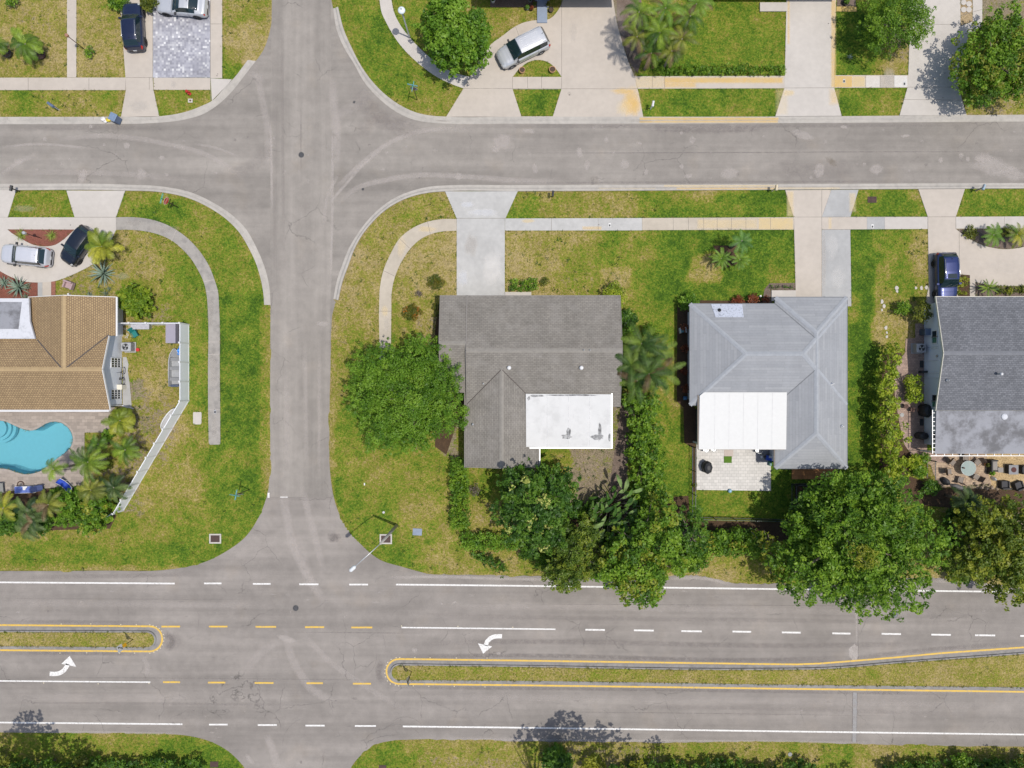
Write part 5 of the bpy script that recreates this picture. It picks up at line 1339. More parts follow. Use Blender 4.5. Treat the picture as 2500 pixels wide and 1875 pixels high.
def palm(px, py, z, rp, pal, label, n=16, name="palm_tree", droop=1.5, width=.27, nl=17, group=None, stems=1, spread=0.0, el=(.35, 1.1), thick=1.0, cat="palm", lean=.5, dead=0):
    _sd[0] += 1; r = random.Random(_sd[0])
    x, y = W(px, py, z); k = (HC - z) / FPX; L = rp * k * 1.12
    root = empty(name, (x, y, 0), 0, label, cat, group)
    V = []; Cc = []; m = MB()
    for s in range(stems):
        if stems > 1:
            a = s * 2.4; ff = math.sqrt((s + .3) / stems) * spread * k
            ox, oy, oz = math.cos(a) * ff, math.sin(a) * ff, z * r.uniform(.72, 1.05)
        else: ox, oy, oz = 0, 0, z
        for i in range(n):
            frond(V, Cc, (ox, oy, oz), i * 2.39996 + r.uniform(-.2, .2), r.uniform(*el), L * r.uniform(.78, 1.08), droop * r.uniform(.8, 1.25), width, nl, r, ((.09,.06,.025),(.14,.09,.04),(.2,.14,.07)) if r.random() < dead else pal, lean, thick)
        rr = .10 if stems == 1 else .05
        m.tube([(ox * .7, oy * .7, 0), (ox * .9, oy * .9, oz * .5), (ox, oy, oz + .05)], [rr * 1.5, rr, rr * .9], 7)
    quads("fronds", np.array(V), np.array(Cc), root, M_FROND)
    m.build("trunk", M_PALMBARK, root, True)
    return root
def rosette(px, py, rp, h, col, label, n=26, name="agave", w=.075, group=None, cat="agave", mat=None, up=(.15, 1.2), thickness=.02, curve=.25):
    """stiff pointed leaves round a centre"""
    _sd[0] += 1; r = random.Random(_sd[0])
    x, y = W(px, py, h * .4); k = (HC - h * .4) / FPX; L = rp * k
    root = empty(name, (x, y, 0), 0, label, cat, group); m = MB()
    for i in range(n):
        a = i * 2.39996 + r.uniform(-.12, .12); e = up[0] + (up[1] - up[0]) * ((i / n) ** 1.3); LL = L * r.uniform(.88, 1.1) * (1 - .25 * i / n) / max(.35, math.cos(e)) ** .5
        d = Vector((math.cos(a), math.sin(a), 0)); s = Vector((-math.sin(a), math.cos(a), 0)); rows = []
        for j, (t, ww) in enumerate(((0, .6), (.25, 1.0), (.55, .85), (.8, .45), (1, .04))):
            ee = e - curve * t
            p = d * (LL * t * math.cos(ee)) + Vector((0, 0, .08 + LL * t * math.sin(ee)))
            up_ = Vector((0, 0, thickness))
            rows.append([p - s * w * ww + up_, p, p + s * w * ww + up_])
        m.grid(rows)
    o = m.build("leaves", mat or M_AGAVE, root, True)
    md = o.modifiers.new("solid", 'SOLIDIFY'); md.thickness = thickness; md.offset = -1
    return root
M_AGAVE = plain("agave_leaf", (.17,.235,.175), .55, var=.25, scale=3)
M_SPIKY = plain("grassy_leaf", (.20,.27,.035), .6, var=.35, scale=5)
M_YUCCA = plain("yucca_leaf", (.13,.17,.11), .6, var=.3, scale=5)
M_CYCAD = plain("cycad_leaf", (.16,.20,.03), .6, var=.3, scale=5)
PALM_G = ((.035,.085,.008),(.090,.170,.012),(.20,.29,.025)); PALM_L = ((.07,.15,.015),(.12,.22,.02),(.17,.27,.03)); PALM_Y = ((.07,.13,.010),(.16,.22,.016),(.32,.31,.03)); PALM_D = ((.018,.045,.012),(.045,.090,.020),(.11,.16,.04)); PALM_O=((.045,.075,.010),(.11,.150,.016),(.24,.25,.035))

# ---- trees
tree([(985,965,132),(905,900,66),(1070,915,70),(1088,1005,64),(925,1045,70),(1035,862,58),(872,975,50),(1015,1070,48),(950,858,36)], 6.2, 2.0, G_LIGHT, "big bright green feathery tree beside the cross street, west of the weathered grey bungalow", leaf=.12, dens=125, lobe=(.11,.20), spread=1.35, aspect=.36, flat=.45, trunk_r=.2)
tree([(1112,75,96),(1080,25,60),(1150,110,55),(1085,120,50)], 5.6, 1.8, G_LIGHT, "round bright green tree by the curved path, left of the silver minivan", leaf=.17, dens=70)
tree([(2195,35,92),(2150,60,48),(2240,60,52)], 5.2, 1.6, G_MID, "round green tree by the driveway near the top edge, left of the larger sparse tree", leaf=.11, dens=120, aspect=.4)
tree([(2450,135,112),(2390,165,62),(2480,70,80),(2420,205,50),(2520,190,60)], 5.6, 1.8, G_MID, "large loose dark green tree at the top right corner", leaf=.14, dens=62, lobe=(.12,.2), spread=1.2, hue=((.22,.24,.03), .3))
tree([(1308,1235,106),(1270,1180,58),(1360,1200,66),(1330,1300,70),(1262,1290,52)], 7.5, 2.0, G_DARK, "dark green tree with pale yellow flower sprays just below the grey bungalow", lobe=(.12,.2), spread=1.2, leaf=.16, dens=80, hue=((.42,.45,.12), .07))
tree([(1400,1340,66),(1385,1398,58),(1430,1300,44),(1355,1405,42),(1440,1380,46)], 6.0, 1.8, ((.040,.080,.010),(.10,.16,.016),(.20,.25,.03)), "thin olive yellow tree with bare twigs hanging over the road edge", leaf=.12, dens=110, lobe=(.16,.26), spread=1.4, hue=((.20,.25,.025), .3))
tree([(1560,1395,92),(1600,1310,80),(1622,1245,48),(1490,1385,60),(1580,1440,44),(1530,1330,50),(1640,1370,50)], 7.2, 2.0, G_MID, "broad mid green tree drooping over the white edge line between two thinner trees", leaf=.17, dens=62, hue=((.24,.28,.03), .3))
tree([(1690,1275,44),(1705,1330,38),(1665,1315,40)], 5.2, 1.5, G_DARK, "small dark green tree at the foot of the left picket fence", leaf=.14, dens=80)
tree([(2100,1318,160),(2030,1283,66),(1995,1403,92),(2180,1243,88),(2245,1328,90),(2120,1443,84),(2205,1433,84),(2010,1223,34),(2300,1298,46),(2112,1205,52),(1925,1378,44)], 9.5, 2.5, G_MID, "very large green tree spreading over the main road, widest crown in view", leaf=.15, dens=60, lobe=(.09,.155), spread=1.7, trunk_r=.34, flat=.6)
tree([(1880,1345,40),(1905,1395,34),(1862,1320,26)], 4.2, 1.2, G_YEL, "small yellow green tree at the left foot of the very large tree", leaf=.12, dens=90)
tree([(2440,1330,85),(2400,1260,54),(2370,1380,60),(2480,1430,62),(2510,1280,70),(2480,1370,70)], 6.8, 1.8, ((.055,.100,.010),(.13,.18,.018),(.27,.30,.03)), "olive yellow tree at the right edge below the back patio", leaf=.15, dens=85, spread=1.4, lobe=(.14,.24), hue=((.26,.28,.03), .25))
tree([(2110,1360,38),(2085,1345,26)], 9.9, 8.0, G_YEL, "yellow leafed palm head showing through the very large tree", name="climbing_palm", leaf=.2, dens=60, aspect=.22, trunk=True, trunk_r=.1)
# trees just off the bottom edge whose shadows fall on the road
for i, (gx, gy, zt, rp, lb) in enumerate(((1452,1798,14.0,62,"tall tree beyond the bottom edge casting the widest leaf shadow on the road"),(1545,1812,13.0,50,"tree beyond the bottom edge casting the second leaf shadow"),(1362,1815,12.5,38,"tree beyond the bottom edge casting the leftmost leaf shadow"),(1650,1822,10.5,24,"narrow tree beyond the bottom edge casting a small pointed shadow"),(168,1806,13.5,66,"tall tree beyond the bottom left corner shading the verge"),(270,1850,11,56,"second tree beyond the bottom left corner shading the verge"),(2440,1885,11,80,"tree beyond the bottom right corner shading the verge"),(1780,1885,9,60,"tree beyond the bottom edge below the long median"),(2080,1900,9,60,"tree beyond the bottom edge near the concrete collar"))):
    kk = HC / (HC - (zt * .72 + 2.0))
    ppx = 1250 + (gx - 1250) * kk; ppy = 937.5 + (gy - 937.5) * kk; rp *= kk
    tree([(ppx, ppy, rp * .8), (ppx - rp * .6, ppy + rp * .3, rp * .5), (ppx + rp * .65, ppy + rp * .25, rp * .45), (ppx, ppy + rp * .8, rp * .7)], zt, zt * .55, G_MID, lb, leaf=.2, dens=34, trunk_r=.16, toff=3.5)
# ---- undergrowth along the bottom edge
bush(1360,1850,34,1.6,G_DARK,"round dark green fan leafed clump at the bottom edge",.2,90)
for x,y,rp,pl,lb in ((1448,1866,28,G_YEL,"taller yellow green bush at the bottom edge"),(1555,1872,20,G_YEL,"low yellow green bush right of the taller one"),(1640,1866,12,G_MID,"small green bush at the bottom edge right of the yellow green ones"),(1775,1868,16,G_MID,"small green bush in the dark undergrowth, bottom centre right"),(2345,1862,28,G_MID,"bright green bush in the bottom right shade"),(2425,1866,16,G_DARK,"small dark bush right of the bright green one"),(2490,1868,26,G_OLIVE,"olive bush in the bottom right corner"),(0,1858,24,G_OLIVE,"olive bush in the bottom left corner"),(122,1866,20,G_MID,"mid green bush in the lower left shade"),(198,1862,22,G_OLIVE,"olive bush in the lower left shade"),(300,1872,18,G_DARK,"round dark bush, lower left verge"),(412,1868,12,G_MID,"small bright bush in the dark lower left undergrowth")):
    bush(x,y,rp,1.5,pl,lb,.12,110)
hedge([(1490,1890),(1560,1896),(1640,1884),(1700,1892),(1790,1880),(1850,1893),(1960,1886),(2010,1898)], 34, 1.7, G_DARK, "dark ragged undergrowth along the bottom edge right of the yellow green bushes", .13, 80, jit=.45)
hedge([(2170,1900),(2250,1884),(2300,1893),(2390,1880),(2450,1890),(2540,1874)], 38, 1.8, G_DARK, "dark ragged undergrowth in the bottom right corner", .13, 80, jit=.45)
hedge([(-20,1888),(60,1878),(130,1890),(230,1876),(300,1886),(380,1872),(440,1880),(485,1876)], 30, 1.6, G_DARK, "dark ragged undergrowth along the lower left edge", .13, 80, jit=.45)
# ---- hedges
hedge([(1604,168),(1700,168),(1915,168)], 22, .8, G_MID, "low green hedge along the bright lawn above the rust stained path", .08, 130)
hedge([(1120,1125),(1124,1290)], 46, 1.6, G_MID, "green hedge dropping down the side of the middle back yard", .10, 90)
hedge([(1130,1322),(1260,1326)], 42, 1.5, G_LIGHT, "bright green hedge along the bottom of the middle back yard", .10, 100)
tree([(1548,985,32),(1588,990,34),(1570,1025,38),(1592,1060,36),(1562,1070,34),(1590,1100,36),(1560,1115,36),(1596,1140,36),(1574,1165,36),(1598,1185,36),(1602,1218,34),(1560,1200,26),(1530,975,18)], 3.6, .6, G_MID, "tall leafy green hedge between the weathered grey bungalow and the lawn strip", name="hedge", cat="hedge", leaf=.15, dens=75, spread=1.5, lobe=(.2,.32), trunk_r=.08)
hedge([(1690,1330),(1760,1326),(1850,1330)], 62, 2.2, G_MID, "mixed green hedge behind the mulch strip south of the small lawn", .12, 80, jit=.3, hue=((.28,.28,.03),.2))
tree([(2184,850,17),(2178,878,25),(2172,912,29),(2164,948,30),(2170,985,32),(2164,1022,32),(2172,1060,33),(2168,1098,35),(2180,1132,35),(2190,1165,31),(2209,1040,10),(2212,1072,10)], 3.4, .5, G_TOPI, "tall yellow green hedge between the pale tiled and slate roofed houses", name="hedge", cat="hedge", leaf=.14, dens=85, spread=1.5, lobe=(.2,.32), trunk_r=.08)
hedge([(1250,694),(1308,694)], 30, 1.0, G_MID, "short clipped green hedge in front of the weathered grey bungalow", .08, 150)
hedge([(2234,926),(2234,976)], 40, 1.6, G_TOPI, "clipped green box hedge on the side pavers by the white siding", .09, 130)
hedge([(2352,680),(2350,712)], 26, .9, G_YEL, "small yellow green hedge between the blue car and the front path", .09, 130)
hedge([(2440,707),(2500,706),(2580,704)], 16, .5, G_OLIVE, "low dark border hedge at the foot of the slate roof", .07, 130)
hedge([(1660,1400),(1700,1350),(1720,1300)], 40, 2.0, G_MID, "scrubby green bushes between two trees left of the mulch strip", .12, 80, jit=.3)
hedge([(1160,1352),(1230,1392)], 26, 1.4, G_DARK, "dark scrub under the flowering tree edge", .12, 80, jit=.3)
# ---- bushes
bush(1500,719,30,1.5,G_TOPI,"clipped variegated yellow ball bush at the corner of the weathered grey roof",.08,220)
bush(1682,738,25,1.4,G_LIGHT,"clipped bright green ball bush at the corner of the pale tiled roof",.09,180)
bush(1330,687,12,.6,G_OLIVE,"tiny olive shrub right of the short clipped hedge",.06,200)
bush(1530,780,26,1.5,G_DARK,"dark shrub against the east wall of the weathered grey bungalow",.11,150)
bush(1528,822,24,2.0,G_LIGHT,"light green shrub under the palms by the east wall",.12,120)
bush(1587,808,20,1.2,G_MID,"rounded shrub touching the tall palm on its left lawn side",.09,160)
bush(1515,930,22,1.5,G_DARK,"dark shrub squeezed between the palm and the house corner",.12,120)
bush(1064,690,20,.9,G_CROTON,"brownish green round bush west of the white driveway",.07,180)
bush(1021,716,10,.4,G_DEAD,"small dead grey twig clump in the dry lawn",.05,160)
bush(1007.5,763,22,1.0,G_CROTON,"round orange and green croton bush in the dry lawn",.08,180,hue=((.36,.13,.02),.3))
bush(1066,757,12,1.0,G_CROTON,"narrow croton bush at the grey roof's west corner",.08,160,ry=26)
bush(1158,1195,16,1.0,G_DEAD,"bare purple grey bush by the dark flowering tree",.06,120)
bush(1801,733,14,.8,G_RED,"left of three dark red leaved bushes under the pale eave",.08,180,group="red leaved bushes under the pale eave")
bush(1838,729,14,.9,G_RED,"middle of three dark red leaved bushes under the pale eave",.08,180,group="red leaved bushes under the pale eave")
bush(1868,731,11,.8,G_RED,"right of three dark red leaved bushes under the pale eave",.08,180,group="red leaved bushes under the pale eave")
for i,(x,y) in enumerate(((1671,800),(1672,850),(1670,905),(1673,950))):
    bush(x,y,12,.6,G_RED,("first","second","third","fourth")[i]+" of four rusty plants in the shaded bed, from the top",.07,120,group="rusty plants in the shaded bed",name="bedding_plant",cat="plant")
for i,x in enumerate((1883,1899,1916,1931)):
    bush(x,700,7,.4,G_DARK,("leftmost","second from left","third from left","rightmost")[i]+" small green tuft in the bed beside the front step",.06,150,group="small tufts beside the front step",name="bedding_plant",cat="plant",nl=6)
bush(2204,752,20,1.3,G_MID,"small round bush in the lawn left of the larger oval one",.09,160)
bush(2249,760,24,2.2,G_OLIVE,"larger dark oval bush at the white siding corner",.09,150,ry=36)
bush(2463,712,10,.6,G_YEL,"bright lime tuft in the bed at the slate roof's eave",.07,150)
bush(1696,1185,7,.4,G_OLIVE,"tiny plant at the corner of the white paver patio",.06,150)
bush(2256,1118,16,.9,G_MID,"round bush left of the picket panel on the back patio",.09,130)
bush(289,6,24,1.2,G_MID,"dark bush above the navy car, left of the path",.1,130)
bush(366,8,24,1.2,G_OLIVE,"olive bush between the navy car and the silver coupe",.1,130)
bush(218,128,13,.7,G_MID,"small green shrub at the foot of the rusty post lamp",.08,140,ry=18)
bush(30,2,16,.9,G_MID,"small bush at the top left corner",.09,120)
tree([(326,735,44),(310,720,30),(340,750,30)], 2.4, .5, ((.07,.13,.010),(.15,.25,.016),(.30,.36,.03)), "yellow green variegated shrub by the corner of the tan roof", name="shrub", cat="shrub", leaf=.17, dens=130, spread=1.8, trunk_r=.06, aspect=.35)
tree([(166,1232,38),(190,1262,30),(150,1268,26),(180,1210,24)], 3.2, .8, G_LIGHT, "glossy light green mango like bush left of the yellower round one", name="shrub", cat="shrub", leaf=.22, dens=95, spread=1.8, aspect=.26, trunk_r=.08)
tree([(236,1245,46),(210,1290,24),(225,1275,30)], 3.4, .8, G_MID, "round yellow green bush by the foot of the white fence", name="shrub", cat="shrub", leaf=.14, dens=130, spread=1.8, trunk_r=.08, hue=((.3,.32,.04),.3))
# ---- palms
palm(249,602,2.0,46,PALM_Y,"yellow green feather palm between the black hatchback and the agave",16,droop=1.2,width=.4,nl=16,thick=1.3)
palm(293,1027,1.8,38,PALM_Y,"round bushy palm at the corner of the pool deck",22,droop=1.7,width=.4,nl=16,thick=1.2)
palm(215,1128,3.6,52,PALM_G,"tall green palm right of the pool's lower end",15,droop=1.6)
palm(131,1145,3.8,32,PALM_G,"slender palm head leaning over the pool edge",9,droop=1.4,width=.28)
palm(306,1098,2.6,42,PALM_G,"green palm halfway down the inside of the white fence",14,droop=1.6)
palm(240,1085,1.6,26,PALM_L,"small low palm above the tall one by the pool",10,droop=1.4)
palm(222,1196,3.0,40,PALM_O,"olive palm below the blue sling chair",14,droop=1.6)
palm(278,1190,2.6,42,PALM_D,"dark palm against the lower white fence",14,droop=1.6)
palm(71,1256,3.2,40,PALM_D,"dark multi stem palm below the blue lounger",12,stems=3,spread=20,droop=1.7,dead=.1)
palm(8,1240,2.6,42,PALM_Y,"yellowing palm at the left edge",13,droop=1.6)
palm(118,1232,3.2,38,PALM_O,"olive brown palm right of the dark multi stem one",14,droop=1.6,dead=.1)
palm(66,1292,2.6,34,PALM_D,"low dark palm at the edge of the lawn below the pool deck",12,droop=1.8)
palm(62,108,1.8,44,PALM_G,"green palm in the dry lawn at the top left between two dark chairs",16,droop=1.8,width=.36,thick=1.2)
palm(-6,112,1.6,28,PALM_G,"palm cut by the left edge near the top",12,droop=1.8)
_r = random.Random(4)
for i,(x,y,z,rp,pl) in enumerate(((1560,30,4.6,52,PALM_G),(1625,20,4.8,54,PALM_L),(1685,40,4.4,48,PALM_G),(1555,90,3.8,44,PALM_O),(1610,80,4.4,50,PALM_G),(1665,95,4.0,46,PALM_O),(1590,130,3.2,40,PALM_G),(1640,125,3.4,38,PALM_O),(1700,10,4.6,46,PALM_L))):
    palm(x,y,z,rp,pl,("upper left","top middle","right side","left side","central","lower right","bottom left","bottom right","top right")[i]+" palm of the dense clump beside the wide driveway",15,group="palms of the dense clump by the wide driveway",droop=2.0,width=.26,nl=22,thick=.8,dead=.14)
palm(1582,884,3.9,64,((.028,.066,.010),(.065,.125,.015),(.13,.19,.025)),"big palm cluster east of the weathered grey bungalow",10,stems=8,spread=54,droop=1.9,width=.34,dead=.12)
palm(1761,631,1.6,28,PALM_L,"left of three small palms on the front lawn",22,droop=1.3,width=.14,nl=20,group="three small palms on the front lawn")
palm(1806,634,2.0,26,PALM_L,"lower right of three small palms on the front lawn",16,droop=1.3,width=.16,group="three small palms on the front lawn")
palm(1811,588,3.2,30,((.06,.14,.03),(.1,.2,.04),(.14,.26,.05)),"tallest of three small palms on the front lawn, upper right",12,droop=1.3,width=.2,group="three small palms on the front lawn")
palm(2360,1222,3.0,40,PALM_D,"dark feathery palm between the very large tree and the back patio",14,droop=1.7)
palm(2425,574,1.2,30,PALM_L,"feathery green plant in the curved front bed, left",16,droop=1.5,width=.2,name="fern_palm")
palm(2483,572,1.2,32,PALM_Y,"feathery yellow green plant in the curved front bed, right",16,droop=1.5,width=.2,name="fern_palm")
palm(2412,703,.9,26,PALM_G,"spiky green plant in the bed right of the front path",18,droop=1.0,width=.10,name="fern_palm")
bush(2368,568,18,.5,G_OLIVE,"low ground cover at the tip of the curved front bed",.08,130)
bush(2454,566,14,.6,G_OLIVE,"low shrub between the two feathery bed plants",.08,130)
# banana-like big leaves
def banana(px, py, z, rp, label, n, name="bird_of_paradise"):
    _sd[0] += 1; r = random.Random(_sd[0]); x, y = W(px, py, z); k = (HC - z) / FPX
    root = empty(name, (x, y, 0), 0, label, "large leaved plant"); V = []; Cc = []; m = MB()
    for i in range(n):
        a0 = i * 2.4; ff = math.sqrt(i / n) * rp * k * .95; o = np.array([math.cos(a0) * ff, math.sin(a0) * ff, z * r.uniform(.6, 1.0)])
        az = r.choice((r.uniform(0, 6.28), r.uniform(3.4, 4.6), r.uniform(.3, 1.4))); e = r.uniform(.1, 1.1); L = r.uniform(.9, 1.6); w = r.uniform(.12, .20)
        d = np.array([math.cos(az), math.sin(az)]); s = np.array([-math.sin(az), math.cos(az), 0]); p = o.copy(); sg = L / 7
        base = np.array([(.03, .08, .014), (.055, .125, .02), (.11, .20, .04), (.20, .29, .10)][r.randrange(4)])
        for j in range(7):
            dv = np.array([d[0] * math.cos(e), d[1] * math.cos(e), math.sin(e)]); q = p + dv * sg
            w0 = w * math.sin(math.pi * (j + .25) / 7.6); w1 = w * math.sin(math.pi * (j + 1.25) / 7.8)
            for sd2 in (-1, 1):
                up = np.array([0, 0, .06]); jj = r.uniform(.85, 1.1)
                V += [p, q, q + s * sd2 * w1 * jj + up, p + s * sd2 * w0 * jj + up]; Cc += [base * r.uniform(.8, 1.2)] * 4
            p = q; e -= .28
        m.tube([(o[0] * .5, o[1] * .5, 0), (o[0], o[1], o[2])], [.06, .03], 6)
    quads("leaves", np.array(V), np.array(Cc), root); m.build("stem", M_PALMBARK, root)
banana(1512,1262,3.4,76,"clump of broad torn pale green banana like leaves in the middle back yard",95)
for x,y,rp,h,pl,lb in ((1450,1240,26,1.4,G_DARK,"dark low shrub in the gap left of the broad torn leaves"),(1470,1300,30,1.6,G_DARK,"dark low shrub between the olive tree and the broad torn leaves"),(1420,1255,20,1.2,G_MID,"small green shrub beside the dark flowering tree"),(1500,1335,34,1.8,G_DARK,"dark shrub under the broad torn leaves"),(1640,1300,30,1.8,G_DARK,"dark shrub right of the broad torn leaves"),(1700,1370,26,1.4,G_MID,"roadside shrub right of the drooping tree"),(1560,1225,24,1.4,G_MID,"green shrub at the foot of the tall hedge"),(1290,1345,26,1.2,G_DARK,"low dark shrub under the flowering tree's lower edge"),(1330,1370,26,1.2,G_MID,"low green shrub left of the thin olive tree"),(2340,1260,36,1.6,G_DARK,"dark shrub in the shade below the back patio"),(2310,1330,34,1.8,G_DARK,"dark shrub between the very large tree and the olive one"),(2345,1400,30,1.6,G_MID,"green shrub at the foot of the olive yellow tree"),(1985,1225,30,1.4,G_MID,"green shrub inside the corner of the stepping fence"),(40,1262,26,1.2,G_DARK,"dark shrub beneath the left edge palms"),(140,1205,18,1.0,G_MID,"small green shrub behind the blue sling chair"),(100,1270,34,1.8,G_DARK,"dark shrub between the two dark palms by the lawn"),(20,1280,30,1.6,G_DARK,"dark shrub at the left edge above the lawn"),(200,1225,26,1.8,G_MID,"green shrub behind the two glossy ones"),(255,1215,26,1.6,G_DARK,"dark shrub inside the foot of the white fence"),(250,1130,22,1.0,G_OLIVE,"olive shrub among the palms inside the white fence"),(2228,1128,20,1.1,G_TOPI,"yellow green shrub at the end of the side pavers"),(2246,1150,18,1.0,G_MID,"green shrub behind the picket panel on the back patio"),(2272,1190,22,1.2,G_DARK,"dark shrub below the picket panel on the back patio"),(1545,860,24,2.0,G_MID,"green shrub beneath the left side of the palm cluster"),(1600,925,24,2.0,G_MID,"green shrub beneath the lower side of the palm cluster"),(1560,935,26,2.2,G_LIGHT,"light green shrub between the palm cluster and the tall hedge"),(262,1062,16,.8,G_MID,"small shrub at the pool deck's inner corner")):
    bush(x,y,rp,h,pl,lb,.13,110)
# agaves
rosette(248,667,38,1.1,None,"large blue green agave in the lawn below the yellow palm",30,w=.07)
rosette(42,700,32,1.0,None,"large blue green agave in the red mulch above the grey flat roof",28,w=.065)
rosette(8,690,20,.7,None,"smaller agave cut by the left edge in the red mulch",20,w=.05)
rosette(66,701,12,.5,None,"little spiky agave right of the large one in red mulch",16,w=.035,mat=M_YUCCA)
rosette(62,724,11,.5,None,"little spiky agave at the corner of the grey flat roof",14,w=.035,mat=M_YUCCA)
rosette(51,573,17,.6,None,"left of two bright grassy tufts in the red mulch island",60,name="grass_tuft",cat="plant",w=.018,mat=M_SPIKY,up=(.2,1.35),thickness=.006,curve=.8)
rosette(125,575,16,.6,None,"right of two bright grassy tufts in the red mulch island",60,name="grass_tuft",cat="plant",w=.018,mat=M_SPIKY,up=(.2,1.35),thickness=.006,curve=.8)
rosette(2075,139,9,.4,None,"small blue yucca alone in the green lawn by the stained driveway",14,name="yucca",cat="plant",w=.03,mat=M_AGAVE)
rosette(218,719,11,.5,None,"small agave at the foot of the tan roof's front eave",12,w=.035,mat=M_YUCCA)
rosette(256,716,14,.6,None,"thin leaved agave under the large one at the tan roof's front eave",14,w=.03,mat=M_YUCCA)
rosette(265,705,9,.5,None,"small spiky plant right of the thin leaved agave",12,w=.03,mat=M_YUCCA,name="yucca",cat="plant")
# ---- weeds in the dry lawns and blades creeping over the paving edges (nobody could count them)
def pts_in_paved(px, py, pad=0.0):
    hit = np.zeros(len(px), bool)
    for poly in PAVED + ROADS:
        xs_ = [p[0] for p in poly]; ys_ = [p[1] for p in poly]
        m = (px > min(xs_) - .3) & (px < max(xs_) + .3) & (py > min(ys_) - .3) & (py < max(ys_) + .3) & ~hit
        if m.any():
            i = np.where(m)[0]; hit[i] = sdf(px[i], py[i], poly) < pad
    for poly in HOLES:
        hit &= ~(sdf(px, py, poly) < 0)
    return hit
def tufts(name, P, size, cols, seed, z=.07, nb=7):
    r = np.random.default_rng(seed); n = len(P); k = np.repeat(np.arange(n), nb); m = len(k)
    s = size * r.uniform(.5, 1.4, n)[k]
    a = r.uniform(0, 2 * np.pi, m); el = r.uniform(.2, 1.2, m); L = s * r.uniform(.6, 1.2, m)
    o = np.stack([P[k, 0] + r.normal(0, .35, m) * s, P[k, 1] + r.normal(0, .35, m) * s, np.full(m, z) if np.isscalar(z) else z[k]], 1)
    d = np.stack([np.cos(a) * np.cos(el), np.sin(a) * np.cos(el), np.sin(el)], 1); b = np.stack([-np.sin(a), np.cos(a), np.zeros(m)], 1) * (s * .13)[:, None]
    V = np.stack([o - b, o + b, o + d * L[:, None] + b * .4, o + d * L[:, None] - b * .4], 1).reshape(-1, 3)
    c = np.array(cols)[r.integers(0, len(cols), n)][k] * r.uniform(.7, 1.3, (m, 1))
    ob = quads(name, V, np.repeat(c, 4, 0), None); ob["kind"] = "stuff"; return ob
_g = np.random.default_rng(77)
Pt = []
for (x0, y0, x1, y1, dens) in ((822,470,1112,835,.35),(1240,566,1560,716,.5),(0,0,300,190,.25),(0,222,300,285,.4),(290,565,505,790,.3),(1270,470,1640,532,.4),(815,835,1100,1390,.18),(0,1300,640,1392,.12),(440,780,640,1290,.10),(2140,565,2262,780,.35),(1330,1100,1500,1230,.6),(545,0,660,190,.4),(300,470,640,660,.2),(0,1800,560,1870,.3),(870,1820,2500,1880,.35),(1050,1340,1330,1402,.5),(1700,1370,1880,1420,.5),(2110,112,2216,186,.6),(2345,200,2500,282,.6),(310,800,440,1060,.5),(820,20,1000,285,.15),(230,660,290,720,.4)):
    a = W(x0, y1); b = W(x1, y0); n = int((b[0] - a[0]) * (b[1] - a[1]) * dens * 3)
    Pt.append(np.stack([_g.uniform(a[0], b[0], n), _g.uniform(a[1], b[1], n)], 1))
Pt = np.concatenate(Pt)
cl = vnoise(Pt[:, 0], Pt[:, 1], 1.3, 55) + vnoise(Pt[:, 0], Pt[:, 1], .5, 56) * .5
Pt = Pt[(cl > .72)]; Pt = Pt[~pts_in_paved(Pt[:, 0], Pt[:, 1], .12)]
tufts("weeds", Pt, .17, [(.035,.085,.010),(.05,.11,.012),(.08,.13,.018),(.03,.07,.012)], 5)
E = []
for poly in PAVED_EDGE:
    n = len(poly)
    for i in range(n):
        p, q = poly[i], poly[(i + 1) % n]; L = math.dist(p, q)
        if L < .02: continue
        m = int(L / .16) + (1 if _g.random() < (L / .16) % 1 else 0)
        for k in range(m):
            if _g.random() < .45: continue
            t = _g.random(); nx_, ny_ = (q[1] - p[1]) / L, -(q[0] - p[0]) / L
            x, y = p[0] + (q[0] - p[0]) * t, p[1] + (q[1] - p[1]) * t
            E.append((x, y, x + nx_ * .12, y + ny_ * .12, x - nx_ * .12, y - ny_ * .12))
E = np.array(E)
a_ = pts_in_paved(E[:, 2], E[:, 3]); b_ = pts_in_paved(E[:, 4], E[:, 5]); ok = a_ ^ b_
out = np.where(a_[:, None], E[:, 4:6], E[:, 2:4])[ok]
inn = E[ok, 0:2]
Pe = inn + (out - inn) * .45
tufts("edge_grass", Pe, .10, [(.085,.14,.012),(.13,.16,.02),(.17,.16,.035),(.06,.10,.012)], 6, .085, 5)
# ragged grass on the median kerbs
Em = []
for md in (MEDL, MEDR):
    pl = WL(md)
    for i in range(len(pl)):
        p, q = pl[i], pl[(i + 1) % len(pl)]; L = math.dist(p, q)
        for k in range(int(L / .2)):
            t = _g.random(); Em.append((p[0] + (q[0] - p[0]) * t, p[1] + (q[1] - p[1]) * t))
    a = W(0, 1543) if md is MEDL else W(960, 1625); b = W(365, 1578) if md is MEDL else W(2500, 1668)
    n = int(abs(b[0] - a[0]) * abs(b[1] - a[1]) * 1.0)
    c_ = np.stack([_g.uniform(a[0], b[0], n), _g.uniform(min(a[1], b[1]), max(a[1], b[1]), n)], 1)
    c_ = c_[(sdf(c_[:, 0], c_[:, 1], pl) < -.1) & (vnoise(c_[:, 0], c_[:, 1], 1.1, 57) > .5)]
    Em += [tuple(v) for v in c_]
tufts("median_weeds", np.array(Em), .12, [(.10,.14,.015),(.12,.15,.02),(.12,.13,.02),(.22,.18,.06),(.25,.19,.09)], 7, .17, 6)
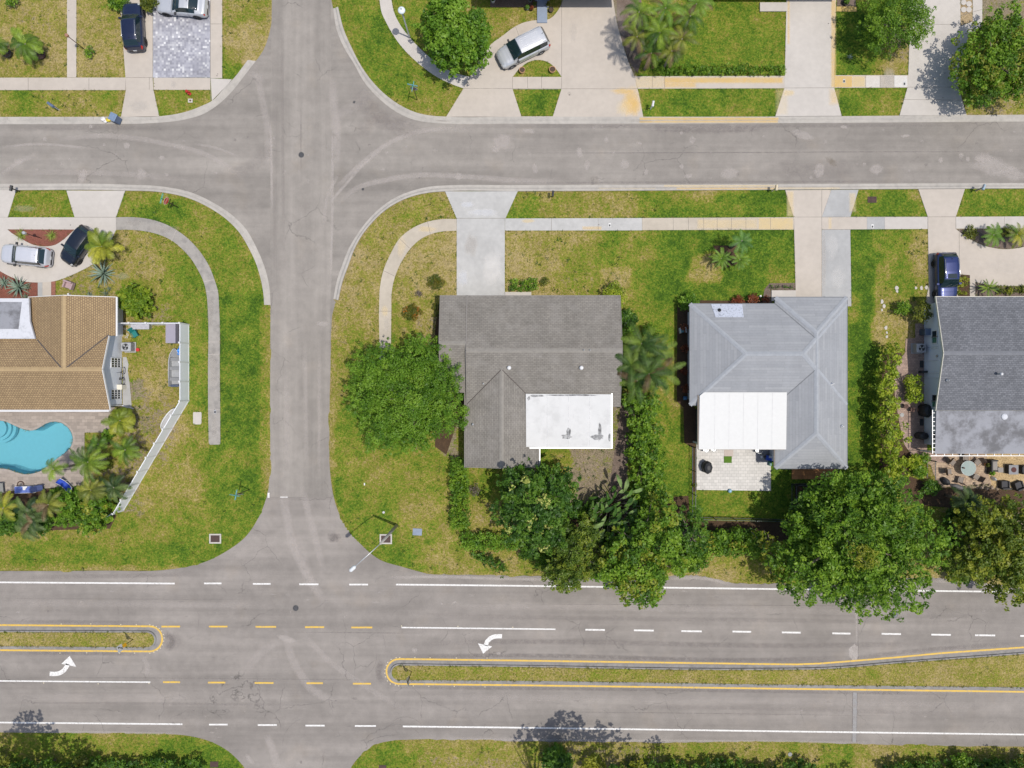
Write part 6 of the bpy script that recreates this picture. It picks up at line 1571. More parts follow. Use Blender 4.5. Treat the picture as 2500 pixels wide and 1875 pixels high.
# ================================================================= CARS
def paintmat(name, col, metal=.35, rough=.32, coat=.8):
    t = NT(name)
    c = t.mix(1.0, (*col,), t.comb(t.ma(t.noise(1.5, 3.0), .10, .95)), 'MULTIPLY')
    return t.fin(c, t.ma(t.noise(9, 3.0), .12, rough - .06), metal, None, coat)
M_SILVER = paintmat("silver_car_paint", (.50,.51,.53), .35, .42)
M_SILVER2 = paintmat("pale_silver_car_paint", (.56,.57,.61), .3, .42)
M_NAVY = paintmat("navy_car_paint", (.008,.014,.045), .3, .38)
M_BLACKCAR = paintmat("black_car_paint", (.006,.010,.020), .2, .38)
M_BLUECAR = paintmat("blue_car_paint", (.014,.026,.115), .4, .35)
M_CARGLASS = plain("car_glass", (.010,.022,.026), .05, var=.05, spec=.7)
M_CHROME = plain("chrome_trim", (.6,.6,.6), .2, .9, var=.05)
M_RIM = plain("alloy_rim", (.30,.30,.31), .4, .7, var=.1)
M_RIMD = plain("dark_alloy_rim", (.05,.05,.055), .4, .7, var=.1)
M_LAMP = plain("headlamp_glass", (.62,.64,.66), .12, .2, var=.05)
M_TAIL = plain("tail_lamp_red", (.42,.02,.012), .2, var=.05)
M_PLATE = plain("licence_plate_white", (.6,.6,.6), .5)
M_TRIM = plain("dark_trim", (.035,.035,.037), .6)

def car(px, py, ang, L, Wd, H, paint, label, kind='suv', rim=M_RIM, rails=False, group=None, name="parked_car", lights=True, sunroof=False, ribs=0):
    """lofted body; stations along the length from nose (s=0) to tail (s=1)"""
    if kind == 'suv':   # s, half-width factor, belt z, top z, roof half-width factor
        st = [(0,.55,.60,.74,.40),(.012,.74,.66,.82,.58),(.04,.88,.76,.93,.70),(.10,.96,.86,1.00,.78),(.20,.99,.92,1.06,.82),(.275,1,.95,1.10,.84),(.31,1,.97,1.17,.83),(.41,1,.99,H-.10,.72),(.45,1,1.0,H-.03,.71),(.58,1,1.0,H,.71),(.76,1,1.02,H-.015,.70),(.86,.99,1.04,H-.08,.69),(.905,.98,1.06,H-.20,.68),(.955,.95,1.05,1.18,.74),(.978,.90,.95,1.05,.72),(.992,.80,.75,.86,.62),(1,.66,.60,.70,.5)]
        cowl, rf, rr_, tail = .29, .435, .87, .955; side = (.36, .90)
    elif kind == 'van':
        st = [(0,.50,.55,.68,.36),(.012,.72,.62,.78,.56),(.045,.88,.74,.92,.70),(.10,.96,.86,1.02,.78),(.17,.99,.94,1.12,.82),(.22,1,.98,1.20,.84),(.25,1,1.0,1.27,.84),(.38,1,1.0,H-.08,.76),(.42,1,1.0,H-.02,.75),(.60,1,1.0,H,.76),(.85,1,1.0,H-.02,.75),(.925,.99,1.02,H-.09,.74),(.955,.98,1.02,H-.34,.75),(.982,.95,.98,1.16,.76),(.992,.88,.80,.95,.70),(1,.78,.60,.72,.6)]
        cowl, rf, rr_, tail = .235, .405, .935, .982; side = (.31, .93)
    elif kind == 'hatch':
        st = [(0,.50,.56,.68,.36),(.012,.72,.62,.76,.56),(.05,.88,.74,.90,.70),(.12,.97,.85,.99,.80),(.19,.99,.91,1.05,.82),(.24,1,.94,1.12,.83),(.28,1,.96,1.18,.82),(.40,1,.98,H-.10,.72),(.44,1,.98,H-.03,.71),(.60,1,1.0,H,.71),(.80,1,1.02,H-.03,.70),(.88,.98,1.04,H-.12,.69),(.945,.95,1.04,1.14,.74),(.98,.88,.90,1.0,.70),(1,.68,.6,.7,.5)]
        cowl, rf, rr_, tail = .25, .425, .885, .945; side = (.33, .88)
    else:  # coupe
        st = [(0,.52,.50,.60,.40),(.012,.76,.55,.68,.62),(.05,.90,.64,.78,.74),(.12,.97,.74,.86,.80),(.24,.99,.80,.93,.82),(.34,1,.84,.98,.82),(.375,1,.86,1.04,.80),(.49,.98,.88,H-.09,.66),(.53,.98,.88,H-.02,.64),(.62,.98,.89,H,.63),(.70,1,.92,H-.03,.62),(.84,1.0,.96,1.08,.64),(.88,.99,.97,1.03,.74),(.95,.96,.95,1.0,.78),(.98,.90,.85,.94,.74),(1,.72,.62,.72,.6)]
        cowl, rf, rr_, tail = .355, .515, .70, .855; side = (.43, .80)
    S = np.array([a[0] for a in st]); cols = [np.array([a[i] for a in st]) for i in (1, 2, 3, 4)]
    ss = np.unique(np.concatenate([np.linspace(0, 1, 57), S, [cowl, rf, rr_, tail, side[0], side[1]]]))
    w, zb, zt, rw = [np.interp(ss, S, c) for c in cols]
    def sm(a):
        b = a.copy(); b[1:-1] = (a[:-2] + 2 * a[1:-1] + a[2:]) / 4; return b
    w, zb, zt, rw = sm(w), sm(zb), sm(zt), sm(rw)
    hw = Wd / 2
    secs = []
    for i, s in enumerate(ss):
        x = (0.5 - s) * L; W_, B, T, Rf = w[i] * hw, zb[i], zt[i], rw[i] * hw
        roof = max(0.0, min(1.0, (T - B - .16) / .3))
        p = [(W_ * .90, .24), (W_ * .975, .34), (W_, .52), (W_ * 1.0, .52 + (B - .52) * .55), (W_ * .975, B - .03), (W_ * (.93 - .03 * roof), B + .015)]
        gz = B + .02 + (T - B) * (.90 if roof > .3 else .55)
        gx = Rf * (1.045 if roof > .3 else 1.02)
        p += [(max(gx, Rf), max(gz - .02, B + .02)), (Rf * .93, T - .022), (Rf * .55, T - .002), (0, T + .004 + .012 * roof)]
        secs.append([(x, y, z) for y, z in p] + [(x, -y, z) for y, z in p[-2::-1]])
    m = len(secs[0]); mid = m // 2
    groups = {"body": MB(), "windshield": MB(), "rear_window": MB(), "side_window": MB(), "side_window2": MB()}
    for k, g_ in groups.items():
        use = {}
        for i in range(len(ss) - 1):
            sc = (ss[i] + ss[i + 1]) / 2
            for j in range(m - 1):
                jj = min(j, m - 2 - j)
                part = "body"
                if jj >= 6 and cowl < sc < rf: part = "windshield"
                elif jj >= 6 and rr_ < sc < tail: part = "rear_window"
                elif jj == 5 and side[0] < sc < side[1]: part = "side_window" if j < mid else "side_window2"
                if part != k: continue
                f = []
                for a, b in ((i, j), (i, j + 1), (i + 1, j + 1), (i + 1, j)):
                    if (a, b) not in use: use[(a, b)] = len(g_.v); g_.v.append(secs[a][b])
                    f.append(use[(a, b)])
                g_.f.append(tuple(f))
    b0 = groups["body"]
    for sec, rev in ((secs[0], True), (secs[-1], False)):
        b0.add(sec, [tuple(range(m))[::-1] if rev else tuple(range(m))])
    x, y = W(px, py, 0.0)
    root = empty(name, (x, y, .112), R(ang), label, "car", group)
    groups["body"].build("body", paint, root, True)
    groups["windshield"].build("windshield", M_CARGLASS, root, True)
    groups["rear_window"].build("rear_window", M_CARGLASS, root, True)
    groups["side_window"].build("side_window", M_CARGLASS, root, True)
    groups["side_window2"].build("side_window", M_CARGLASS, root, True)
    mb = MB(); mb.box(0, 0, .27, L * .93, Wd * .88, .16); mb.build("underbody", M_TRIM, root)
    wr = .34 if kind in ('suv', 'coupe') else .31
    for sx in (.31, -.30):
        for sy in (-1, 1):
            cx, cy = L * (sx + (.01 if kind == 'suv' else .0)), sy * (hw - .085)
            t = MB()
            prof = [(wr * .62, -.10), (wr * .92, -.105), (wr, -.07), (wr, .07), (wr * .92, .105), (wr * .62, .10)]
            n = 20
            vs_ = [(cx + r * math.cos(2 * math.pi * k / n), cy + o, wr + r * math.sin(2 * math.pi * k / n)) for r, o in prof for k in range(n)]
            t.add(vs_, [(i * n + k, i * n + (k + 1) % n, (i + 1) * n + (k + 1) % n, (i + 1) * n + k) for i in range(5) for k in range(n)])
            to = t.build("wheel", M_RUBBER, root, True)
            rm = MB()
            for k in range(5):
                a = 2 * math.pi * k / 5
                rm.bar((cx, cy + sy * .098, wr), (cx + math.cos(a) * wr * .62, cy + sy * .094, wr + math.sin(a) * wr * .62), .07, .03)
            rm.add([(cx + wr * .63 * math.cos(2 * math.pi * k / 16), cy + sy * .07, wr + wr * .63 * math.sin(2 * math.pi * k / 16)) for k in range(16)], [tuple(range(16))])
            rm.build("rim", rim, to)
            ar = MB()
            pts = [(cx + (wr + .035) * math.cos(a), cy + sy * .088, wr + (wr + .035) * math.sin(a)) for a in np.linspace(-.1, math.pi + .1, 15)]
            ar.tube(pts, .035, 6); ar.build("wheel_arch", M_TRIM, root, True)
    for sy in (-1, 1):
        mr = MB(); mx = L * (.5 - side[0] - .0) - .02; zz_ = float(np.interp(side[0], ss, zb)) + .10
        mr.box(mx + .05, sy * (hw + .10), zz_, .16, .22, .14); mr.box(mx, sy * (hw + .0), zz_ - .03, .06, .12, .05)
        mr.build("mirror", paint if paint in (M_NAVY, M_BLACKCAR, M_BLUECAR) else M_TRIM, root)
        if lights:
            hl = MB(); hs = [i for i, s in enumerate(ss) if .014 <= s <= .085]
            rows = [[(secs[i][4][0] + .012, sy * secs[i][4][1] * 1.012, secs[i][4][2] - .06), (secs[i][5][0] + .012, sy * secs[i][5][1] * 1.0, secs[i][5][2] + .014), (secs[i][6][0] + .012, sy * secs[i][6][1] * .97, secs[i][6][2] + .014)] for i in hs]
            hl.grid(rows); hl.build("headlight", M_LAMP, root, True)
            tl = MB(); hs = [i for i, s in enumerate(ss) if (.945 if kind != 'coupe' else .955) <= s <= .992]
            rows = [[(secs[i][3][0] - .012, sy * secs[i][3][1] * 1.014, secs[i][3][2]), (secs[i][4][0] - .012, sy * secs[i][4][1] * 1.016, secs[i][4][2]), (secs[i][5][0] - .012, sy * secs[i][5][1] * 1.012, secs[i][5][2] + .014)] for i in hs]
            tl.grid(rows); tl.build("taillight", M_TAIL, root, True)
    bp_ = MB()
    for sx, zz_ in ((.497, .42), (-.497, .46)):
        bp_.box(sx * L, 0, zz_, .05, Wd * .70, .22)
    bp_.build("bumper_trim", M_TRIM, root, bevel=.015)
    pl = MB(); pl.box(-L * .503 - .02, 0, .62, .02, .32, .16); pl.build("licence_plate", M_PLATE, root)
    gr = MB(); gr.box(.499 * L, 0, .60, .04, Wd * .44, .12); gr.build("grille", M_BLACKP, root)
    # door seams, hood edge, wipers
    sm_ = MB()
    def seam(s0, side_, js):
        i = int(np.argmin(abs(ss - s0)))
        pts = [Vector(secs[i][j]) for j in js]
        pts = [Vector((p.x, p.y * side_ * 1.004, p.z)) for p in pts]
        sm_.tube(pts, .008, 4)
    for sd_ in (-1, 1):
        for s0 in ((side[0] + .02, .56, .74) if kind != 'coupe' else (.41, .66)): seam(s0, sd_, (1, 2, 3, 4, 5))
    i = int(np.argmin(abs(ss - cowl))) - 1
    sm_.tube([Vector(secs[i][j]) + Vector((0, 0, .006)) for j in range(5, m - 5)], .009, 4)
    sm_.build("seam", M_TRIM, root)
    wp = MB(); i = int(np.argmin(abs(ss - cowl)))
    for sy in (-.35, .25): wp.bar((secs[i][mid][0] - .02, sy * hw, secs[i][mid][2] + .01), (secs[i][mid][0] - .22, sy * hw + .5, secs[i][mid][2] + .15), .02)
    wp.build("wiper", M_TRIM, root)
    zr = float(np.interp(.62, ss, zt))
    rh = float(np.interp(.62, ss, rw)) * hw
    if rails:
        for sy in (-1, 1):
            rl = MB(); x0, x1 = (.5 - rf - .02) * L, (.5 - rr_ + .03) * L
            rl.tube([(x0, sy * rh * .97, zr - .06), (x0 - .15, sy * rh * .97, zr + .045), (x1 + .15, sy * rh * .97, zr + .035), (x1, sy * rh * .97, zr - .06)], .022, 6)
            rl.build("roof_rail", rails, root, True)
    if ribs:
        rb = MB()
        for k in range(ribs): rb.box((.5 - .64) * L, (k - (ribs - 1) / 2) * rh * 1.5 / ribs, zr + .0, L * .36, .025, .03)
        rb.build("roof_rib", paint, root)
    if sunroof:
        sr = MB(); sr.box((.5 - .49) * L, 0, zr - .005, .42, rh * 1.25, .05); sr.build("sunroof", M_CARGLASS, root, bevel=.01)
    an = MB(); an.tube([((.5 - rr_ + .05) * L, 0, zr - .02), ((.5 - rr_ + .02) * L, 0, zr + .10)], .018, 6); an.build("antenna", M_BLACKP, root)
    return root
car(337, 76, 93.4, 4.35, 1.78, 1.62, M_NAVY, "dark navy crossover parked on the plain concrete strip beside the mosaic driveway", 'suv', M_RIMD, rails=M_CHROME)
car(453, 22, 174.8, 4.72, 1.90, 1.36, M_SILVER, "silver coupe parked across the mosaic driveway at the top edge", 'coupe', M_RIMD)
car(1276, 129, 206.2, 4.95, 1.95, 1.75, M_SILVER, "silver minivan parked diagonally on the circular drive beside the half moon lawn", 'van', M_RIM, rails=M_METAL, ribs=6)
car(78, 628, 174.3, 4.50, 1.82, 1.66, M_SILVER2, "pale silver crossover on the white circular drive at the left edge", 'suv', M_RIM, rails=M_SILVER2, ribs=6)
car(203, 604, 233.9, 3.85, 1.68, 1.52, M_BLACKCAR, "black hatchback with one red tail lamp showing beside the yellow green palm", 'hatch', M_RIMD)
car(2296, 680, 271.8, 4.62, 1.84, 1.68, M_BLUECAR, "blue crossover with its nose under the slate grey roof", 'suv', M_RIMD, rails=M_CHROME, sunroof=True)
# ================================================================= STREET FURNITURE AND YARD OBJECTS
def T(name, px, py, label, cat, rz=0, z=0.07, group=None):
    x, y = W(px, py, z); return empty(name, (x, y, z), R(rz), label, cat, group)
def one(mb, name, mat, px, py, label, cat, rz=0, z=0.07, group=None, smooth=False, bevel=0):
    o = mb.build(name, mat, None, smooth, bevel=bevel); x, y = W(px, py, z); o.location = (x, y, z); o.rotation_euler = (0, 0, R(rz)); return tag(o, label, cat, group)
def text(body, size, parent, loc, rot, mat, name="lettering", ext=.002, align='CENTER'):
    c = bpy.data.curves.new(name, 'FONT'); c.body = body; c.size = size; c.extrude = ext; c.align_x = align; c.align_y = 'CENTER'
    tmp = bpy.data.objects.new("tmp", c); COL.objects.link(tmp); dg = bpy.context.evaluated_depsgraph_get(); me = bpy.data.meshes.new_from_object(tmp.evaluated_get(dg)); bpy.data.objects.remove(tmp)
    me.materials.clear(); me.materials.append(mat)
    o = bpy.data.objects.new(name, me); COL.objects.link(o); o.parent = parent; o.location = loc; o.rotation_euler = rot; return o

# --- globe lamp by the curved path
t = T("street_lamp", 1000, 92, "slim grey post lamp with a pale round head leaning over the curved path's edge", "lamp post")
m = MB(); m.tube([(0,0,0),(0,0,.4),(0,0,.45),(0,0,4.5)], [.11,.11,.075,.06], 12); m.build("pole", M_METAL, t, True)
m = MB(); m.lathe(0, 0, [(.08,4.5),(.30,4.58),(.33,4.66),(.29,4.78),(.10,4.86),(.02,4.87)], 24); m.build("lamp_head", plain("pale_lamp_housing", (.62,.68,.70), .4, var=.05), t, True)
m = MB(); m.cyl(0, 0, 4.86, 4.96, .05, .04, 10); m.build("photocell", M_BLACKP, t)
# --- tall street light with arm
bx, by = W(969, 1282); ax, ay = W(869, 1381, 8.1)
t = empty("street_light", (bx, by, .05), 0, "tall concrete street light with a long thin arm reaching over the junction corner", "street light")
tx, ty = W(930, 1326, 7.4); tx -= bx; ty -= by
m = MB(); m.tube([(0,0,0),(tx*.5,ty*.5,3.7),(tx,ty,7.5)], [.15,.125,.10], 10); m.build("pole", plain("spun_concrete", (.36,.34,.31), .85), t, True)
dx, dy = ax - bx, ay - by
m = MB(); m.tube([(tx,ty,7.35),(tx*.6+dx*.4,ty*.6+dy*.4,7.85),(dx,dy,8.1)], .04, 8); m.build("arm", M_ALU, t, True)
v = Vector((dx - tx, dy - ty)).normalized()
m = MB(); m.tube([(dx,dy,8.1),(dx+v.x*.12,dy+v.y*.12,8.12),(dx+v.x*.55,dy+v.y*.55,8.12),(dx+v.x*.68,dy+v.y*.68,8.10)], [.06,.16,.17,.05], 12); m.build("lamp_head", plain("light_grey_lamp_housing", (.58,.60,.62), .4), t, True)
# --- street signs
def street_sign(px, py, label, blades, stop_ang, stopcol, h=2.95, stop=True):
    t = T("street_sign", px, py, label, "street sign")
    m = MB(); m.tube([(0,0,0),(0,0,h)], .035, 8); m.build("pole", M_BROWNIRON, t, True)
    for k, (ang, mat) in enumerate(blades):
        m = MB(); m.box(0, 0, h + .14 + k * .26, .92, .022, .24, R(ang)); b = m.build("blade", mat, t)
        for sgn in (-1, 1):
            m = MB()
            for q in range(9):
                if q == 4: continue
                o = (-.36 + q * .09); c_, s_ = math.cos(R(ang)), math.sin(R(ang))
                m.box(o * c_ - sgn * s_ * -.014, o * s_ + sgn * c_ * -.014, h + .14 + k * .26, .055, .006, .10, R(ang))
            m.build("lettering", M_WHITE, b)
    if stop:
        c_, s_ = math.cos(R(stop_ang)), math.sin(R(stop_ang)); nx, ny = -s_, c_
        def octo(r, o0, o1):
            m = MB(); vs_ = []
            for o in (o0, o1):
                for k in range(8):
                    a = math.pi / 8 + k * math.pi / 4; u, zz = math.cos(a) * r, math.sin(a) * r
                    vs_.append((u * c_ + nx * o, u * s_ + ny * o, 2.35 + zz))
            return m.add(vs_, [tuple(range(8))[::-1], tuple(range(8, 16))] + [(k, (k + 1) % 8, 8 + (k + 1) % 8, 8 + k) for k in range(8)])
        octo(.375, .040, .048).build("stop_plate", plain("white_sign_edge", (.6,.6,.6), .4), t)
        octo(.35, .0485, .052).build("stop_face", M_RED, t)
        octo(.375, .036, .0395).build("plate_back", plain("bare_sign_back", (.26,.25,.25), .5, .4), t)
        text("STOP", .24, t, (nx * .055, ny * .055, 2.35), (math.pi / 2, 0, R(stop_ang) + math.pi), M_WHITE)
    return t
street_sign(436, 506.5, "green street name sign with a grey backed stop plate near the curved kerb", [(75, M_GREENSIGN)], 75 + 180 - 10, None)
street_sign(1019, 244, "crossed teal street name blades over a red stop plate on the verge", [(78, M_TEAL), (-12, M_TEAL)], -10, None, 2.75)
street_sign(609, 1195, "teal street name blade over a red plate on the lush verge beside the cross street", [(80, M_TEAL), (-10, M_TEAL)], 175, None)
# --- median signs
def diamond_sign(px, py, label, yellow_front, azim):
    t = T("traffic_sign", px, py, label, "traffic sign", azim, .17)
    m = MB(); m.tube([(0,0,0),(0,0,2.6)], .03, 8); m.build("pole", M_BROWNIRON, t, True)
    m = MB(); m.box(.035, 0, 2.2, .01, .60, .75); p = m.build("sign_plate", M_WHITE if yellow_front else M_METAL, t)
    if yellow_front:
        m = MB(); m.tube([(.045,-.02,1.98),(.045,-.02,2.14),(.045,.10,2.22),(.045,.12,2.36)], .03, 6); m.add([(.047,.02,2.36),(.047,.22,2.36),(.047,.12,2.50)], [(0,1,2)]); m.build("arrow_symbol", M_BLACKP, p)
        m = MB(); m.add([(.047,-.22,1.88),(.047,-.02,1.88),(.047,-.12,2.06)], [(0,1,2)]); m.build("arrow_symbol", M_BLACKP, p)
    m = MB(); m.box(.035, 0, 1.45, .01, .30, .55); m.build("marker_plate", plain("amber_sign_sheeting", (.70,.36,.01), .4) if yellow_front else M_METAL, t)
diamond_sign(325, 1561, "white and black keep right sign over an amber plate on the short left median", True, 15)
diamond_sign(1005, 1639, "edge on traffic sign at the rounded tip of the long right median", False, 200)
# --- reflective studs
st0 = MB().cyl(0,0,0,.02,.055,.04,8).build("road_stud", plain("stud_cream", (.62,.55,.38), .4)); tag(st0, "small cream reflective stud on the yellow line or kerb round a median", "road stud", "reflective studs round the medians")
first = True
stud = [(150,1523),(222,1523),(295,1524.5),(333,1524.5),(366,1525),(374,1527),(382,1529.5),(389,1534),(395,1540),(399,1549),(401,1557),(400,1565),(397,1574),(392,1582),(384,1588),(376,1592),(366,1594.5),(329,1594),(292,1594),(212,1593.5),(147,1594),
 (967,1605.5),(976,1605),(1013,1605),(1050,1605.5),(1114,1606),(1189,1606.5),(955,1609.5),(947,1617),(943,1624),(940,1634),(939.5,1643),(941,1652),(946,1662),(953,1669.5),(965,1672),(973,1674),(1009,1674),(1047,1675),(1109,1675.5),(1184,1676.5),(980.5,1528),(1118,1529),(1252,1531),(107,1667),(240,1669),(364,1668)]
for x, y in stud:
    c = st0 if first else st0.copy()
    if not first: COL.objects.link(c)
    first = False; c.location = (*W(x, y), .022)
# --- manholes, covers and drains
def manhole(px, py, rp, label, mat=M_BLACKP, z=.028):
    t = T("manhole_cover", px, py, label, "manhole", 0, z); r = rp / 26.04
    m = MB(); m.lathe(0, 0, [(r,0),(r,.006),(r*.86,.008)], 24, False); m.build("rim", plain("iron_ring",(.09,.09,.09),.7), t)
    m = MB(); m.cyl(0, 0, 0, .007, r * .84, n=24); d = m.build("lid", mat, t)
    m = MB()
    for k in range(-2, 3): m.box(0, k * r * .26, .010, r * (1.3 - .18 * abs(k)), r * .07, .006)
    m.build("tread", M_ROCK, d)
manhole(735.5,378,7,"dark round manhole cover in the cross street above the junction centre"); manhole(722,1484.6,7.3,"dark round manhole cover in the main road's upper lane"); manhole(2184,1500.5,8.3,"grey ringed manhole cover below the very large tree", plain("grey_iron",(.16,.17,.18),.7))
manhole(864.7,249.6,3,"tiny valve cap in the asphalt near the upper curved kerb"); manhole(886,462,3.2,"tiny valve cap in the asphalt near the lower curved kerb"); manhole(1929,1842,5.5,"small concrete collar in the bottom verge", M_CONC_GREY, .08); manhole(936.6,1251,3.2,"small white pipe cap in the grass above the street light", M_WHITE, .08)
def grate(px, py, w, h, label, frame=True, rz=0):
    t = T("storm_drain", px, py, label, "storm drain", rz, .072); w /= 26.04; h /= 26.04
    if frame:
        m = MB(); f = .14
        for s in (-1, 1): m.box(0, s * (h / 2 + f / 2), .02, w + 2 * f, f, .05); m.box(s * (w / 2 + f / 2), 0, .02, f, h, .05)
        m.build("concrete_frame", M_CONC_W, t, bevel=.02)
    m = MB(); n = 7
    for i in range(n): m.box(-w / 2 + w * (i + .5) / n, 0, .03, w / n * .62, h, .03)
    m.box(0, 0, .035, w, .05, .03); m.build("grate", M_BROWNIRON, t)
    m = MB(); m.box(0, 0, .004, w, h, .008); m.build("pit", M_BLACKP, t)
grate(942,1316,23,17,"brown storm drain grate in a pale frame under the tall street light"); grate(525.5,1315,22,16.5,"brown storm drain grate in a pale frame in the lush left verge"); grate(523,1866,20,14,"brown storm drain grate at the bottom edge, lower left verge",False); grate(2129,487.6,22,15,"brown storm drain grate in the verge without a frame, right of the grey drive",False); grate(934,1873,18,10,"dark grate cut by the bottom edge right of the junction",False)
m = MB(); m.box(0,0,.02,.86,.64,.05); one(m,"utility_cover",plain("blue_grey_cover",(.19,.23,.30),.7,var=.3),1019,1298.5,"blue grey rectangular utility cover in the corner lawn","utility cover",-3,bevel=.01)
for x,y,l in ((1488.5,549.6,"small meter box set in the pale path right of the white driveway"),(2130,552.5,"small meter box in the grey path slab"),(2060.6,197.7,"small meter box in the most rust stained path slab"),(2208,204,"small meter box at the white end of the upper path"),(525,1005,"small meter box in the old grey path end")):
    t = T("meter_box", x, y, l, "meter box", 0, .115); m = MB(); m.box(0,0,.004,.22,.34,.01); m.build("frame", M_METAL, t); m = MB(); m.box(0,-.03,.012,.14,.2,.008); m.build("lid", M_BLACKP, t)
m = MB(); m.box(0,0,.02,.42,.36,.05); t = one(m,"valve_pad",M_CONC_W,465,246,"square white concrete pad with a brown valve lid below the hydrant","valve cover"); m2 = MB(); m2.cyl(0,0,.045,.06,.09,n=12); m2.build("lid", M_BROWNIRON, t)
# --- hydrant
t = T("fire_hydrant", 463, 229, "small red fire hydrant in the verge below the mosaic driveway", "fire hydrant")
m = MB(); m.lathe(0,0,[(.17,0),(.17,.04),(.11,.06),(.11,.55),(.14,.57),(.14,.61),(.10,.70),(.04,.76),(.03,.80)],14); b = m.build("barrel", M_RED, t, True)
for s in (-1,1):
    m = MB(); m.tube([(0,0,.42),(s*.2,s*.05,.42)],.05,8); m.build("nozzle", M_RED, t, True)
m = MB(); m.tube([(0,0,.38),(.05,-.2,.38)],.065,8); m.build("nozzle", M_RED, t, True)
# --- mailboxes
def mailbox(px, py, rz, label, box, post=M_WOODGREY, h=1.05, big=1.0):
    t = T("mailbox", px, py, label, "mailbox", rz); L, w, q = .50 * big, .20 * big, .10 * big
    m = MB(); m.box(0,0,h/2,.09,.09,h); m.build("post", post, t)
    m = MB(); prof = [(-w/2,h),(w/2,h),(w/2,h+.13)] + [(w/2*math.cos(a),h+.13+w/2*math.sin(a)) for a in np.linspace(.3,math.pi-.3,6)] + [(-w/2,h+.13)]
    n = len(prof); m.add([(-L/2,y,z) for y,z in prof] + [(L/2,y,z) for y,z in prof], [tuple(range(n))[::-1], tuple(range(n,2*n))] + [(i,(i+1)%n,n+(i+1)%n,n+i) for i in range(n)])
    m.build("box", box, t, bevel=.008); m = MB(); m.box(L/2+.006,0,h+.10,.012,w*.9,.18); m.build("door", box, t); m = MB(); m.box(.05,w/2+.012,h+.19,.03,.012,.16); m.build("flag", M_RED, t)
mailbox(144,268,-35,"blue grey mailbox on a white angled post in the top left verge",M_BINBLUE,M_WHITE,big=1.25); mailbox(49,468,80,"black mailbox by the kerb at the corner of the small trapezoid lawn",M_BLACKP,M_BLACK)
mailbox(1348,481,85,"black mailbox in the verge right of the white driveway apron",M_BLACKP,M_BLACK); mailbox(1588,266,80,"white mailbox in the bright verge beside the yellow stained drive",M_WHITE,M_WHITE); mailbox(1884,467,85,"cream mailbox by the yellow stained kerb left of the drive",plain("cream_paint",(.55,.47,.32),.5),plain("cream_paint",(.5,.42,.3),.5)); mailbox(2381,466,70,"blue grey mailbox by the kerb at the right",plain("pale_blue_paint",(.27,.36,.42),.5),M_WOODGREY)
# --- wheelie bin, rubbish bags
t = T("wheelie_bin", 291, 296, "blue grey wheelie bin standing in the gutter beside the driveway apron", "bin", -25, .05)
m = MB(); m.box(0,0,.55,.52,.58,.95,taper=1.12); m.build("bin_body", M_BINBLUE, t, bevel=.03); m = MB(); m.box(0,.0,1.06,.66,.72,.07); m.box(-.1,0,1.10,.4,.5,.05); m.build("lid", plain("blue_grey_lid",(.15,.21,.31),.5), t, bevel=.03)
for s in (-1,1):
    m = MB(); m.tube([(-.26,s*.25,.1),(-.26,s*.31,.1)],.1,12); m.build("wheel", M_RUBBER, t)
def bag(px,py,s,mat,label,seed):
    r = random.Random(seed); m = MB(); rows = []
    for i in range(7):
        ph = math.pi * i / 6; rows.append([(s*math.sin(ph)*math.cos(a)*r.uniform(.85,1.15)*1.2, s*math.sin(ph)*math.sin(a)*r.uniform(.85,1.15), s*.62*(1-math.cos(ph))*1.0) for a in np.linspace(0,2*math.pi,11)[:-1]])
    rows = [r_ + [r_[0]] for r_ in rows]; m.grid(rows); m.add([(-.03,-.03,s*1.2),(.03,.03,s*1.2),(.08,.0,s*1.2+.12),(-.06,.05,s*1.2+.1)],[(0,1,2,3)])
    return one(m,"rubbish_bag",mat,px,py,label,"rubbish bag",0,.06,smooth=True)
wp_ = NT("white_printed_plastic"); M_BAGW = wp_.fin(wp_.ramp(wp_.noise(9,3.0,.7),[(.3,(.45,.12,.10)),(.42,(.62,.60,.58)),(.7,(.7,.7,.68)),(.8,(.25,.3,.1))]),.5)
bag(254,292,.22,M_BAGW,"white printed rubbish bag, left of the small heap in the gutter",1); bag(259,297,.17,M_BAGW,"small white printed rubbish bag at the front of the heap in the gutter",2); bag(266,294,.20,plain("yellow_bag_plastic",(.6,.48,.03),.45),"yellow rubbish bag at the right of the small heap in the gutter",3)
# --- post lamps and path lights
t = T("post_lamp", 206, 120, "rust coloured lantern on a thin post leaning over the garden path at the top left", "lamp post", 0)
m = MB(); m.tube([(0,0,0),(0,0,2.3)],.035,8); m.build("pole", M_BROWNIRON, t, True); m = MB(); m.lathe(0,0,[(.06,2.3),(.13,2.36),(.15,2.6),(.17,2.62),(.03,2.78)],8); m.build("lantern", plain("rust_lantern",(.33,.17,.11),.6), t)
t = T("post_lamp", 102, 582, "dark garden lamp post in the red mulch island between two grassy tufts", "lamp post", 0)
m = MB(); m.tube([(0,0,0),(0,0,2.1)],.03,8); m.build("pole", M_BLACK, t, True); m = MB(); m.lathe(0,0,[(.05,2.1),(.12,2.16),(.14,2.4),(.16,2.42),(.03,2.56)],8); m.build("lantern", M_ALU, t)
m = MB(); m.cyl(0,0,0,.35,.07,.09,10); one(m,"path_light",M_WHITE,1854,724,"white path light in the gravel strip by the red leaved bushes","path light"); m = MB(); m.cyl(0,0,0,.35,.07,.09,10); one(m,"path_light",M_WHITE,172,719,"white path light in the grass at the tan roof's eave","path light")
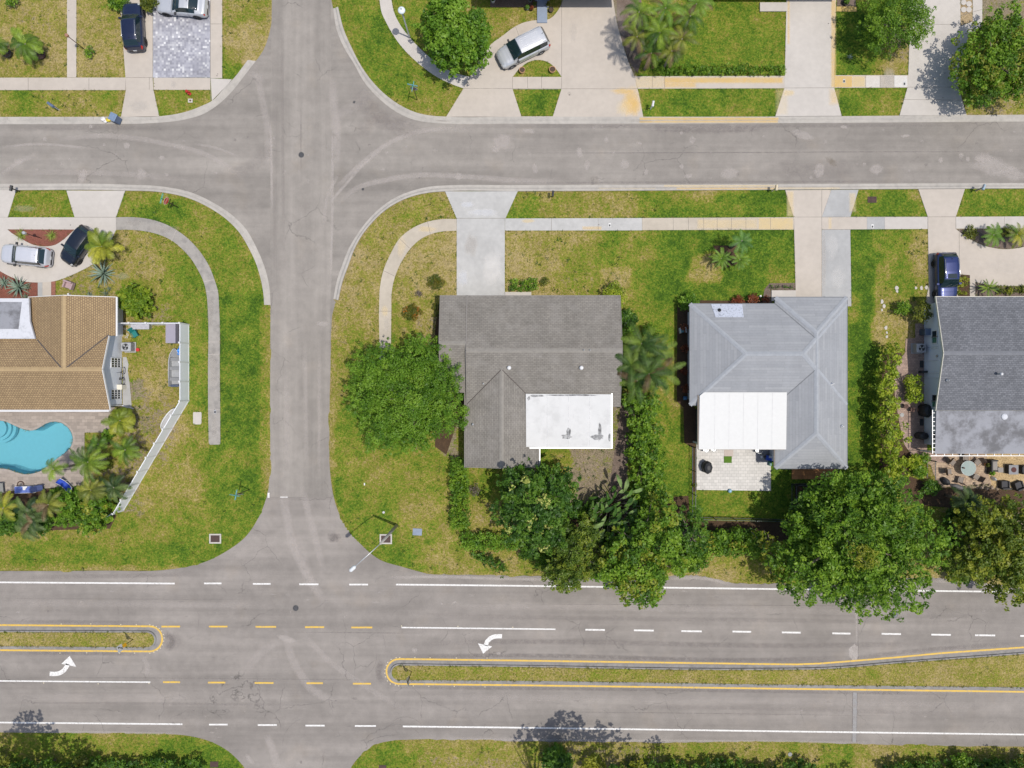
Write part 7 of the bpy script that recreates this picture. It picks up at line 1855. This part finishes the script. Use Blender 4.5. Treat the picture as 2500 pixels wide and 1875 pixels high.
# --- planters at the upper houses
def pot(px,py,r,label,mat,h=.4,plant=None,z=.07,soil=M_SOIL,rim=None):
    t = T("planter",px,py,label,"planter",0,z); m = MB(); m.lathe(0,0,[(r*.72,0),(r,h),(r,h+.02),(r*.84,h+.02),(r*.84,h-.05)],20,False); m.build("pot", mat, t, True)
    m = MB(); m.cyl(0,0,.02,h-.04,r*.70,r*.86,16); m.build("soil", soil, t)
    if plant: 
        _sd[0]+=1; leaves("plant",[(0,0,h+.1)],[(r*.9,r*.9,.22)],140,.09,plant,t,_sd[0])
    return t
pot(1274.6,175,.29,"pale terracotta pot at the left end of the half moon lawn",M_TERRA,.4,plant=None); pot(1348,173.7,.31,"pale terracotta pot at the right end of the half moon lawn",M_TERRA,.4,plant=None)
pot(1287,22.7,.18,"small blue grey pot, leftmost of those left of the front step",plain("blue_grey_pot",(.16,.22,.24),.6),.3,G_DARK); pot(1298,24.5,.15,"small brown pot between the blue grey pot and the front step",M_BROWNIRON,.3,G_RED); pot(1305,16,.18,"bushy potted plant touching the front step",M_BROWNIRON,.35,G_CROTON); pot(1345,27.5,.24,"dark ring shaped planter right of the front step",M_BLACKP,.3); pot(1337,17,.14,"small white pot right of the front step",M_WHITE,.3,G_CROTON)
pot(1204,4,.22,"white pot in the shaded bed at the top edge",M_WHITE,.4,G_DARK); pot(1294,3,.22,"grey pot in the shaded bed beside the front step",M_METAL,.35,G_DARK)
pot(2062,8,.30,"wire ring planter in the square bed at the top edge",M_BLACKP,.3,G_DARK)
m = MB(); m.box(0,0,.10,.94,3.1,.14); m.box(0,1.3,.30,1.35,1.6,.28); one(m,"front_step",plain("blue_grey_timber",(.20,.245,.32),.7,var=.15),1323.5,17,"blue grey boarded front step and ramp at the top edge beside the circular drive","steps",0,.05)
for i,(x,y) in enumerate(((2352,6),(2352,24),(2352,-8),(2365,10),(2365,24))):
    m = MB(); m.cyl(0,0,0,.05,.26,n=18); one(m,"stepping_stone",M_CONC_W,x,y,("left lower","left bottom","left top","right middle","right bottom")[i]+" round stepping stone in the gravel strip at the top edge","stepping stone",0,.085,group="round stepping stones in the gravel strip")
# --- dark lawn chairs beside the palm, top left
def lawnchair(px,py,rz,label,mat,name="lawn_chair",z=.07,w=.62):
    t = T(name,px,py,label,"chair",rz,z)
    m = MB(); m.box(0,0,.38,w,.55,.05); m.build("seat", mat, t, bevel=.01)
    m = MB(); m.add([(-w/2,.25,.40),(w/2,.25,.40),(w/2,.48,.95),(-w/2,.48,.95),(-w/2,.29,.38),(w/2,.29,.38),(w/2,.52,.94),(-w/2,.52,.94)],[(0,1,2,3),(7,6,5,4),(3,2,6,7),(0,3,7,4),(1,5,6,2)]); m.build("backrest", mat, t)
    for sx in (-1,1):
        m = MB(); m.bar((sx*w/2,-.28,.6),(sx*w/2,.33,.62),.05,.03); m.build("armrest", mat, t)
        for sy in (-.25,.25):
            m = MB(); m.bar((sx*w/2,sy,0),(sx*w/2,sy*.95,.60),.035); m.build("leg", mat, t)
    return t
M_DKRED = plain("dark_maroon_plastic",(.05,.022,.03),.6)
pot(23,134,.42,"dark half barrel planter at the left edge of the dry lawn",M_BLACKP,.35); pot(103,136,.48,"dark maroon half barrel planter right of the top left palm",M_DKRED,.35)
# --- pink armchair
t = T("garden_armchair",174,698,"dusty pink garden armchair alone in the lawn above the tan roof","armchair",-20); M_PINK = plain("dusty_pink_resin",(.36,.255,.265),.7,var=.1)
m = MB(); m.box(0,0,.28,.62,.58,.2); m.build("seat", M_PINK, t, bevel=.05); m = MB(); m.box(0,.32,.48,.80,.14,.72); m.build("backrest", M_PINK, t, bevel=.05)
for s in (-1,1):
    m = MB(); m.box(s*.37,0,.38,.14,.66,.46); m.build("armrest", M_PINK, t, bevel=.04)
# --- side yard things
def acunit(px,py,w,d,h,label,rz=0,slats=True):
    t = T("air_conditioner",px,py,label,"air conditioner",rz,.10); m = MB(); m.box(0,0,.04,w+.15,d+.15,.08); m.build("pad", M_CONC_GREY, t)
    m = MB(); m.box(0,0,.08+h/2,w,d,h); m.build("casing", plain("grey_ac_casing",(.33,.34,.36),.6), t, bevel=.05)
    m = MB(); m.lathe(0,0,[(d*.40,h+.085),(d*.40,h+.12),(d*.36,h+.12)],24,False); m.build("fan_ring", M_METAL, t, True)
    m = MB(); m.cyl(0,0,h+.082,h+.09,d*.36,n=24); f = m.build("fan_well", M_BLACKP, t)
    m = MB()
    for k in range(3):
        a = k*2.1; m.add([(0,0,h+.10),(d*.34*math.cos(a),d*.34*math.sin(a),h+.10),(d*.34*math.cos(a+.8),d*.34*math.sin(a+.8),h+.11)],[(0,1,2)])
    m.build("fan_blade", M_METAL, f)
    m = MB()
    for k in range(8): m.box(w/2+.008,-d*.42+d*.84*k/7,.1+h/2,.016,.02,h*.8); m.box(-w/2-.008,-d*.42+d*.84*k/7,.1+h/2,.016,.02,h*.8)
    m.build("louvre", M_BLACKP, t)
acunit(319,848,.9,.82,.75,"grey air conditioner outside the pale blue wall of the tan roofed house"); acunit(2237,851,.88,.82,.75,"grey air conditioner on the pavers beside the white siding")
m = MB(); m.cyl(0,0,0,.24,.14,.17,14); b = one(m,"bucket",M_RED,339,854,"small red bucket on the grass right of the air conditioner","bucket")
t = T("garden_bench",352,799,"grey marbled table bench against the inside of the white fence","table"); m = MB(); m.box(0,0,.72,1.72,.5,.06); m.build("top", plain("marbled_grey",(.36,.36,.39),.6,var=.4,scale=6), t, bevel=.01)
for s in (-.7,.7):
    m = MB(); m.box(s,0,.35,.08,.4,.70); m.build("leg", M_METAL, t)
m = MB(); m.box(0,0,.62,.85,1.75,1.2); b = one(m,"storage_box",plain("mauve_grey_plastic",(.27,.25,.30),.6,var=.08),433,816,"flat topped mauve grey storage box in the corner of the white fence","storage box",bevel=.02); m = MB(); m.box(0,0,1.25,.9,1.8,.06); m.build("lid", plain("mauve_grey_plastic",(.3,.28,.33),.6), b)
lawnchair(335,816,30,"teal seated folding chair in the side yard of the tan roofed house",plain("teal_fabric",(.01,.16,.15),.6),"folding_chair",w=.5)
for i,(x,y) in enumerate(((307,803),(316,807),(312,817),(309,823),(317,797))):
    m = MB(); m.tube([(0.14*math.cos(a),.07*math.sin(a),.03) for a in np.linspace(0,5.2,8)],.02,5); one(m,"hose_loop",M_WHITE,x,y,("upper left","right","middle","lowest","topmost")[i]+" white bent hose piece lying in the side yard grass","hose piece",i*50,group="white bent hose pieces")
m = MB(); m.box(0,0,.40,.52,.42,.8); b = one(m,"cabinet",plain("cream_plastic",(.60,.57,.48),.6),303,945,"small cream cabinet against the pale blue wall between the two windows","cabinet",bevel=.02); m = MB(); m.box(0,0,.82,.56,.46,.04); m.build("lid", plain("cream_plastic",(.6,.57,.48),.6), b)
slab("garden_path",[(301,872),(310,872),(315,890),(313,905),(318,940),(322,985),(322,996),(301,996)],M_CONC_GREY,.085,.05)
# bicycle
def bicycle(px,py,rz,label):
    t = T("bicycle",px,py,label,"bicycle",rz)
    for s in (-.5,.5):
        m = MB(); pts=[(s+.33*math.cos(a),0,.34+.33*math.sin(a)) for a in np.linspace(0,2*math.pi,19)]; m.tube(pts,.022,6,False); w_=m.build("wheel",M_RUBBER,t,True)
        m = MB()
        for k in range(6): m.tube([(s,0,.34),(s+.32*math.cos(k),0,.34+.32*math.sin(k))],.004,4)
        m.build("spoke",M_METAL,w_)
    m = MB()
    for a,b in (((-.5,0,.34),(-.12,0,.30)),((-.12,0,.30),(-.25,0,.80)),((-.5,0,.34),(-.23,0,.74)),((-.23,0,.74),(.34,0,.78)),((-.12,0,.30),(.34,0,.70)),((.32,0,.86),(.5,0,.34))): m.tube([a,b],.018,6)
    m.build("frame",M_BLACK,t,True); m = MB(); m.box(-.27,0,.86,.25,.14,.05); m.build("saddle",M_BLACKP,t,bevel=.02); m = MB(); m.tube([(.28,-.26,.98),(.32,0,.95),(.28,.26,.98)],.015,6); m.tube([(.32,0,.86),(.32,0,.96)],.015,6); m.build("handlebar",M_BLACKP,t,True)
bicycle(306,918,88,"dark bicycle leaning by the pale blue wall between the two gridded windows")
# jon boat
t = T("jon_boat",431,897,"flat grey aluminium jon boat lying inside the white fence","boat",90,.1); m = MB(); L=3.5
sts=[(-L/2,.52),(-.6,.56),(.6,.54),(1.2,.42),(1.62,.18),(L/2,.06)]
out=[];hgt=.42
rows=[]
for x,w in sts: rows.append([(x,-w,hgt),(x,-w*.82,.02),(x,w*.82,.02),(x,w,hgt)])
m.grid(rows); m.add(rows[0],[(0,1,2,3)]); h_=m.build("hull",plain("dull_aluminium",(.30,.31,.32),.6,.2,var=.2),t); md=h_.modifiers.new("solid",'SOLIDIFY'); md.thickness=.03
m = MB(); m.tube([(x,-w,hgt+.01) for x,w in sts]+[(x,w,hgt+.01) for x,w in sts[::-1]]+[(sts[0][0],-sts[0][1],hgt+.01)],.03,6,False); m.build("gunwale",plain("pale_alloy",(.42,.42,.43),.5),t,True)
for x in (-1.1,-.1,.75):
    m = MB(); m.box(x,0,.28,.3,.96 if x<.7 else .8,.05); m.build("seat",plain("grey_bench",(.20,.205,.21),.8),t)
m = MB(); m.add([(.98,-.42,hgt-.02),(.98,.42,hgt-.02),(1.6,.17,hgt-.02),(L/2,.05,hgt-.01),(L/2,-.05,hgt-.01),(1.6,-.17,hgt-.02)],[(0,1,2,3,4,5)]); m.build("foredeck",plain("grey_bench",(.2,.2,.2),.8),t)
m = MB(); m.box(-1.72,.0,.36,.2,.7,.16); m.build("transom",plain("dark_blue_grey",(.05,.07,.12),.6),t)
r=random.Random(3); m=MB(); rows=[[(i*.11+r.uniform(-.02,.02),j*.12-.2+r.uniform(-.02,.02),.40+.12*math.sin(i*1.1+j)*r.uniform(.3,1)+.04*(i%2)) for j in range(5)] for i in range(8)]; m.grid(rows)
o=m.build("tarpaulin",plain("bright_blue_tarp",(.03,.22,.62),.5),None); o.location=(*W(440,867,.4),.14); o.rotation_euler=(0,0,R(75)); md=o.modifiers.new("solid",'SOLIDIFY'); md.thickness=.012; tag(o,"crumpled bright blue tarpaulin lying in the grey boat","tarpaulin")
# --- pool deck furniture
def lounger(px,py,rz,label,mat):
    t = T("sun_lounger",px,py,label,"sun lounger",rz,.10)
    m = MB(); 
    for s in (-.31,.31): m.bar((-.95,s,.30),(.95,s,.30),.05)
    for x in (-.95,.95): m.bar((x,-.31,.30),(x,.31,.30),.05)
    m.build("frame",M_WHITE,t)
    m = MB(); m.box(-.30,0,.37,1.25,.60,.10); m.build("mattress",mat,t,bevel=.04); m = MB(); m.add([(.33,-.3,.33),(.33,.3,.33),(.92,.3,.62),(.92,-.3,.62),(.33,-.3,.42),(.33,.3,.42),(.88,.3,.70),(.88,-.3,.70)],[(3,2,1,0),(4,5,6,7),(0,1,5,4),(1,2,6,5),(2,3,7,6),(3,0,4,7)]); m.build("backrest",mat,t,bevel=.03)
    for x in (-.8,.8):
        for s in (-.31,.31):
            m = MB(); m.bar((x,s,0),(x,s,.30),.045); m.build("leg",M_WHITE,t)
    return t
M_LBLUE=plain("faded_blue_cushion",(.10,.15,.42),.85,var=.25)
lounger(67,1194,2,"faded blue cushioned lounger with a white towel by the pool's lower edge",M_LBLUE)
m=MB(); m.box(0,0,.0,.42,.34,.03); one(m,"towel",M_WHITE,61,1192,"small white towel lying on the faded blue lounger","towel",4,.53,bevel=.01)
m=MB(); m.lathe(0,0,[(.02,0),(.24,.02),(.24,.05),(.1,.16),(.0,.18)],16); one(m,"sun_hat",M_LBLUE,69,1196,"round blue sun hat on the faded blue lounger","hat",0,.53)
t=T("sling_chair",168,1187,"bright blue sling chair with a white frame at the pool deck's corner","deck chair",-48,.10)
m=MB(); pts=[(-.85,.72),(-.5,.45),(-.1,.30),(.3,.32),(.62,.55),(.85,.88)]; m.grid([[(x,-.28,z),(x,.28,z)] for x,z in pts]); o=m.build("sling",plain("bright_blue_mesh",(.012,.055,.42),.7),t,True); md=o.modifiers.new("solid",'SOLIDIFY'); md.thickness=.02
for s in (-.31,.31):
    m=MB(); m.tube([(x,s,z) for x,z in pts],.025,6); m.tube([(-.5,s,.45),(-.45,s,0),(.35,s,0),(.45,s,.4)],.022,6); m.build("side_frame",M_WHITE,t,True)
lawnchair(104,1190,100,"folded dark framed chair with a blue seat between the lounger and the blue sling chair",plain("navy_sling",(.04,.06,.16),.7),"deck_chair",.10,.5)
lawnchair(8,1190,95,"grey cushioned chair cut by the left edge on the pool deck",plain("grey_cushion",(.20,.20,.19),.8),"deck_chair",.10,.9)
m=MB(); m.tube([(0.3*math.cos(a),.3*math.sin(a),.05) for a in np.linspace(0,2*math.pi,17)],.05,6,False); one(m,"hose_coil",M_BROWNIRON,51,1183,"dark brown hose coil behind the faded blue lounger","hose",0,.1,smooth=True)
m=MB(); m.tube([(0,0,.03),(.7,.02,.03),(1.6,-.01,.03)],.025,6); one(m,"pool_pole",M_BLACKP,146,1146.5,"thin dark pole lying across the pool deck between two palms","pole",1,.1)
m=MB(); m.tube([(-.2,0,1.0),(-.1,0,1.02),(.02,.1,.98),(.1,.1,.9)],.1,6); 
m=MB(); m.tube([(.5*math.cos(a),1.1*math.sin(a),.0) for a in np.linspace(0,2*math.pi,21)],.06,6,False); m.add([(.45*math.cos(a),1.05*math.sin(a),-.01) for a in np.linspace(0,2*math.pi,17)[:-1]],[tuple(range(16))])
o=m.build("kayak_hull",M_WHITE,None,True); o.location=(*W(412,1022,.5),.55); o.rotation_euler=(0,R(70),R(-33)); tag(o,"white oval paddle board leaning on the inside of the slanting white fence","paddle board")
# --- east side yard
t=T("trash_can",2250,812,"blue grey lidded trash can on the pavers beside the white siding, above the air conditioner","trash can",0,.10); m=MB(); m.box(0,0,.5,.5,.52,.92,taper=1.12); m.build("bin_body",plain("blue_black_plastic",(.045,.065,.10),.5),t,bevel=.03); m=MB(); m.box(.02,0,1.0,.64,.62,.10); m.build("lid",plain("blue_grey_lid2",(.13,.17,.24),.45),t,bevel=.04)
def grill(px,py,rz,label,s=1.0,z=.1):
    t=T("covered_grill",px,py,label,"grill",rz,z); m=MB()
    m.lathe(0,0,[(.42*s,0),(.44*s,.5*s),(.46*s,.8*s),(.36*s,1.05*s),(.16*s,1.16*s),(0.01,1.18*s)],8); o=m.build("cover",plain("black_grill_cover",(.016,.017,.02),.6,var=.3),t,bevel=.02); o.scale=(1.0,1.35,1)
    m=MB(); m.bar((-.33*s,0,1.03*s),(.33*s,0,1.03*s),.05); m.build("handle_ridge",M_BLACKP,t)
    for sx in (-1,1):
        m=MB(); m.tube([(sx*.30*s,-.35*s,.07),(sx*.36*s,-.35*s,.07)],.07,10); m.build("wheel",M_RUBBER,t)
    return t
grill(1722,1139,0,"black covered kettle grill on the white paver patio",1.0); grill(2250,1002,10,"black covered grill against the white siding below the box hedge",1.05); grill(2243,1063,88,"smaller black covered grill against the white siding near the patio",.85)
for x,y,w,h,l in ((2250,889,.36,.64,"solid black mat on the pavers against the white siding"),(2250,1031,.36,.62,"black grid mat on the pavers between two covered grills")):
    m=MB(); m.box(0,0,.015,w,h,.02); one(m,"floor_mat",M_BLACKP,x,y,l,"mat",0,.104)
t=T("bistro_chair",2206,992,"dark wrought iron bistro chair by the tall yellow green hedge","chair",30,.10)
m=MB(); m.cyl(0,0,.42,.46,.22,n=16); m.build("seat",M_BROWNIRON,t); m=MB(); m.tube([(.2*math.cos(a),.2*math.sin(a),.9) for a in np.linspace(.3,2.8,8)],.02,6); m.build("backrest",M_BROWNIRON,t)
for k in range(4):
    m=MB(); m.tube([(.17*math.cos(k*1.57),.17*math.sin(k*1.57),.42),(.22*math.cos(k*1.57),.22*math.sin(k*1.57),0)],.015,6); m.build("leg",M_BROWNIRON,t)
t2=copy_tree(t); t2.location=(*W(2222,1000,.1),.10); t2.rotation_euler=(0,0,R(-60)); t2["label"]="dark wrought iron bistro chair right beside the black covered grill"
m=MB(); m.cyl(0,0,0,.03,.19,n=18); one(m,"stepping_stone",M_CONC_GREY,2202,1013,"round grey stone at the foot of the tall yellow green hedge","stone",0,.1)
m=MB(); m.box(0,0,.3,.55,.2,.6); one(m,"hose_box",M_BLACKP,2249,908,"black hose box against the white siding above the clipped box hedge","box",0,.1,bevel=.02)
for i,(x,y,s) in enumerate(((2189,703,9),(2190,711,7),(2236,703,6),(2249,703,9),(2262,702,9),(2153,737,8),(2158,747,8),(2153,757,6),(2163,800,8),(2165,822,6),(2165,812,5))):
    m=MB(); s_=s/26/2; r=random.Random(i); m.prism([(s_*math.cos(a)*r.uniform(.7,1.2),s_*math.sin(a)*r.uniform(.7,1.2)*1.4) for a in np.linspace(0,6.28,7)[:-1]],0,.03); one(m,"stepping_stone",M_CONC_W,x,y,("upper of two white broken pavers in the dry lawn midway to the blue car","lower of two white broken pavers in the dry lawn midway to the blue car","smallest of three white broken pavers beside the blue car","middle white broken paver of three beside the blue car","white broken paver touching the blue car drive","topmost white broken paver left of the small round bush","second white broken paver left of the small round bush","third white broken paver left of the small round bush","upper of three white broken pavers above the tall yellow green hedge","lowest of three white broken pavers above the tall yellow green hedge","middle of three white broken pavers above the tall yellow green hedge")[i],"stepping stone",0,.075,group="broken white pavers in the dry lawn")
# --- back patio: round glass table and chairs
t=T("patio_table",2352,1141,"round glass topped table ringed by six brown sling chairs","table",0,.104); tg=NT("table_glass"); M_TGLASS=tg.fin((.30,.38,.36),.08,spec=.8); tg.b.inputs["Alpha"].default_value=.75
m=MB(); m.cyl(0,0,.70,.715,.68,n=36); m.build("glass_top",M_TGLASS,t); m=MB(); m.tube([(.69*math.cos(a),.69*math.sin(a),.71) for a in np.linspace(0,2*math.pi,33)],.018,6,False); m.build("rim",M_METAL,t,True)
for k in range(4):
    m=MB(); a=k*1.57+.78; m.tube([(.15*math.cos(a),.15*math.sin(a),.68),(.12*math.cos(a),.12*math.sin(a),.35),(.42*math.cos(a),.42*math.sin(a),0)],.022,6); m.build("leg",M_BROWNIRON,t,True)
m=MB(); m.cyl(0,0,0,.18,.06,.08,10); o=one(m,"table_lantern",M_BROWNIRON,2351,1142,"small brown lantern in the middle of the glass table","lantern",0,.82)
M_SLING=plain("taupe_sling",(.20,.17,.145),.8,var=.15)
def dining(px,py,rz,label):
    t=T("dining_chair",px,py,label,"chair",rz,.104,"sling chairs round the glass table"); m=MB(); m.grid([[(-.25,y,z),(.25,y,z)] for y,z in ((-.26,.43),(0,.40),(.24,.42))]); o=m.build("seat",M_SLING,t); o.modifiers.new("s",'SOLIDIFY').thickness=.02
    m=MB(); m.grid([[(-.25,y,z),(.25,y,z)] for y,z in ((.24,.42),(.32,.70),(.40,.98))]); o=m.build("backrest",plain("brown_sling",(.12,.085,.065),.8),t); o.modifiers.new("s",'SOLIDIFY').thickness=.02
    for s in (-.28,.28):
        m=MB(); m.tube([(s,-.26,.0),(s,-.28,.62),(s,.30,.62)],.016,6); m.tube([(s,.40,.98),(s,.24,.42),(s,.34,0)],.016,6); m.build("side_frame",M_BROWNIRON,t,True)
    return t
for x,y,a,l in ((2351,1118,0,"sling chair at the top of the glass table, partly under the eave"),(2318,1127,50,"sling chair at the upper left of the glass table"),(2309,1150,95,"sling chair at the left of the glass table"),(2339,1170,165,"sling chair below the glass table"),(2377,1163,235,"sling chair at the lower right of the glass table"),(2380,1127,-50,"sling chair at the upper right of the glass table")): dining(x,y,a,l)
# lounge set round the fire table
M_WICK=plain("dark_wicker",(.045,.042,.042),.85,var=.3,scale=20); M_CUSH=plain("taupe_cushion",(.24,.22,.20),.9,var=.15)
def sofa(px,py,rz,w,label,cush=True,group=None):
    t=T("lounge_chair",px,py,label,"lounge chair",rz,.10,group); m=MB(); m.box(0,0,.17,w,.72,.30); m.build("base",M_WICK,t,bevel=.02); m=MB(); m.box(0,.34,.48,w,.14,.46); m.build("backrest",M_WICK,t,bevel=.03)
    for s in (-1,1):
        m=MB(); m.box(s*(w/2-.06),-.02,.40,.12,.66,.26); m.build("armrest",M_WICK,t,bevel=.02)
    m=MB(); m.box(0,-.04,.37,w-.26,.60,.12); m.build("cushion",M_CUSH if cush else plain("charcoal_cushion",(.05,.05,.055),.9),t,bevel=.04)
sofa(2419,1136,90,1.1,"dark wicker lounge seat with a taupe cushion left of the fire table"); sofa(2446,1182,182,.78,"dark wicker chair below the fire table, left of two",False); sofa(2480,1184,200,.78,"dark wicker chair below the fire table, right of two",False); sofa(2497,1146,270,.8,"dark wicker chair cut by the right edge at the fire table",False)
t=T("fire_table",2464,1145,"square grey fire table with a round rusty burner","fire table",0,.10); m=MB(); m.box(0,0,.28,.82,.82,.5); m.build("base",M_WICK,t,bevel=.02); m=MB(); m.box(0,0,.55,.88,.88,.05); m.build("top",plain("grey_stone_top",(.20,.20,.21),.7),t,bevel=.01); m=MB(); m.cyl(0,0,.575,.60,.24,n=20); m.build("burner",plain("lava_rock",(.08,.03,.025),.9,var=.5,scale=25),t)
t=T("side_table",2435,1146,"small pale side table between the wicker seat and the fire table","side table",0,.10); m=MB(); m.box(0,0,.42,.5,.46,.04); m.build("top",M_CUSH,t)
for sx in (-.2,.2):
    for sy in (-.18,.18):
        m=MB(); m.bar((sx,sy,0),(sx,sy,.40),.03); m.build("leg",M_WICK,t)
pot(2413,1153,.24,"dark pot with a bright green plant beside the wicker seat",M_BLACKP,.45,G_LIGHT,.1); pot(2404,1134,.16,"small pot with an orange brown plant at the edge of the pavers",M_TERRA,.3,G_CROTON,.1)
m=MB(); rr=random.Random(8)
def rock(px,py,sx,sy,h,label,seed,mat=M_ROCK,rz=0):
    r=random.Random(seed); m=MB(); rows=[]
    for i in range(6):
        ph=math.pi/2*i/5; rows.append([(sx*math.cos(ph)*math.cos(a)*r.uniform(.82,1.12),sy*math.cos(ph)*math.sin(a)*r.uniform(.82,1.12),h*math.sin(ph)) for a in np.linspace(0,2*math.pi,11)[:-1]])
    m.grid([q+[q[0]] for q in rows]); return one(m,"boulder",mat,px,py,label,"rock",rz)
rock(2305,1174,.52,.34,.6,"black angular boulder at the lower edge of the back patio",1,plain("black_rock",(.035,.036,.04),.8,var=.4),-40); rock(2336,1188,.78,.24,.45,"long grey slab of rock below the glass table",2,M_ROCK,-18); rock(2423,1168,.28,.16,.5,"smooth white and dark stone beside the potted green plant",3,M_ALU,-50)
for i,(x,y,s) in enumerate(((2395,1190,.22),(2408,1193,.2),(2421,1190,.22),(2433,1193,.18),(2384,1186,.18),(2399,1181,.17),(2414,1183,.16))): rock(x,y,s,s*.7,.2,("third","fifth","sixth","rightmost","leftmost","second","fourth")[i]+" tan edging stone from the left in the border below the patio pots",10+i,plain("tan_stone",(.30,.23,.17),.85,var=.3,scale=8),i*37)["group"]="tan edging stones below the patio pots"
# --- white paver patio objects
m=MB(); m.box(0,0,.015,.72,.62,.025); one(m,"door_mat",plain("green_turf",(.07,.15,.012),.95,var=.3,scale=20),1777,1122,"square green turf mat on the white paver patio","mat",0,.13)
m=MB(); m.box(0,0,.006,1.5,1.1,.01); one(m,"patio_rug",plain("grey_rug",(.27,.27,.285),.95,var=.25,scale=6),1867,1112,"grey rug under the blue bin in the patio corner","rug",0,.104)
t=T("patio_umbrella_base",1861,1114,"dark round umbrella base with a short pole on the grey rug","umbrella base",0,.116); m=MB(); m.lathe(0,0,[(.24,0),(.24,.05),(.05,.09)],18); m.build("base",M_METAL,t,True); m=MB(); m.tube([(0,0,.08),(.32,-.06,.55)],.025,8); m.build("pole",M_BLACKP,t)
t=T("toy_wagon",1878,1118,"blue cart with a white top at the edge of the grey rug","cart",-12,.10); m=MB(); m.box(0,0,.40,.85,.42,.36,taper=1.1); m.build("tub",M_BLUEFAB,t,bevel=.03); m=MB(); m.box(-.08,.14,.60,.4,.22,.06); m.build("lid",M_WHITE,t)
for s in (-.3,.3):
    m=MB(); m.tube([(s,-.22,.12),(s,.22,.12)],.12,12); m.build("wheel",M_RUBBER,t)
m=MB(); m.box(0,0,.2,.22,.4,.4); one(m,"crate",plain("teal_green_plastic",(.02,.14,.11),.5),1878,1131,"small dark green crate below the blue cart","crate",0,.1,bevel=.02)
def metalchair(px,py,rz,label):
    t=T("patio_chair",px,py,label,"chair",rz,.10); m=MB(); m.cyl(0,0,.42,.45,.26,n=16); m.build("seat",M_METAL,t); m=MB(); m.tube([(.27*math.cos(a),.27*math.sin(a),.82) for a in np.linspace(.2,2.9,9)],.03,6); m.build("backrest",M_METAL,t,True)
    for k in range(4):
        m=MB(); a=.78+k*1.57; m.tube([(.22*math.cos(a),.22*math.sin(a),.42),(.25*math.cos(a),.25*math.sin(a),0)],.018,6); m.build("leg",M_METAL,t)
metalchair(1720,1096,180,"left of two dark metal chairs peeking out under the white patio roof"); metalchair(1738,1094,190,"right of two dark metal chairs peeking out under the white patio roof"); metalchair(1847,1098,200,"grey metal chair peeking out beside the grey rug")
m=MB(); m.lathe(0,0,[(.01,0),(.17,.03),(.19,.14),(.10,.28),(.02,.3)],14); o=one(m,"sprinkler_float",plain("pale_blue_plastic",(.24,.42,.55),.4),1781,1198,"pale blue dome at the lower edge of the white paver patio","garden object",0,.08,smooth=True)
t=T("hose_caddy",1665,807,"white framed box with a teal tray in the shaded bed west of the pale roof","hose box",8); m=MB(); m.box(0,0,.2,.42,.36,.36); m.build("tray",plain("teal_tray",(.10,.30,.34),.5),t)
for s in (-.26,.26):
    m = MB(); m.box(s,0,.25,.07,.5,.5); m.build("side_panel",M_WHITE,t,bevel=.01)
t=T("hose_caddy",1671,972,"small blue hose reel in the shaded bed at the pale roof's lower corner","hose reel",0); m=MB(); m.tube([(-.16,0,.22),(.16,0,.22)],.18,14); m.build("reel",plain("dull_blue_plastic",(.05,.14,.26),.5),t,True); m=MB(); m.box(0,0,.1,.36,.3,.2); m.build("frame",M_BLACKP,t)
# twigs on lawn
m=MB(); m.tube([(0,0,.02),(.4,-.18,.05),(.85,-.3,.03)],.02,5); m.tube([(.4,-.18,.05),(.7,-.12,.1)],.012,5); one(m,"fallen_branch",M_BARK,825,831,"forked fallen branch in the dry grass beside the cross street","branch",0)
m=MB(); m.box(0,0,.02,.10,.22,.03); one(m,"paper_scrap",M_WHITE,890,1182,"white scrap of litter in the corner lawn above the street light","litter")
print("OBJECTS", len(bpy.data.objects))
